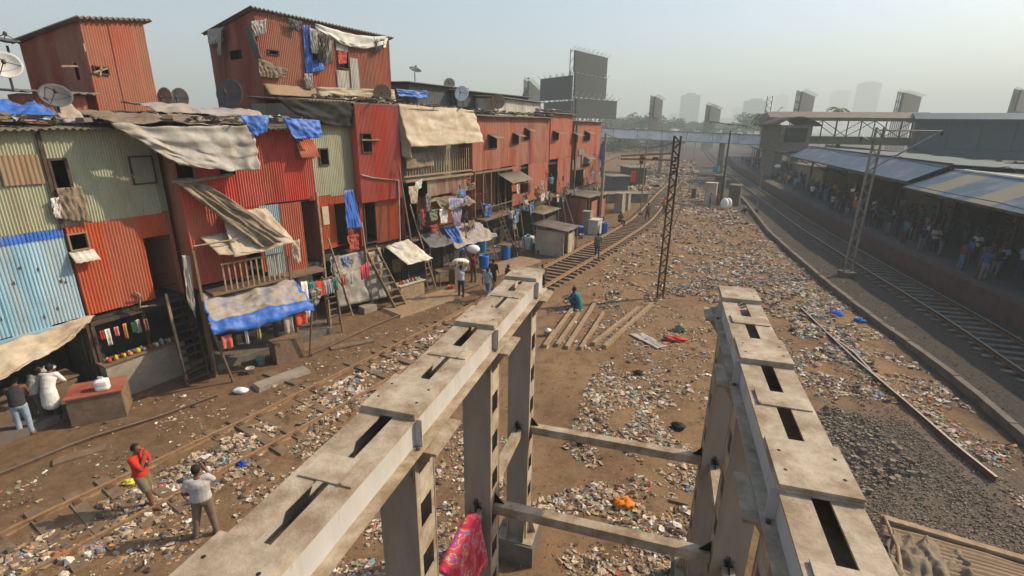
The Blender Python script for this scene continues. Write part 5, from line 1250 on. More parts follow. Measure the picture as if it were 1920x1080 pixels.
person('child in dark clothes half hidden behind the top of the left girder', on(G(952, 548)), 120, (.03, .032, .05), BLK, 'stand', .88, vox=.02)
person('child in a dark blue top standing at the near end of the bare track', on(G(1016, 545)), 20, (.03, .05, .10), BLK, 'stand', .86, vox=.02)
person('person in a green and grey shirt walking on the sleepers of the curved track', on(G(1119, 488), .1), 175, (.10, .12, .09), (.06, .08, .09), 'walk', 1.0, vox=.018, group=None)
person('person in brown walking farther up the curved track', on(G(1213, 418), .1), 190, (.11, .085, .06), BRN, 'walk', 1.0, vox=.018)
person('person in an orange top on the curved track next to the lattice mast', on(G(1244, 402), .1), 10, (.55, .15, .06), BRN, 'relaxed', .95, vox=.018)
person('person in a teal shawl squatting by the timber beams', on(G(1080, 578)), 250, (.02, .17, .19), (.03, .05, .07), 'squat', 1.12, vox=.016, robe=True, long_sleeve=True)
person('dark clothed person sitting on a block left of the curved track', on(G(1162, 425)), 30, BLK, NAVY, 'sit', 1.05, vox=.018)
person('person in blue standing in the upper doorway of the tall rust orange house', F8.pt(F8.px(1035, 365)[0], 2.86, -.15), 20, (.08, .28, .42), NAVY, 'stand', 1.0, vox=.018)
person('person climbing at the ladder under the gallery, in a pale shirt', F7.pt(F7.px(955, 400, .8)[0], 1.6, .9), 200, (.35, .37, .38), NAVY, 'stand', .92, vox=.018)
person('person in red beside the white sacks near the right track', on(G(1345, 388)), 90, (.45, .05, .04), BRN, 'stand', .98, vox=.018)
person('person in blue standing behind the crates near the right track', on(G(1330, 392)), 60, (.07, .11, .22), NAVY, 'stand', .98, vox=.018)
person('person in grey crouching with a bicycle cart right of the white sacks', on(G(1393, 400)), 70, GRY, BLK, 'squat', 1.1, vox=.018)
for i, (x, y) in enumerate(((1357, 392), (1365, 392))):
    bb = B(); c = on(G(x, y)); bb.ell(c+Vector((0, i*.2, .55)), (.42, .38, .62), 16, 12)
    bb.v = [(v[0]+.04*noise.noise(Vector(v)*4), v[1], v[2]) for v in bb.v]
    tag(bb.obj('white_sack', M('sack_white')), ['bulging white sack next to the person in red', 'bulging white sack, the right one of the pair'][i], 'sack', 'bulging white sacks')
# passengers on the platform
SH = [('white', W_), ('dark grey', (.06, .06, .065)), ('black', BLK), ('blue', (.05, .10, .24)), ('maroon', (.16, .03, .04)), ('pale blue', (.25, .33, .42)), ('olive', (.10, .10, .06)), ('orange', (.55, .17, .04)), ('teal', (.04, .14, .15)), ('grey', GRY), ('pink', (.36, .14, .17)), ('navy', NAVY)]
TRS = [('black', BLK), ('navy', NAVY), ('brown', BRN), ('grey', (.16, .16, .16)), ('jeans', JEAN)]
rg = random.Random(21); pax = []
spots_p = [(1690, 470), (1700, 500), (1795, 520), (1830, 525), (1860, 520), (1875, 505), (1640, 455), (1662, 440), (1585, 425), (1560, 408), (1910, 520), (1810, 500), (1715, 455), (1760, 480), (1545, 402), (1530, 395)]
P_ = []
for x, y in spots_p: P_.append(G(x, y, 1.0))
while len(P_) < 235:
    y = 16+(rg.random()**.95)*95; e, t = line_at(PE, y); r_ = Vector((t.y, -t.x, 0)); q = e+r_*rg.uniform(1.2, 6.5 if y > 34 else 7.5)
    if all((q-Vector((p.x, p.y, 0))).length > .55 for p in P_): P_.append(Vector((q.x, q.y, 1.0)))
for p in P_:
    e, t = line_at(PE, p.y); r_ = Vector((t.y, -t.x, 0)); dd = (Vector((p.x, p.y, 0))-e).dot(r_)
    if dd < .75: p += Vector((r_.x, r_.y, 0))*(.75-dd+.3*rg.random())
P_.sort(key=lambda p: p.y); cnt = {}
ORD = lambda n: '%d%s' % (n, 'th' if 10 <= n % 100 <= 20 else {1: 'st', 2: 'nd', 3: 'rd'}.get(n % 10, 'th'))
for p in P_:
    sn, sc = rg.choice(SH[1:4]*2+SH+[SH[6], SH[11]]); tn, tc_ = rg.choice(TRS); zone = 'under the striped canopy' if p.y < 34 else 'by the far blue canopy' if p.y < 68 else 'on the open far platform'
    key = (sn, tn, zone); cnt[key] = cnt.get(key, 0)+1
    lb = 'passenger in %s top, %s trousers, %s nearest such %s' % (sn, tn, ORD(cnt[key]), zone)
    ps = rg.choice(('stand', 'relaxed', 'walk', 'bag', 'crossed'))
    person(lb, (p.x, p.y, 1.005), rg.uniform(0, 360), sc, tc_, ps, rg.uniform(.92, 1.04), 'passengers waiting on the platform', key='crowd_'+ps, vox=.03)
bb = B(); q = G(1445, 333, 1.0); bb.ell((q.x, q.y, 2.95), (.4, .4, .3), 14, 10); tag(bb.obj('blue_bundle', M('plastic_blue')), 'bright blue bundle carried on a head on the far platform', 'bundle')
bb = B(); q = G(1454, 336, 1.0); bb.ell((q.x, q.y, 2.9), (.45, .4, .28), 14, 10); tag(bb.obj('white_bundle', M('sack_white')), 'pale bundle carried on a head on the far platform', 'bundle')

# ------------------------------------------------------------------ things on the ground
def ladder(label, a, b_, wd, n, wside, mat='wood', name='ladder', r=.045, tread=False):
    a = Vector(a); b_ = Vector(b_); s = Vector(wside).normalized()*wd/2; root = thing(name, label, 'ladder', a, group='ladders up to the tin houses')
    d = (b_-a).normalized()
    for sg in (-1, 1): bb = B(); bb.beam(a+s*sg, b_+s*sg, .05, .09 if not tread else .16); bb.obj('rail', M(mat), root)
    for k in range(n):
        q = a.lerp(b_, (k+.7)/n); bb = B()
        if tread: bb.beam(q-s*.93, q+s*.93, .2, .035)
        else: bb.beam(q-s*.93, q+s*.93, .04, .05)
        bb.obj('tread' if tread else 'rung', M(mat), root)
    return root
ladder('steep dark wooden staircase rising beside the dark doorway of the orange red house', on(G(372, 716)), F2.pt(F2.L-.3, 2.6, .1), .75, 11, F2.d, 'dark_wood', tread=True)
b2 = B(); b2.beam(on(G(352, 722)), F2.pt(F2.L-.75, 2.9, .35), .07, .09); tag(b2.obj('leaning_plank', M('pale_wood')), 'sunlit plank leaning along the dark staircase', 'plank')
ladder('wooden ladder behind the washing between the blue canopy and the grey screen', on(G(628, 612)), F3.pt(F3.L-.15, 2.5, .5), .55, 8, F3.d, 'wood')
ladder('steep wooden ladder with wide treads left of the snack stall', on(G(752, 578)), F5.pt(.2, 2.7, .3), .62, 9, F5.d, 'wood', tread=True)
ladder('short ladder right of the snack stall', on(G(808, 545)), F6.pt(.5, 2.2, .9), .45, 7, F6.d, 'wood')
ladder('thin ladder beneath the gallery of the long brick red house', on(G(966, 478)), F7.pt(1.9, 2.8, .8), .45, 9, F7.d, 'dark_wood')
ladder('small ladder standing by the drum with the board on top', on(G(975, 488)), on(G(962, 455), 1.9), .5, 5, F7.d, 'wood')
# blue canopy stall
cA = [on(G(x, y)) for x, y in ((437, 716), (581, 668))]
top = [Vector((-9.25, 14.2, 2.35)), Vector((-7.05, 16.6, 2.3)), Vector((-8.15, 17.6, 2.75)), Vector((-10.35, 15.6, 2.8))]
root = thing('canopy_stall', 'makeshift stall shelter with a blue tarpaulin roof dusted grey, on wooden poles', 'stall shelter', (cA[0]+cA[1])/2)
bb = B(); NU, NV = 64, 48
fc = cloth([top[3], top[2], top[1], top[0]], NU, NV, sag=.1, wr=.16, freq=2.4, seed=51, edge=.05)
def ctop(u, v):
    if v < .68: return fc(u, v/.68)
    p = fc(u, 1.0); k = (v-.68)/.32; L_ = .30+.16*math.sin(math.pi*min(1, u*1.3))+.10*noise.noise(Vector((u*4, 0, 7)))
    return p+Vector((.10*math.sin(k*2)+.05*noise.noise(Vector((u*9, k*2, 1))), -.10*math.sin(k*2)+.05*noise.noise(Vector((u*9, k*2, 2))), -L_*k))
bb.grid(ctop, NU, NV)
for j in range(NV):
    for i in range(NU):
        u, v = (i+.5)/NU, (j+.5)/NV; e = min(u, 1-u, v*.8)*2.2 if v < .62 else 0; 
        if v > .62: e = -(v-.64)*2
        bb.m[j*NU+i] = 1 if e+.16*noise.noise(Vector((u*6, v*5, 3))) < .06 else 0
bb.obj('tarp_roof', [M('dust_tarp'), M('blue_tarp')], root, .01)
for p0, p1 in zip((cA[0], cA[1], on((-8.2, 17.5, 0)), on((-10.3, 15.5, 0))), top): bb = B(); bb.tube([p0, p1+Vector((0, 0, -.03))], .04, 8); bb.obj('pole', M('wood'), root)
def hanger(label, name, c, d, w_, h, mat, shape='shirt', group='washing hung on the lines', seed=0):
    c = Vector(c); d = Vector(d).normalized(); nrm = Vector((d.y, -d.x, 0)); bb = B(); rows = 10; cols = 10
    def fn(u, v):
        ww = w_
        if shape == 'shirt': ww = w_*(1.55 if v < .3 else 1.0)
        if shape == 'trousers': ww = w_*(.9+.1*v)
        x = (u-.5)*ww
        if shape == 'trousers' and v > .3: x += (.06*w_ if u > .5 else -.06*w_)
        return c+d*x+Vector((0, 0, -h*v*(1-.06*abs(u-.5))))+nrm*(.03*math.sin(u*9+seed)*(.3+v)+.02*noise.noise(Vector((u*3, v*3, seed))))
    bb.grid(fn, cols, rows)
    return tag(bb.obj(name, mat if not isinstance(mat, tuple) else cm(mat), thick=.006), label, 'hung clothing', group)
def line(label, a, b_, sag=.12):
    a = Vector(a); b_ = Vector(b_); bb = B(); bb.tube([a.lerp(b_, k/12)-Vector((0, 0, sag*4*k/12*(1-k/12))) for k in range(13)], .008, 4); tag(bb.obj('clothes_line', M('dark_metal')), label, 'clothes line')
    return lambda t: a.lerp(b_, t)-Vector((0, 0, sag*4*t*(1-t)))
pL = Vector((-7.75, 17.3, 2.75)); pM = Vector((-6.9, 18.9, 2.45)); pR = Vector((-5.9, 21.3, 2.9))
b2 = B(); b2.tube([on((-6.9, 18.85, 0)), Vector((-7.2, 19.3, 2.7))], .04, 8); tag(b2.obj('prop_pole', M('wood')), 'leaning pole propping up the washing line before the grey screen', 'pole')
l1 = line('washing line from the blue canopy to the leaning pole', pL, pM); l2 = line('washing line from the leaning pole to the ladder by the snack stall', pM, pR, .2)
for t, nm, w_, h_, c_, shp, lb in ((.12, 'towel', .3, 1.5, (.62, .60, .58), 'towel', 'long white towel with pink marks hanging lowest at the canopy corner'), (.34, 'shirt', .22, .5, (.04, .2, .22), 'shirt', 'small teal shirt pegged beside the long white towel'), (.5, 'cloth', .42, .62, (.50, .06, .03), 'towel', 'bright red orange cloth folded over the line'),
                         (.68, 'shirt', .22, .6, (.26, .29, .31), 'shirt', 'grey shirt on the line, nearest the red orange cloth'), (.82, 'shirt', .22, .62, (.30, .33, .34), 'shirt', 'pale grey shirt, middle one of three in a row'), (.95, 'shirt', .22, .55, (.20, .24, .28), 'shirt', 'blue grey shirt, third in the row from the red orange cloth')):
    hanger(lb, 'hung_'+nm, l1(t), pM-pL, w_, h_, c_, shp, seed=t*9)
for t, nm, w_, h_, c_, shp, lb in ((.1, 'socks', .2, .35, (.2, .2, .2), 'towel', 'small dark garment just right of the leaning pole'), (.3, 'shirt', .2, .5, (.33, .36, .38), 'shirt', 'light grey shirt alone on the right washing line'), (.58, 'shirt', .2, .62, (.55, .05, .09), 'shirt', 'pink red child shirt with yellow trim on the right washing line'),
                         (.7, 'scarf', .18, .68, (.62, .08, .1), 'towel', 'red and white scarf next to the pink red shirt'), (.84, 'cloth', .15, .35, (.4, .36, .1), 'towel', 'small yellowish cloth at the ladder end of the line')):
    hanger(lb, 'hung_'+nm, l2(t), pR-pM, w_, h_, c_, shp, seed=t*9)
l3 = line('short line under the front edge of the blue canopy', top[0]+Vector((0, 0, -.55)), top[1]+Vector((0, 0, -.35)), .05)
for t, c_, w_, h_, lb in ((.12, (.52, .13, .1), .3, .45, 'salmon pink cloth hanging under the left end of the blue canopy'), (.3, (.5, .5, .46), .1, .5, 'white packets strung under the blue canopy'), (.42, (.35, .28, .1), .12, .45, 'mustard packets strung under the blue canopy'), (.72, (.38, .34, .28), .3, .6, 'beige bag hanging near the right pole of the blue canopy'), (.86, (.60, .10, .04), .4, .45, 'orange red cloth at the right end of the blue canopy')):
    hanger(lb, 'hung_cloth', l3(t), top[1]-top[0], w_, h_, c_, 'towel', 'things hung under the blue canopy', t*7)
l4 = line('line with children clothes behind the blue canopy', F3.pt(3.4, 2.55, .5), F3.pt(5.0, 2.5, .9), .1)
for i, (t, c_) in enumerate(((.1, (.05, .2, .1)), (.3, (.5, .06, .04)), (.5, (.35, .4, .3)), (.7, (.05, .22, .12)), (.88, (.45, .1, .08)))):
    hanger(['green', 'red', 'pale green', 'dark green', 'brick red'][i]+' little garment on the line behind the blue canopy', 'hung_garment', l4(t), F3.d, .16, .4, c_, 'shirt', seed=i)
wallbox('cabinet', 'old wooden cabinet with a grey glass front under the right of the blue canopy', 'cabinet', on(G(540, 672)), (1.0, .55, .8), R(48), 'wood', None)
def bucket(label, name, p, r, h, mat, cat='bucket', lid=False, ribs=0):
    p = Vector(p); root = thing(name, label, cat, p); bb = B()
    if ribs: prof = [(0, .01), (r*.95, 0)]+[(r*(1.03 if k % 3 == 1 else 1.0), h*k/12) for k in range(13)]+[(r*.93, h), (r*.93, h-.04), (0, h-.04)]
    else: prof = [(0, .01), (r*.8, 0), (r, h), (r*1.06, h), (r*1.06, h+.012), (r*.96, h+.012), (r*.78, .03), (0, .03)]
    bb.lathe(prof, p, 20); bb.obj('body', mat if not isinstance(mat, str) else M(mat), root)
    if lid: bb = B(); bb.lathe([(r*1.05, h+.013), (r*1.0, h+.04), (.03, h+.06), (.03, h+.09), (0, h+.09)], p, 20); bb.obj('lid', mat if not isinstance(mat, str) else M(mat), root)
    elif not ribs:
        bb = B(); bb.tube([p+Vector((r*math.cos(t), 0, h+r*.6*math.sin(t))) for t in [i*math.pi/8 for i in range(9)]], .006, 4); bb.obj('handle', M('grey_metal'), root)
    return root
bucket('pale blue plastic bucket on the ground beneath the blue canopy', 'bucket', on(G(490, 684)), .16, .28, cm((.2, .38, .45)))
for x, y, lb in ((948, 486, 'bright blue drum with a board laid on top, near the small ladder'), (908, 508, 'bright blue drum in front of the stall behind the walking pair'), (903, 478, 'lighter blue drum deeper under the blue grey awning'), (1133, 440, 'narrow blue drum beside the grey post')):
    bucket(lb, 'plastic_drum', on(G(x, y)), .29 if x != 1133 else .26, .95, 'plastic_blue' if x != 903 else cm((.03, .25, .42), .5), 'drum', ribs=1)
q = on(G(948, 486)); b2 = B(); b2.box(q+Vector((0, 0, .98)), (.75, .6, .04), F7.rm); tag(b2.obj('board', M('wood')), 'brown board lying on the blue drum', 'board')
bucket('round blue tub covered with a pale sheet beside the concrete block', 'tub', on(G(1083, 442)), .42, .7, 'plastic_blue', 'tub', lid=True)
bucket('blue drum standing on the gallery of the long brick red house', 'plastic_drum', F7.pt(1.0, 2.81, .35), .26, .8, 'plastic_blue', 'drum', ribs=1)
bucket('lidded aluminium cooking pot standing near the timber beams', 'cooking_pot', on(G(1026, 628)), .16, .22, cm((.55, .55, .52), .5), 'pot', lid=True)
bucket('dark blue drum in the shade under the dark staircase', 'plastic_drum', on(G(318, 672)), .3, .9, 'plastic_blue', 'drum', ribs=1)
bucket('green plastic jug beside the white cabinets', 'jug', on(G(1000, 466)), .16, .34, cm((.05, .42, .15)), 'jug', lid=True)
for x, y, lb, sz in ((990, 466, 'white metal cabinet with a green basin on top', (.75, .6, .85)), (1014, 468, 'white metal cabinet covered with a red cloth', (.7, .6, .9))):
    c = on(G(x, y)); root = wallbox('cabinet', lb, 'cabinet', c, sz, F7.rz, 'white_paint', None)
    bb = B(); 
    for s_ in (-.18, .18): bb.box(c+F7.rm @ Vector((s_, -sz[1]/2-.012, sz[2]/2)), (.32, .02, sz[2]*.8), F7.rm)
    bb.obj('door', M('white_sheet'), root)
c = on(G(1014, 468)); b2 = B(); b2.grid(cloth([c+F7.rm @ Vector((-.4, .35, .93)), c+F7.rm @ Vector((.4, .35, .93)), c+F7.rm @ Vector((.4, -.36, .9)), c+F7.rm @ Vector((-.4, -.36, .9))], 10, 8, sag=.02, wr=.04), 10, 8); tag(b2.obj('red_cloth', cm((.55, .06, .03)), thick=.01), 'red cloth spread on the right white cabinet', 'cloth')
c = on(G(990, 466)); bucket('small green basin on the left white cabinet', 'basin', c+Vector((0, 0, .853)), .16, .12, cm((.05, .4, .3)), 'basin')
# sheds near the far houses
def shed(label, cpx, size, wm, roof='asbestos', tilt=.25, extra=None, name='lean_to_shed'):
    c = on(G(*cpx)); root = thing(name, label, 'shed', c); rm = F7.rm; sx, sy, sz = size
    bb = B(); t = .05
    bb.box(c+rm @ Vector((0, sy/2, sz/2)), (sx, t, sz), rm); bb.box(c+rm @ Vector((-sx/2, 0, sz/2-.1)), (t, sy-t, sz-.2), rm); bb.box(c+rm @ Vector((sx/2, 0, sz/2-.1)), (t, sy-t, sz-.2), rm); bb.box(c+rm @ Vector((sx*.2, -sy/2, sz*.38)), (sx*.6, t, sz*.76), rm)
    bb.obj('wall', M(wm), root)
    bb = B(); bb.grid(lambda u, v: c+rm @ Vector(((u-.5)*(sx+.5), (v-.5)*(sy+.6), sz+tilt*(v-.3)+.03*math.sin(u*sx*2*math.pi/.18)+.05*noise.noise(Vector((u*4, v*4, sx))))), int(sx/.04), 5); bb.obj('roof', M(roof), root, .02)
    for a in (-1, 1): bb = B(); bb.box(c+rm @ Vector((a*(sx/2-.05), -sy/2-.2, sz/2-.1)), (.07, .07, sz-.1), rm); bb.obj('post', M('wood'), root)
    return root
shed('low shed of pale boards with a sagging roof right of the white cabinets', (1040, 474), (1.8, 2.0, 1.9), 'beige_tarp')
shed('dark open shed with rag covered roof under the end of the gallery', (1005, 445), (3.0, 2.0, 2.2), 'dark_wood', 'old_cloth')
shed('dark red sheet metal shed leaning near the end of the row', (1085, 415), (3.2, 2.4, 2.5), 'rust_red', 'asbestos')
shed('shed of red and brown scraps at the foot of the last tin house', (1105, 405), (2.6, 2.2, 2.2), 'brick_red', 'old_cloth')
lay('tarpaulin', 'orange red cloth spread on the shed roof beneath the gallery', [on(G(965, 436))+Vector((0, 1.0, 2.5)), on(G(1005, 430))+Vector((0, 1, 2.5)), on(G(1005, 438))+Vector((0, 0, 2.35)), on(G(968, 444))+Vector((0, 0, 2.35))], 'red', nu=16, nv=8, sag=0, wr=.1, seed=77)
for x, y, sz, lb, m_ in ((1100, 437, (.7, .7, 1.7), 'tall square concrete block between the blue tub and the white trough', 'concrete'), (1115, 438, (1.2, .8, 1.1), 'whitish trough beside the narrow blue drum', 'white_sheet'),
                         (1161, 398, (1.3, .8, 1.9), 'grey concrete post block left of the seated person', 'concrete'), (1173, 393, (1.0, .7, 1.7), 'second grey block behind the seated person', 'concrete'),
                         (1330, 384, (1.3, 1.2, 2.4), 'tall cream crate stack with a teal drum on top beside the right track', 'beige_tarp'), (1345, 378, (1.1, 1.2, 3.0), 'tallest grey cabinet behind the crate stack', 'dark_concrete'), (1375, 384, (1.9, 1.2, 2.2), 'wide grey cabinet around the catenary post', 'dark_concrete'), (1300, 372, (.5, .5, 1.1), 'small dark stump post left of the crates', 'dark_wood')):
    c = on(G(x, y)); bb = B(); bb.box(c+Vector((0, 0, sz[2]/2)), sz, F7.rm, 0, .94); bb.box(c+Vector((0, 0, sz[2]+.04)), (sz[0]*1.05, sz[1]*1.05, .08), F7.rm, 0); tag(bb.obj('block', M(m_)), lb, 'block')
bucket('teal drum on top of the crate stack', 'plastic_drum', on(G(1334, 380))+Vector((0, 0, 3.5)), .35, .6, cm((.03, .3, .33)), 'drum', ribs=1)
# far shanty by the bushes
for x, y, w_, d_, h_, lb, m_ in ((1155, 355, 2.4, 2.5, 1.8, 'shack with a curved grey sheet roof right of the row', 'dish_dark'), (1185, 345, 2.4, 4, 2.5, 'rusty shed wall with a red cloth near the signal', 'rust_brown'), (1163, 378, 6.0, 1.6, .9, 'flat low shelter roof left of the curved track', 'concrete')):
    c = G(x, y); rt = wallbox('shack', lb, 'shed', c, (w_, d_, h_), .2, m_, 'asbestos', .12, .8)
hanger('bright red cloth hanging on the rusty shed near the signal', 'hung_cloth', G(1183, 348)+Vector((-.5, -2.9, 2.4)), (1, 0, 0), .7, 1.6, (.6, .03, .02), 'towel', None)
# stalls on the ground floor
def goods(label, cat, c, rm, w_, rows, n, seed, pal, bs=(.05, .16), depth=.25, name='shop_goods', group='goods on the stalls'):
    rg = random.Random(seed); k = 0
    for r_ in range(rows):
        for i in range(n):
            q = c+rm @ Vector(((i+.5)/n*w_-w_/2+rg.uniform(-.02, .02), -depth/2+depth*r_/max(1, rows), .0)); cc = rg.choice(pal); rr = rg.uniform(*bs)*.42; h_ = rg.uniform(.09, .17)
            bb = B(); bb.lathe([(0, 0), (rr, 0), (rr, h_*.75), (rr*.5, h_*.85), (rr*.5, h_), (0, h_)], q, 10); tag(bb.obj(name, cm(cc[1])), '%s jar, %s from left, %s row, on %s' % (cc[0], ORD(i+1), 'front' if r_ == 0 else 'back', label), cat, group); k += 1
PALG = [('yellow', (.6, .42, .03)), ('red', (.5, .04, .03)), ('orange', (.55, .2, .04)), ('white', (.6, .6, .56)), ('grey', (.3, .32, .34)), ('brown', (.22, .12, .06)), ('green', (.08, .3, .1)), ('blue', (.05, .15, .4))]
def counter(label, c, size, rz, wm='concrete', top='wood'):
    rm = Matrix.Rotation(rz, 3, 'Z'); root = thing('shop_counter', label, 'counter', c); bb = B()
    bb.box(c+Zv*size[2]/2, size, rm); bb.obj('base', M(wm), root); bb = B(); bb.box(c+Zv*(size[2]+.022), (size[0]+.1, size[1]+.12, .04), rm); bb.obj('counter_top', M(top), root); return rm
c = on(F2.pt(1.1, 0, .1)); rm = counter('long grey shop counter with jars in the shade under the orange red house', c, (2.3, .5, 1.2), F2.rz)
goods('the grey counter under orange red house', 'jar', c+Zv*1.245, rm, 2.1, 2, 11, 4, PALG, (.09, .17))
for i in range(7):
    hanger('%s snack strip hanging over the grey counter, %s from the left' % (['red', 'white', 'pink', 'orange', 'green', 'silver', 'brown'][i], ORD(i+1)), 'snack_strip', c+rm @ Vector((-.95+i*.2+.05*math.sin(i*5), -.05+.1*math.sin(i*3), 2.25)), F2.d, .1+.05*math.sin(i*2)**2, .28+.25*math.sin(i*1.7)**2, [(.5, .06, .04), (.6, .58, .5), (.55, .2, .2), (.5, .25, .06), (.1, .25, .1), (.4, .4, .4), (.25, .12, .08)][i], 'towel', 'snack strips over the counter', i)
c = on(F1.pt(3.4, 0, -.75)); rm = counter('stall counter under the large beige awning at the left edge', c, (2.8, .7, .9), F1.rz, 'wood')
goods('the stall counter at the left edge', 'jar', c+Zv*.945+rm @ Vector((.4, .1, 0)), rm, 1.6, 1, 5, 8, PALG, (.1, .2))
bucket('silver cooking pot at the back of the stall under the beige awning', 'cooking_pot', c+Zv*.95+rm @ Vector((.9, .1, 0)), .24, .3, cm((.5, .48, .44), .5), 'pot', lid=True)
c = on(G(183, 787)); rm = Matrix.Rotation(R(28), 3, 'Z')
root = thing('box_table', 'brown box table with a red painted top standing in front of the stalls', 'table', c)
bb = B(); bb.box(c+Vector((-.05, .3, .42)), (1.25, .95, .84), rm); bb.obj('body', M('wood'), root); bb = B(); bb.box(c+Vector((-.05, .3, .862)), (1.32, 1.02, .04), rm); bb.obj('table_top', M('rust_red'), root)
j = c+Vector((.22, .2, .884)); root = thing('water_can', 'white translucent plastic water can standing on the red topped table', 'water can', j)
bb = B(); 
rj = Matrix.Rotation(R(25), 3, 'Z')
def can(u, v):
    t = u*2*math.pi; k = 4.0; cx = abs(math.cos(t))**(2/k)*(1 if math.cos(t) > 0 else -1); cy = abs(math.sin(t))**(2/k)*(1 if math.sin(t) > 0 else -1)
    pr_ = [(0, 0), (.9, 0), (1, .02), (1, .1), (.96, .12), (1, .14), (1, .24), (.93, .29), (.4, .32), (.22, .325), (.22, .36), (0, .36)]; r_, z_ = pr_[round(v*11)]
    return j+rj @ Vector((cx*.17*r_, cy*.13*r_, z_))
bb.grid(can, 28, 11); bb.obj('body', M('sack_white'), root); bb = B(); bb.tube([j+Vector((-.1, 0, .30)), j+Vector((-.08, 0, .37)), j+Vector((.0, 0, .38)), j+Vector((.08, 0, .37))], .015, 6); bb.obj('handle', M('sack_white'), root)
c = on(G(768, 557)); rm = counter('snack stall counter of yellow boards under the buckled metal awning', c, (1.5, .55, .75), R(52), 'pale_wood', 'beige_tarp')
goods('the snack stall counter', 'jar', c+Zv*.8, rm, 1.3, 2, 7, 12, PALG)
def table(label, px_, size, rz, mat='wood'):
    c = on(G(*px_)); rm = Matrix.Rotation(rz, 3, 'Z'); root = thing('table', label, 'table', c); bb = B(); bb.box(c+Zv*size[2], (size[0], size[1], .05), rm); bb.obj('table_top', M(mat), root)
    for sx in (-1, 1):
        for sy in (-1, 1): bb = B(); bb.box(c+rm @ Vector((sx*(size[0]/2-.06), sy*(size[1]/2-.05), size[2]/2-.014)), (.06, .06, size[2]-.024), rm); bb.obj('leg', M(mat), root)
table('brown wooden table standing in front of the dark stall beside the sack carriers', (835, 532), (1.1, .6, .8), R(40)); table('long bench table behind the lighter blue drum', (890, 480), (1.6, .6, .75), R(55), 'concrete')
wallbox('crate', 'wooden crate beside the brown table', 'crate', on(G(855, 530)), (.6, .5, .85), R(50), 'wood', None)
b2 = B(); b2.grid(cloth([F4.pt(.2, 2.6, .3), F4.pt(F4.L+.6, 2.6, .6), F4.pt(F4.L+.5, .3, 1.3), F4.pt(-.1, .5, .9)], 24, 20, sag=0, wr=.1, fold=.05), 24, 20); tag(b2.obj('screen', M('grey_metal'), thick=.01), 'grey plastic screen closing the space under the red narrow house', 'screen')
for x, y, s_, lb in ((452, 736, .3, 'white plastic bag full of scraps at the foot of the canopy pole'),):
    bb = B(); bb.ell(on(G(x, y), .07), (.24, .14, .1), 14, 10); bb.v = [(v[0]+.05*noise.noise(Vector(v)*7), v[1]+.05*noise.noise(Vector(v)*7+Vector((5, 0, 0))), v[2]) for v in bb.v]; tag(bb.obj('plastic_bag', M('sack_white')), lb, 'bag')
# slabs and steps along the houses
for q, sz, lb in (((690, 583), (.7, .5, .3), 'concrete step block in front of the grey screen'), ((800, 567), (4.4, 1.5, .12), 'brown paving slab apron in front of the snack stall'), ((955, 500), (4.5, 1.6, .18), 'raised mud platform edged with stones beneath the blue drums'), ((530, 712), (1.8, .5, .16), 'broken concrete kerb in front of the blue canopy'), ((590, 645), (2.6, .6, .1), 'flat wooden planks laid beside the blue canopy')):
    c = on(G(*q)); bb = B(); bb.box(c+Zv*(sz[2]/2-.02), sz, Matrix.Rotation(R(50), 3, 'Z'), 0, .94); tag(bb.obj('slab', M('wood' if 'plank' in lb else 'concrete' if 'mud' not in lb and 'brown' not in lb else 'tan_sheet')), lb, 'slab')
# timber beams lying by the squatting person
for i, (a, b_, w_) in enumerate((((1022, 652), (1072, 582), .13), ((1044, 650), (1085, 590), .12), ((1062, 655), (1118, 565), .14), ((1088, 657), (1131, 590), .1), ((1112, 648), (1197, 580), .15), ((1133, 654), (1222, 573), .15), ((1020, 652), (1040, 622), .1), ((1100, 640), (1118, 612), .1))):
    plank('timber_beam', 'weathered timber beam lying on the dirt, %s from the left of the pile' % ORD(i+1), 'timber beam', G(*a), G(*b_), w_, .14, 'pale_wood', 'timber beams lying near the pot')
for i, (a, b_, w_, lb) in enumerate((((1190, 795), (1228, 822), .07, 'thin dark plank lying on the litter beyond the tie beam'), ((1180, 830), (1225, 842), .05, 'thin stick on the litter heap'), ((1255, 940), (1290, 948), .1, 'dark board at the foot of the right columns'), ((500, 700), (560, 720), .3, 'broad plank half buried in front of the blue canopy'), ((100, 870), (200, 840), .3, 'rotten sleeper stub beside the left rail'), ((620, 655), (700, 640), .35, 'flat plank beside the sunk rail'))):
    plank('plank', lb, 'plank', G(*a), G(*b_), w_, .06, 'wood')
def blob(name, label, cat, px_, r_, mat, seed=0, amp=.35):
    c = on(G(*px_)); bb = B(); bb.ell((0, 0, 0), (1, 1, 1), 18, 12)
    vs = []
    for v in bb.v:
        v = Vector(v); k = 1+amp*noise.noise(v*2.2+Vector((seed, 0, 0)))+amp*.5*noise.noise(v*6+Vector((seed, 0, 0))); vs.append(tuple(c+Vector((v.x*r_[0]*k, v.y*r_[1]*k, max(-.02, v.z*r_[2]*k+r_[2]*.7)))))
    bb.v = vs; return tag(bb.obj(name, mat if not isinstance(mat, str) else M(mat)), label, cat)
blob('plastic_bag', 'crumpled orange plastic bag on the litter between the columns', 'bag', (1170, 948), (.2, .17, .09), cm((.65, .2, .02)), 1, .9)
blob('plastic_bag', 'black plastic bag lying between the two tie beams', 'bag', (1088, 832), (.16, .13, .09), 'black', 2, .8)
blob('plastic_bag', 'black plastic bag near the right columns above the upper tie beam', 'bag', (1270, 805), (.2, .16, .1), 'black', 3, .8)
blob('plastic_bag', 'small black bag on the bare dirt beyond the heap', 'bag', (1197, 702), (.14, .12, .08), 'black', 4, .8)
blob('cloth_heap', 'crumpled red cloth lying on the dirt right of the timber beams', 'cloth', (1266, 637), (.42, .24, .08), cm((.42, .05, .04)), 5, .9)
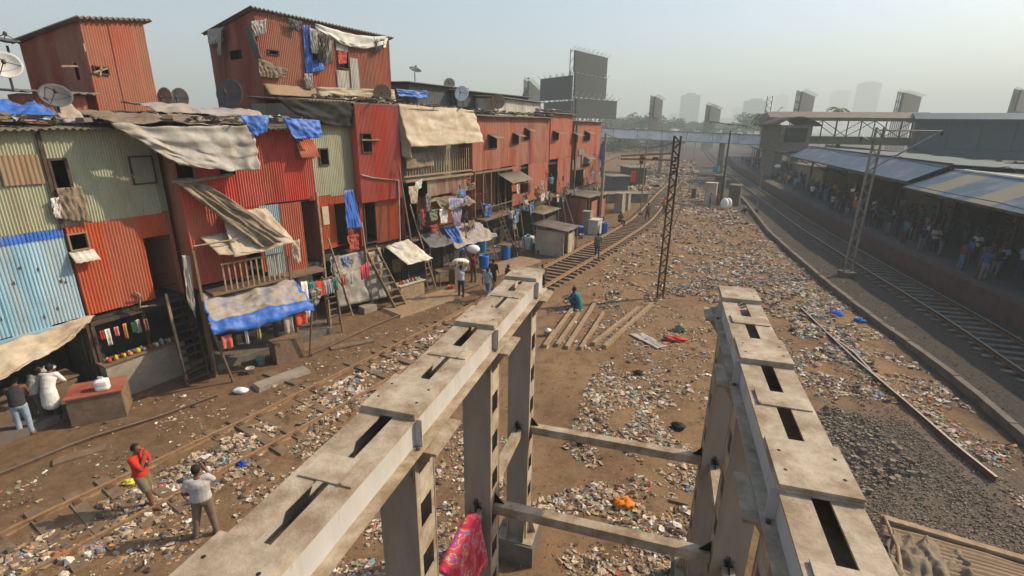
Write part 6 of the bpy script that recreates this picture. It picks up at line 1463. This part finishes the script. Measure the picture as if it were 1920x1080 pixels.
blob('cloth_heap', 'green and white bundle behind the crumpled red cloth', 'cloth', (1275, 620), (.22, .2, .16), cm((.22, .26, .18)), 6, .9)
blob('plastic_bag', 'blue plastic bag in the litter at the right, the biggest blue one', 'bag', (1565, 592), (.3, .2, .12), cm((.03, .12, .5)), 7, .8)
blob('plastic_bag', 'blue plastic bag near the kerb wall', 'bag', (1612, 604), (.22, .16, .1), cm((.04, .15, .5)), 8, .8)
blob('plastic_bag', 'blue plastic bag between the rails in front of the left girder', 'bag', (455, 872), (.14, .1, .06), cm((.02, .07, .35)), 9, .8)
blob('plastic_bag', 'yellow plastic bag by the rail behind the person in the red T-shirt', 'bag', (244, 905), (.14, .1, .05), cm((.6, .55, .05)), 10, .8)
blob('plastic_bag', 'orange plastic scrap between the rails at the lower left', 'bag', (120, 1042), (.18, .1, .05), cm((.6, .12, .02)), 11, .8)
lay('cloth_sheet', 'pale grey sheet spread on the dirt right of the timber beams', [on(G(1178, 628), .04), on(G(1205, 625), .04), on(G(1248, 650), .04), on(G(1232, 656), .04)], 'grey_tarp', 'cloth', nu=20, nv=10, sag=0, wr=.04)
# corrugated shack roof at the lower right
q0 = Vector((4.55, 5.55, 0)); 
rt = thing('corrugated_shack', 'rusty corrugated shack roof covered in rags at the lower right corner', 'shack', Vector((6.0, 4.5, 0)))
c4 = [G(1650, 975, 1.7), G(1950, 1062, 1.6), G(2150, 1330, 1.6), G(1640, 1240, 1.8)]
bb = B()
def rf(u, v):
    p = (c4[0]*(1-u)+c4[1]*u)*(1-v)+(c4[3]*(1-u)+c4[2]*u)*v; p.z += .025*math.sin(v*3.1*2*math.pi/.12)+.05*noise.noise(Vector((u*3, v*3, 2))); return p
bb.grid(rf, 24, 110); bb.obj('roof', M('tan_sheet'), rt, .012)
bb = B()
for a, b_ in ((c4[0], c4[3]), (c4[0], c4[1]), (c4[1], c4[2])):
    i = Vector((.08, -.08, 0)); bb.add([Vector((a.x, a.y, 0))+i, Vector((b_.x, b_.y, 0))+i, b_+i-Zv*.08, a+i-Zv*.08], [(0, 1, 2, 3)])
bb.obj('wall', M('rusty_sheet'), rt, .02)
for i, (u0, v0, w_, h_) in enumerate(((.05, .1, .45, .5), (.25, .45, .5, .4), (.0, .5, .3, .4))):
    lay('hanging_cloth', ['dusty brown rags heaped on the shack roof at its left corner', 'dusty brown rags heaped in the middle of the shack roof', 'frayed rags on the near edge of the shack roof'][i], [rf(u0, v0)+Zv*.08, rf(u0+w_, v0)+Zv*.08, rf(u0+w_, v0+h_)+Zv*.07, rf(u0, v0+h_)+Zv*.07], 'old_cloth', 'rags', nu=40, nv=30, sag=0, wr=.16, fold=.03, seed=i+60, edge=.08)
b2 = B(); b2.tube([rf(.02, .0)+Zv*.1, rf(.1, .25)+Zv*.12, rf(.12, .6)+Zv*.12], .03, 6); b2.beam(rf(.0, .0)+Zv*.06, rf(.95, .0)+Zv*.06, .12, .06); tag(b2.obj('timber_beam', M('pale_wood')), 'timber strip and cane lashed along the shack roof edge', 'timber beam')

# clutter on the fronts of the houses: rags, bags and leaning poles
rg = random.Random(77)
for F, nm, n, z0_, z1_, o0_ in ((F3, 'the bright red house', 6, 2.2, 3.2, .9), (F4, 'the narrow grey green house', 4, 2.3, 3.4, .4), (F5, 'the narrow red house', 3, 1.7, 2.6, .5), (F6, 'the open fronted house', 11, 2.3, 5.6, .75), (F7, 'the long brick red house', 16, 2.3, 5.4, .9), (F8, 'the tall rust orange house', 7, 2.2, 4.6, .7), (F9, 'the last house of the row', 10, 2.2, 5.2, .7)):
    rows = sorted(rg.uniform(.1, F.L-.3) for _ in range(n))
    for i, a in enumerate(rows):
        cn, cc = rg.choice((('brown', (.18, .13, .09)), ('grey', (.26, .25, .23)), ('white', (.52, .5, .46)), ('dusty blue', (.12, .19, .33)), ('dull red', (.33, .07, .05)), ('beige', (.38, .32, .23)), ('dark', (.05, .045, .045)), ('faded green', (.14, .19, .13))))
        z = rg.uniform(z0_, z1_); w_ = rg.uniform(.25, .7); hh = rg.uniform(.35, .95); bb = B(); c0 = F.pt(a, z, o0_+rg.uniform(-.1, .15)); d_ = F.d
        bb.grid(cloth([c0-d_*w_/2, c0+d_*w_/2, c0+d_*w_*.42-Zv*hh*rg.uniform(.8, 1.1), c0-d_*w_*.45-Zv*hh], 12, 12, sag=0, wr=.08, fold=.04, freq=2, seed=i+a, edge=.06), 12, 12)
        tag(bb.obj('hanging_rag', cm(cc), thick=.006), '%s rag hung on %s, %s rag from left' % (cn, nm, ORD(i+1)), 'hanging cloth', 'rags hung on the house fronts')
for F, nm, n in ((F4, 'the narrow grey green house', 2), (F6, 'the open fronted house', 4), (F7, 'the long brick red house', 6), (F8, 'the tall rust orange house', 3), (F9, 'the last house of the row', 4)):
    for i in range(n):
        a = (i+.5)/n*F.L+rg.uniform(-.2, .2); b2 = B(); b2.tube([on(F.pt(a, 0, rg.uniform(1.0, 1.5))), F.pt(a+rg.uniform(-.6, .6), rg.uniform(2.6, 5.2), .35)], .035, 6)
        tag(b2.obj('leaning_pole', M(rg.choice(('wood', 'dark_wood', 'pale_wood')))), 'thin pole leaning against %s, %s pole from left' % (nm, ORD(i+1)), 'pole', 'poles leaning on the house fronts')
for i, (x, y, r_, h_, c_, lb) in enumerate(((930, 470, .2, .3, (.35, .35, .33), 'dull metal bucket behind the drum with the board'), (978, 478, .2, .32, (.4, .3, .2), 'clay coloured pot beside the small ladder'), (1010, 476, .15, .25, (.1, .1, .1), 'black pot in front of the white cabinets'), (1022, 474, .16, .3, (.05, .05, .06), 'second black pot beside the white cabinets'), (700, 572, .2, .3, (.2, .2, .22), 'grey tub at the foot of the grey screen'), (845, 545, .16, .28, (.5, .1, .08), 'small red bucket beside the brown table'), (1090, 447, .18, .3, (.4, .4, .38), 'grey pail in front of the blue tub'), (470, 700, .14, .2, (.45, .42, .38), 'small pale bowl left of the pale blue bucket'))):
    bucket(lb, 'bucket', on(G(x, y)), r_, h_, cm(c_), 'bucket')
sheet('tarpaulin', 'torn blue grey tarp bundled on the left of the awning behind the sack carriers', 'tarpaulin', [F6.pt(2.3, 2.9, .6), F6.pt(3.0, 2.9, .9), F6.pt(3.1, 1.7, 1.5), F6.pt(2.5, 1.6, 1.4)], M('blue_tarp'), 16, 16, sag=0, wr=.15, fold=.06, seed=91)
for i, q_ in enumerate((((470, 40), (500, 36), (498, 62), (476, 70)), ((540, 34), (566, 40), (560, 60), (545, 52)), ((606, 60), (626, 66), (622, 118), (612, 124)), ((570, 138), (586, 138), (588, 166), (574, 166)), ((700, 70), (722, 74), (718, 92), (704, 100)))):
    cur(['grey rag under the left eave of the tall hut', 'dark rag pinned under the middle of the tall hut eave', 'silver grey jacket hanging right of the broken opening', 'pale sheet strip below the blue tarp strip on the tall hut', 'teal rag at the right eave of the tall hut'][i], FBt, list(q_), ['grey_tarp', 'dish_dark', 'grey_metal', 'grey_tarp', 'dish_dark'][i], .22, fold=.06, sag=0)
# ------------------------------------------------------------------ wires
wire('sagging cable running past the fronts of the houses, upper of the pair', [AT(-40, 565, 13.0), AT(470, 470, 20), AT(720, 408, 30), AT(1120, 330, 52)], .014)
wire('sagging cable running past the fronts of the houses, lower of the pair', [AT(-40, 590, 12.6), AT(470, 492, 19.6), AT(720, 420, 29.5), AT(1120, 338, 51)], .014)

# ------------------------------------------------------------------ trees and bushes
def leaves(bb, c, r_, n, sz, rg, mi=2):
    for k in range(n):
        while True:
            v = Vector((rg.uniform(-1, 1), rg.uniform(-1, 1), rg.uniform(-1, 1)))
            if .25 < v.length < 1: break
        p = c+Vector((v.x*r_[0], v.y*r_[1], v.z*r_[2])); q = Matrix.Rotation(rg.uniform(0, 6.28), 3, 'Z') @ Matrix.Rotation(rg.uniform(-1.2, 1.2), 3, 'X'); s = sz*rg.uniform(.6, 1.3)
        bb.add([p+q @ Vector((-s, 0, 0)), p+q @ Vector((0, -s*.5, 0)), p+q @ Vector((s, 0, 0)), p+q @ Vector((0, s*.5, 0))], [(0, 1, 2, 3)], rg.randrange(mi))
M('leaf_a', (.085, .125, .035), .8, .3, .5, 0); M('leaf_b', (.05, .075, .025), .8, .3, .5, 0); M('leaf_c', (.12, .14, .045), .8, .3, .5, 0)
rg = random.Random(31)
bushes = [((1150, 288), 5, 3.2), ((1175, 284), 6, 3.6), ((1200, 286), 6, 3.2), ((1225, 283), 6, 3.5), ((1250, 282), 5, 3.0), ((1160, 276), 8, 4.5), ((1190, 272), 8, 4.8), ((1222, 270), 8, 4.6), ((1252, 270), 6, 4.0), ((1140, 268), 9, 5), ((1270, 272), 4, 3), ((1205, 263), 10, 4.6)]
for i, ((x, y), r_, h_) in enumerate(bushes):
    h_ *= 1.35; c = G(x, y); root = thing('bush', 'scrubby green bush beyond the row of houses, %s of the clump from front left' % ORD(i+1), 'bush', c, group='bushes between the row and the white footbridge')
    bb = B()
    for k in range(7): leaves(bb, c+Vector((rg.uniform(-r_, r_)*.7, rg.uniform(-r_, r_)*.4, h_*rg.uniform(.3, .75))), (r_*.45, r_*.4, h_*.32), 260, .32, rg, 3)
    bb.obj('foliage', [M('leaf_a'), M('leaf_b'), M('leaf_c')], root)
    bb = B(); bb.tube([c, c+Vector((.2, 0, h_*.6))], [.15, .05], 6); bb.obj('stem', M('dark_wood'), root)
trees = [(1135, 300, 14, 9), (1160, 320, 16, 10), (1185, 300, 15, 10), (1215, 280, 17, 12), (1240, 300, 15, 10), (1262, 310, 14, 9), (1296, 330, 13, 11), (1330, 340, 14, 10), (1362, 340, 12, 9), (1395, 300, 14, 11), (1414, 260, 17, 11), (1118, 260, 12, 9)]
for i, (x, dist, h_, r_) in enumerate(trees):
    c = AT(x, 238, dist); c.z = 0; root = thing('tree', 'hazy tree on the horizon behind the footbridge, %s from the left of the line' % ORD(i+1), 'tree', c, group='trees on the horizon')
    bb = B()
    for k in range(9): leaves(bb, c+Vector((rg.uniform(-r_, r_)*.75, rg.uniform(-r_, r_)*.3, h_*rg.uniform(.5, .85))), (r_*.35, r_*.35, h_*.16), 110, .9, rg, 3)
    bb.obj('crown', [M('leaf_a'), M('leaf_b'), M('leaf_c')], root); bb = B(); bb.tube([c, c+Vector((.3, 0, h_*.7))], [.35, .15], 6); bb.obj('trunk', M('dark_wood'), root)
for i, (x, dist, h_) in enumerate(((1426, 110, 11.2), (1566, 120, 13.0))):
    c = AT(x, 238, dist); c.z = 0; root = thing('palm_tree', ['palm tree left of the vaulted stair tower', 'palm top showing over the covered footbridge roof'][i], 'palm tree', c)
    bb = B(); bb.tube([c, c+Vector((.3, 0, h_*.5)), c+Vector((.1, 0, h_))], [.25, .2, .16], 8); bb.obj('trunk', M('wood'), root); bb = B()
    for k in range(14):
        a = k*2.4; d = Vector((math.cos(a), math.sin(a), 0)); el = rg.uniform(-.2, 1.0)
        P = [c+Vector((.1, 0, h_))+d*(s_*2.6)+Zv*(s_*el*2.2-s_*s_*2.2) for s_ in (0, .25, .5, .75, 1)]; sd = Vector((-d.y, d.x, 0))
        for p0, p1 in zip(P, P[1:]):
            for s_ in (-1, 1): bb.add([p0, p1, p1+sd*s_*.35-Zv*.2, p0+sd*s_*.35-Zv*.2], [(0, 1, 2, 3)], k % 2)
    bb.obj('frond', [M('leaf_a'), M('leaf_b')], root)
# a crow above the billboards
q = AT(991, 147, 90); bb = B(); bb.ell(q, (.2, .3, .14), 10, 8); bb.grid(lambda u, v: q+Vector(((u-.5)*1.0, (v-.5)*.25, .25*abs(u-.5)*2)), 8, 2); tag(bb.obj('crow', M('black')), 'small dark bird flying left of the billboards', 'bird')

# ------------------------------------------------------------------ litter, stones
def inpoly(P, x, y):
    c = False; n = len(P)
    for i in range(n):
        x0, y0 = P[i][:2]; x1, y1 = P[i-1][:2]
        if (y0 > y) != (y1 > y) and x < (x1-x0)*(y-y0)/(y1-y0)+x0: c = not c
    return c
LITM = [cm((.44, .34, .24)), cm((.32, .225, .145)), cm((.54, .46, .36)), cm((.22, .15, .095)), cm((.10, .075, .058)), cm((.38, .28, .19)), cm((.60, .57, .52)),
        cm((.10, .20, .34)), cm((.36, .10, .07)), cm((.46, .25, .09)), cm((.17, .27, .17)), cm((.20, .32, .33)), cm((.42, .26, .25)), cm((.48, .40, .18)), cm((.04, .035, .03))]
def litter(label, zones, seed, colour=.15, name='litter', lift=0.0):
    rg = random.Random(seed); bb = B()
    for poly, n, s0, s1 in zones:
        P = [G(*q) for q in poly]; x0 = min(p.x for p in P); x1 = max(p.x for p in P); y0 = min(p.y for p in P); y1 = max(p.y for p in P); k = 0; tries = 0
        while k < n and tries < n*16:
            tries += 1; x = rg.uniform(x0, x1); y = rg.uniform(y0, y1)
            if not inpoly(P, x, y): continue
            if noise.noise(Vector((x*.9, y*.9, seed))) + .35*noise.noise(Vector((x*3, y*3, seed))) < rg.uniform(-.25, .3): continue
            k += 1; s = s0*(s1/s0)**(rg.random()**1.8); z = gz(x, y)+lift
            mi = rg.choice((0, 0, 1, 1, 1, 2, 3, 3, 3, 4, 4, 5, 5, 6)) if rg.random() > colour*.75 else rg.randrange(6, 15)
            a = rg.uniform(0, 6.28); ca, sa = math.cos(a), math.sin(a); el = rg.uniform(.35, 1.0); h = s*.35
            if s > .07 and rg.random() < .22:      # crumpled lumps: bags, bundles, balled cloth
                q = len(bb.v); hh = s*rg.uniform(.3, .6)
                for (k_, rr, zz) in ((6, .52, -.02), (6, .50, .45), (5, .3, .9)):
                    for i_ in range(6):
                        t_ = a+i_*1.047+k_; r2 = s*rr*rg.uniform(.6, 1.25); bb.v.append((x+r2*math.cos(t_), y+r2*el*math.sin(t_), z+hh*zz*rg.uniform(.7, 1.2)))
                for L_ in (0, 6):
                    for i_ in range(6):
                        j_ = (i_+1) % 6; bb.f.append((q+L_+i_, q+L_+j_, q+L_+6+j_)); bb.f.append((q+L_+i_, q+L_+6+j_, q+L_+6+i_)); bb.m += [mi, mi]; bb.sm += [False, False]
                bb.f.append(tuple(q+12+i_ for i_ in range(6))); bb.m.append(mi); bb.sm.append(False)
                continue
            pts = []
            for (u, v) in ((-1, -1), (0, -1.15), (1, -.9), (1.1, .1), (.9, 1), (-.1, 1.1), (-1, .8), (-1.15, 0), (0, 0)):
                u = u*s*.5*rg.uniform(.7, 1.25); v = v*s*.5*el*rg.uniform(.7, 1.25)
                pts.append((x+u*ca-v*sa, y+u*sa+v*ca, z+max(.004, rg.uniform(-.25, 1)*h)))
            q = len(bb.v); bb.v += pts
            for f in ((0, 1, 8, 7), (1, 2, 3, 8), (8, 3, 4, 5), (7, 8, 5, 6)): bb.f.append(tuple(q+i for i in f)); bb.m.append(mi); bb.sm.append(False)
    return tag(bb.obj(name, LITM), label, 'litter', kind='stuff')
litter('paper and plastic litter filling the bed between the old rails', [([(-60, 1080), (0, 1037), (480, 799), (760, 651), (860, 600), (850, 625), (689, 755), (440, 898), (118, 1090)], 7500, .03, .24)], 1, .14)
litter('sparse scraps on the dirt between the houses and the old rails', [([(-60, 1030), (-60, 940), (430, 740), (590, 670), (850, 560), (900, 570), (760, 640), (480, 790)], 700, .03, .13), ([(400, 745), (600, 650), (850, 540), (1000, 500), (1130, 420), (1150, 400), (1100, 470), (830, 600), (500, 760)], 350, .04, .16), ([(120, 870), (140, 700), (300, 740), (440, 735)], 160, .04, .16)], 2, .2)
litter('litter between the old rails and the left girder', [([(118, 1090), (440, 900), (850, 640), (900, 640), (700, 860), (480, 1090)], 2600, .03, .16)], 3, .12)
litter('thick litter on the ground beneath the girders and tie beams', [([(600, 1090), (830, 830), (900, 760), (950, 820), (930, 1090)], 2600, .03, .15), ([(1120, 680), (1215, 695), (1300, 800), (1320, 1090), (980, 1090), (960, 950), (1130, 900), (1060, 840)], 8000, .025, .18), ([(1020, 640), (1230, 570), (1340, 600), (1330, 760), (1250, 740), (1110, 660)], 2600, .03, .16)], 4, .17)
litter('colourful rubbish heap between the lattice mast and the kerb wall', [([(1250, 560), (1290, 500), (1420, 470), (1500, 520), (1600, 640), (1700, 760), (1560, 740), (1480, 620), (1300, 560)], 24000, .04, .26), ([(1340, 560), (1500, 640), (1580, 760), (1500, 760), (1420, 640)], 1200, .04, .2)], 5, .30)
litter('greyer rubbish in the shadow along the kerb wall', [([(1420, 430), (1500, 500), (1650, 625), (1930, 850), (1930, 960), (1820, 860), (1640, 700), (1500, 570), (1400, 470)], 6500, .03, .2)], 6, .22)
litter('scattered pale scraps over the wide dirt beyond the lattice mast', [([(1020, 590), (1130, 500), (1240, 400), (1300, 340), (1420, 430), (1440, 480), (1280, 510), (1240, 570)], 9500, .06, .30), ([(1180, 345), (1250, 320), (1300, 320), (1420, 430), (1240, 400)], 4000, .15, .5), ([(1020, 655), (1070, 575), (1150, 560), (1225, 575), (1140, 655)], 500, .03, .15)], 7, .10)
litter('light litter strewn under the signal and along the far bend', [([(1140, 345), (1170, 312), (1300, 300), (1310, 330), (1200, 360)], 1500, .3, 1.0)], 8, .15)
litter('scraps lying on the ballast of the live track', [([(1300, 310), (1480, 420), (1640, 540), (1930, 760), (1930, 840), (1480, 480)], 420, .03, .16)], 9, .2)
STM = [M('stone_a', (.21, .175, .135), .9, .25, 5, .3), M('stone_b', (.14, .115, .09), .9, .25, 5, .3), M('stone_c', (.25, .205, .155), .9, .25, 5, .3)]
def stones(label, zones, seed, name='gravel', mats=None, thr=-.2):
    rg = random.Random(seed); bb = B()
    for poly, n, s0, s1 in zones:
        P = [G(*q) for q in poly]; x0 = min(p.x for p in P); x1 = max(p.x for p in P); y0 = min(p.y for p in P); y1 = max(p.y for p in P); k = 0; tr = 0
        while k < n and tr < n*10:
            tr += 1
            x = rg.uniform(x0, x1); y = rg.uniform(y0, y1)
            if not inpoly(P, x, y): continue
            k += 1; s = s0*(s1/s0)**(rg.random()**2.2); z = gz(x, y)+s*.12; q = len(bb.v); a = rg.uniform(0, 6.28); mi = rg.randrange(3); fl = rg.uniform(.3, .6)
            for i in range(5): t = a+i*1.257; r_ = s*.5*rg.uniform(.7, 1.2); bb.v.append((x+r_*math.cos(t), y+r_*math.sin(t)*.8, z-s*.15))
            for i in range(5): t = a+i*1.257+.3; r_ = s*.36*rg.uniform(.6, 1.2); bb.v.append((x+r_*math.cos(t), y+r_*math.sin(t)*.8, z+s*fl*rg.uniform(.5, 1)))
            for i in range(5): i2 = (i+1) % 5; bb.f.append((q+i, q+i2, q+5+i2, q+5+i)); bb.m.append(mi); bb.sm.append(False)
            bb.f.append(tuple(q+5+i for i in range(5))); bb.m.append(mi); bb.sm.append(False)
    return tag(bb.obj(name, mats or STM), label, 'gravel', kind='stuff')
stones('broken stone and rubble heap behind the right girder', [([(1520, 800), (1580, 770), (1700, 790), (1800, 880), (1930, 1000), (1930, 1090), (1640, 1090), (1560, 900)], 14000, .015, .09), ([(1530, 810), (1660, 820), (1740, 900), (1600, 940)], 260, .08, .26), ([(1480, 790), (1560, 760), (1660, 800), (1600, 850)], 500, .06, .2), ([(1530, 640), (1930, 930), (1930, 1020), (1600, 760)], 1200, .03, .09)], 11)
stones('small clods and pebbles over the trodden dirt', [([(-60, 1090), (-60, 900), (430, 735), (850, 560), (1240, 400), (1420, 440), (1560, 760), (1330, 1090)], 9000, .015, .07)], 12, 'pebbles', [cm((.24, .16, .10)), cm((.30, .21, .14)), cm((.14, .095, .065))])
stones('dark crushed stone ballast under the live track', [([(1440, 438), (1640, 600), (1930, 835), (1930, 650), (1700, 505), (1480, 372)], 9000, .02, .06)], 13, 'ballast', [M('ballast_a', (.07, .06, .05), .9, .2, 5, 0), M('ballast_b', (.055, .048, .04), .9, .2, 5, 0), M('ballast_c', (.10, .085, .07), .9, .2, 5, 0)])  # stone tones deepened too, standing in for the station shadow

# ------------------------------------------------------------------ haze
bb = B(); bb.box((0, 1100, 74), (4400, 2800, 150)); hz = bb.obj('haze', None or bpy.data.materials.new('haze_air'), world=False); hm = hz.data.materials[0]; hm.use_nodes = True
t = hm.node_tree; t.nodes.clear(); o_ = t.nodes.new('ShaderNodeOutputMaterial'); v_ = t.nodes.new('ShaderNodeVolumePrincipled')
v_.inputs['Color'].default_value = (.80, .92, .94, 1); v_.inputs['Density'].default_value = .0014; v_.inputs['Anisotropy'].default_value = .1
t.links.new(v_.outputs[0], o_.inputs['Volume']); tag(hz, 'pale smog filling the air over the railway yard and city', 'haze', kind='stuff')
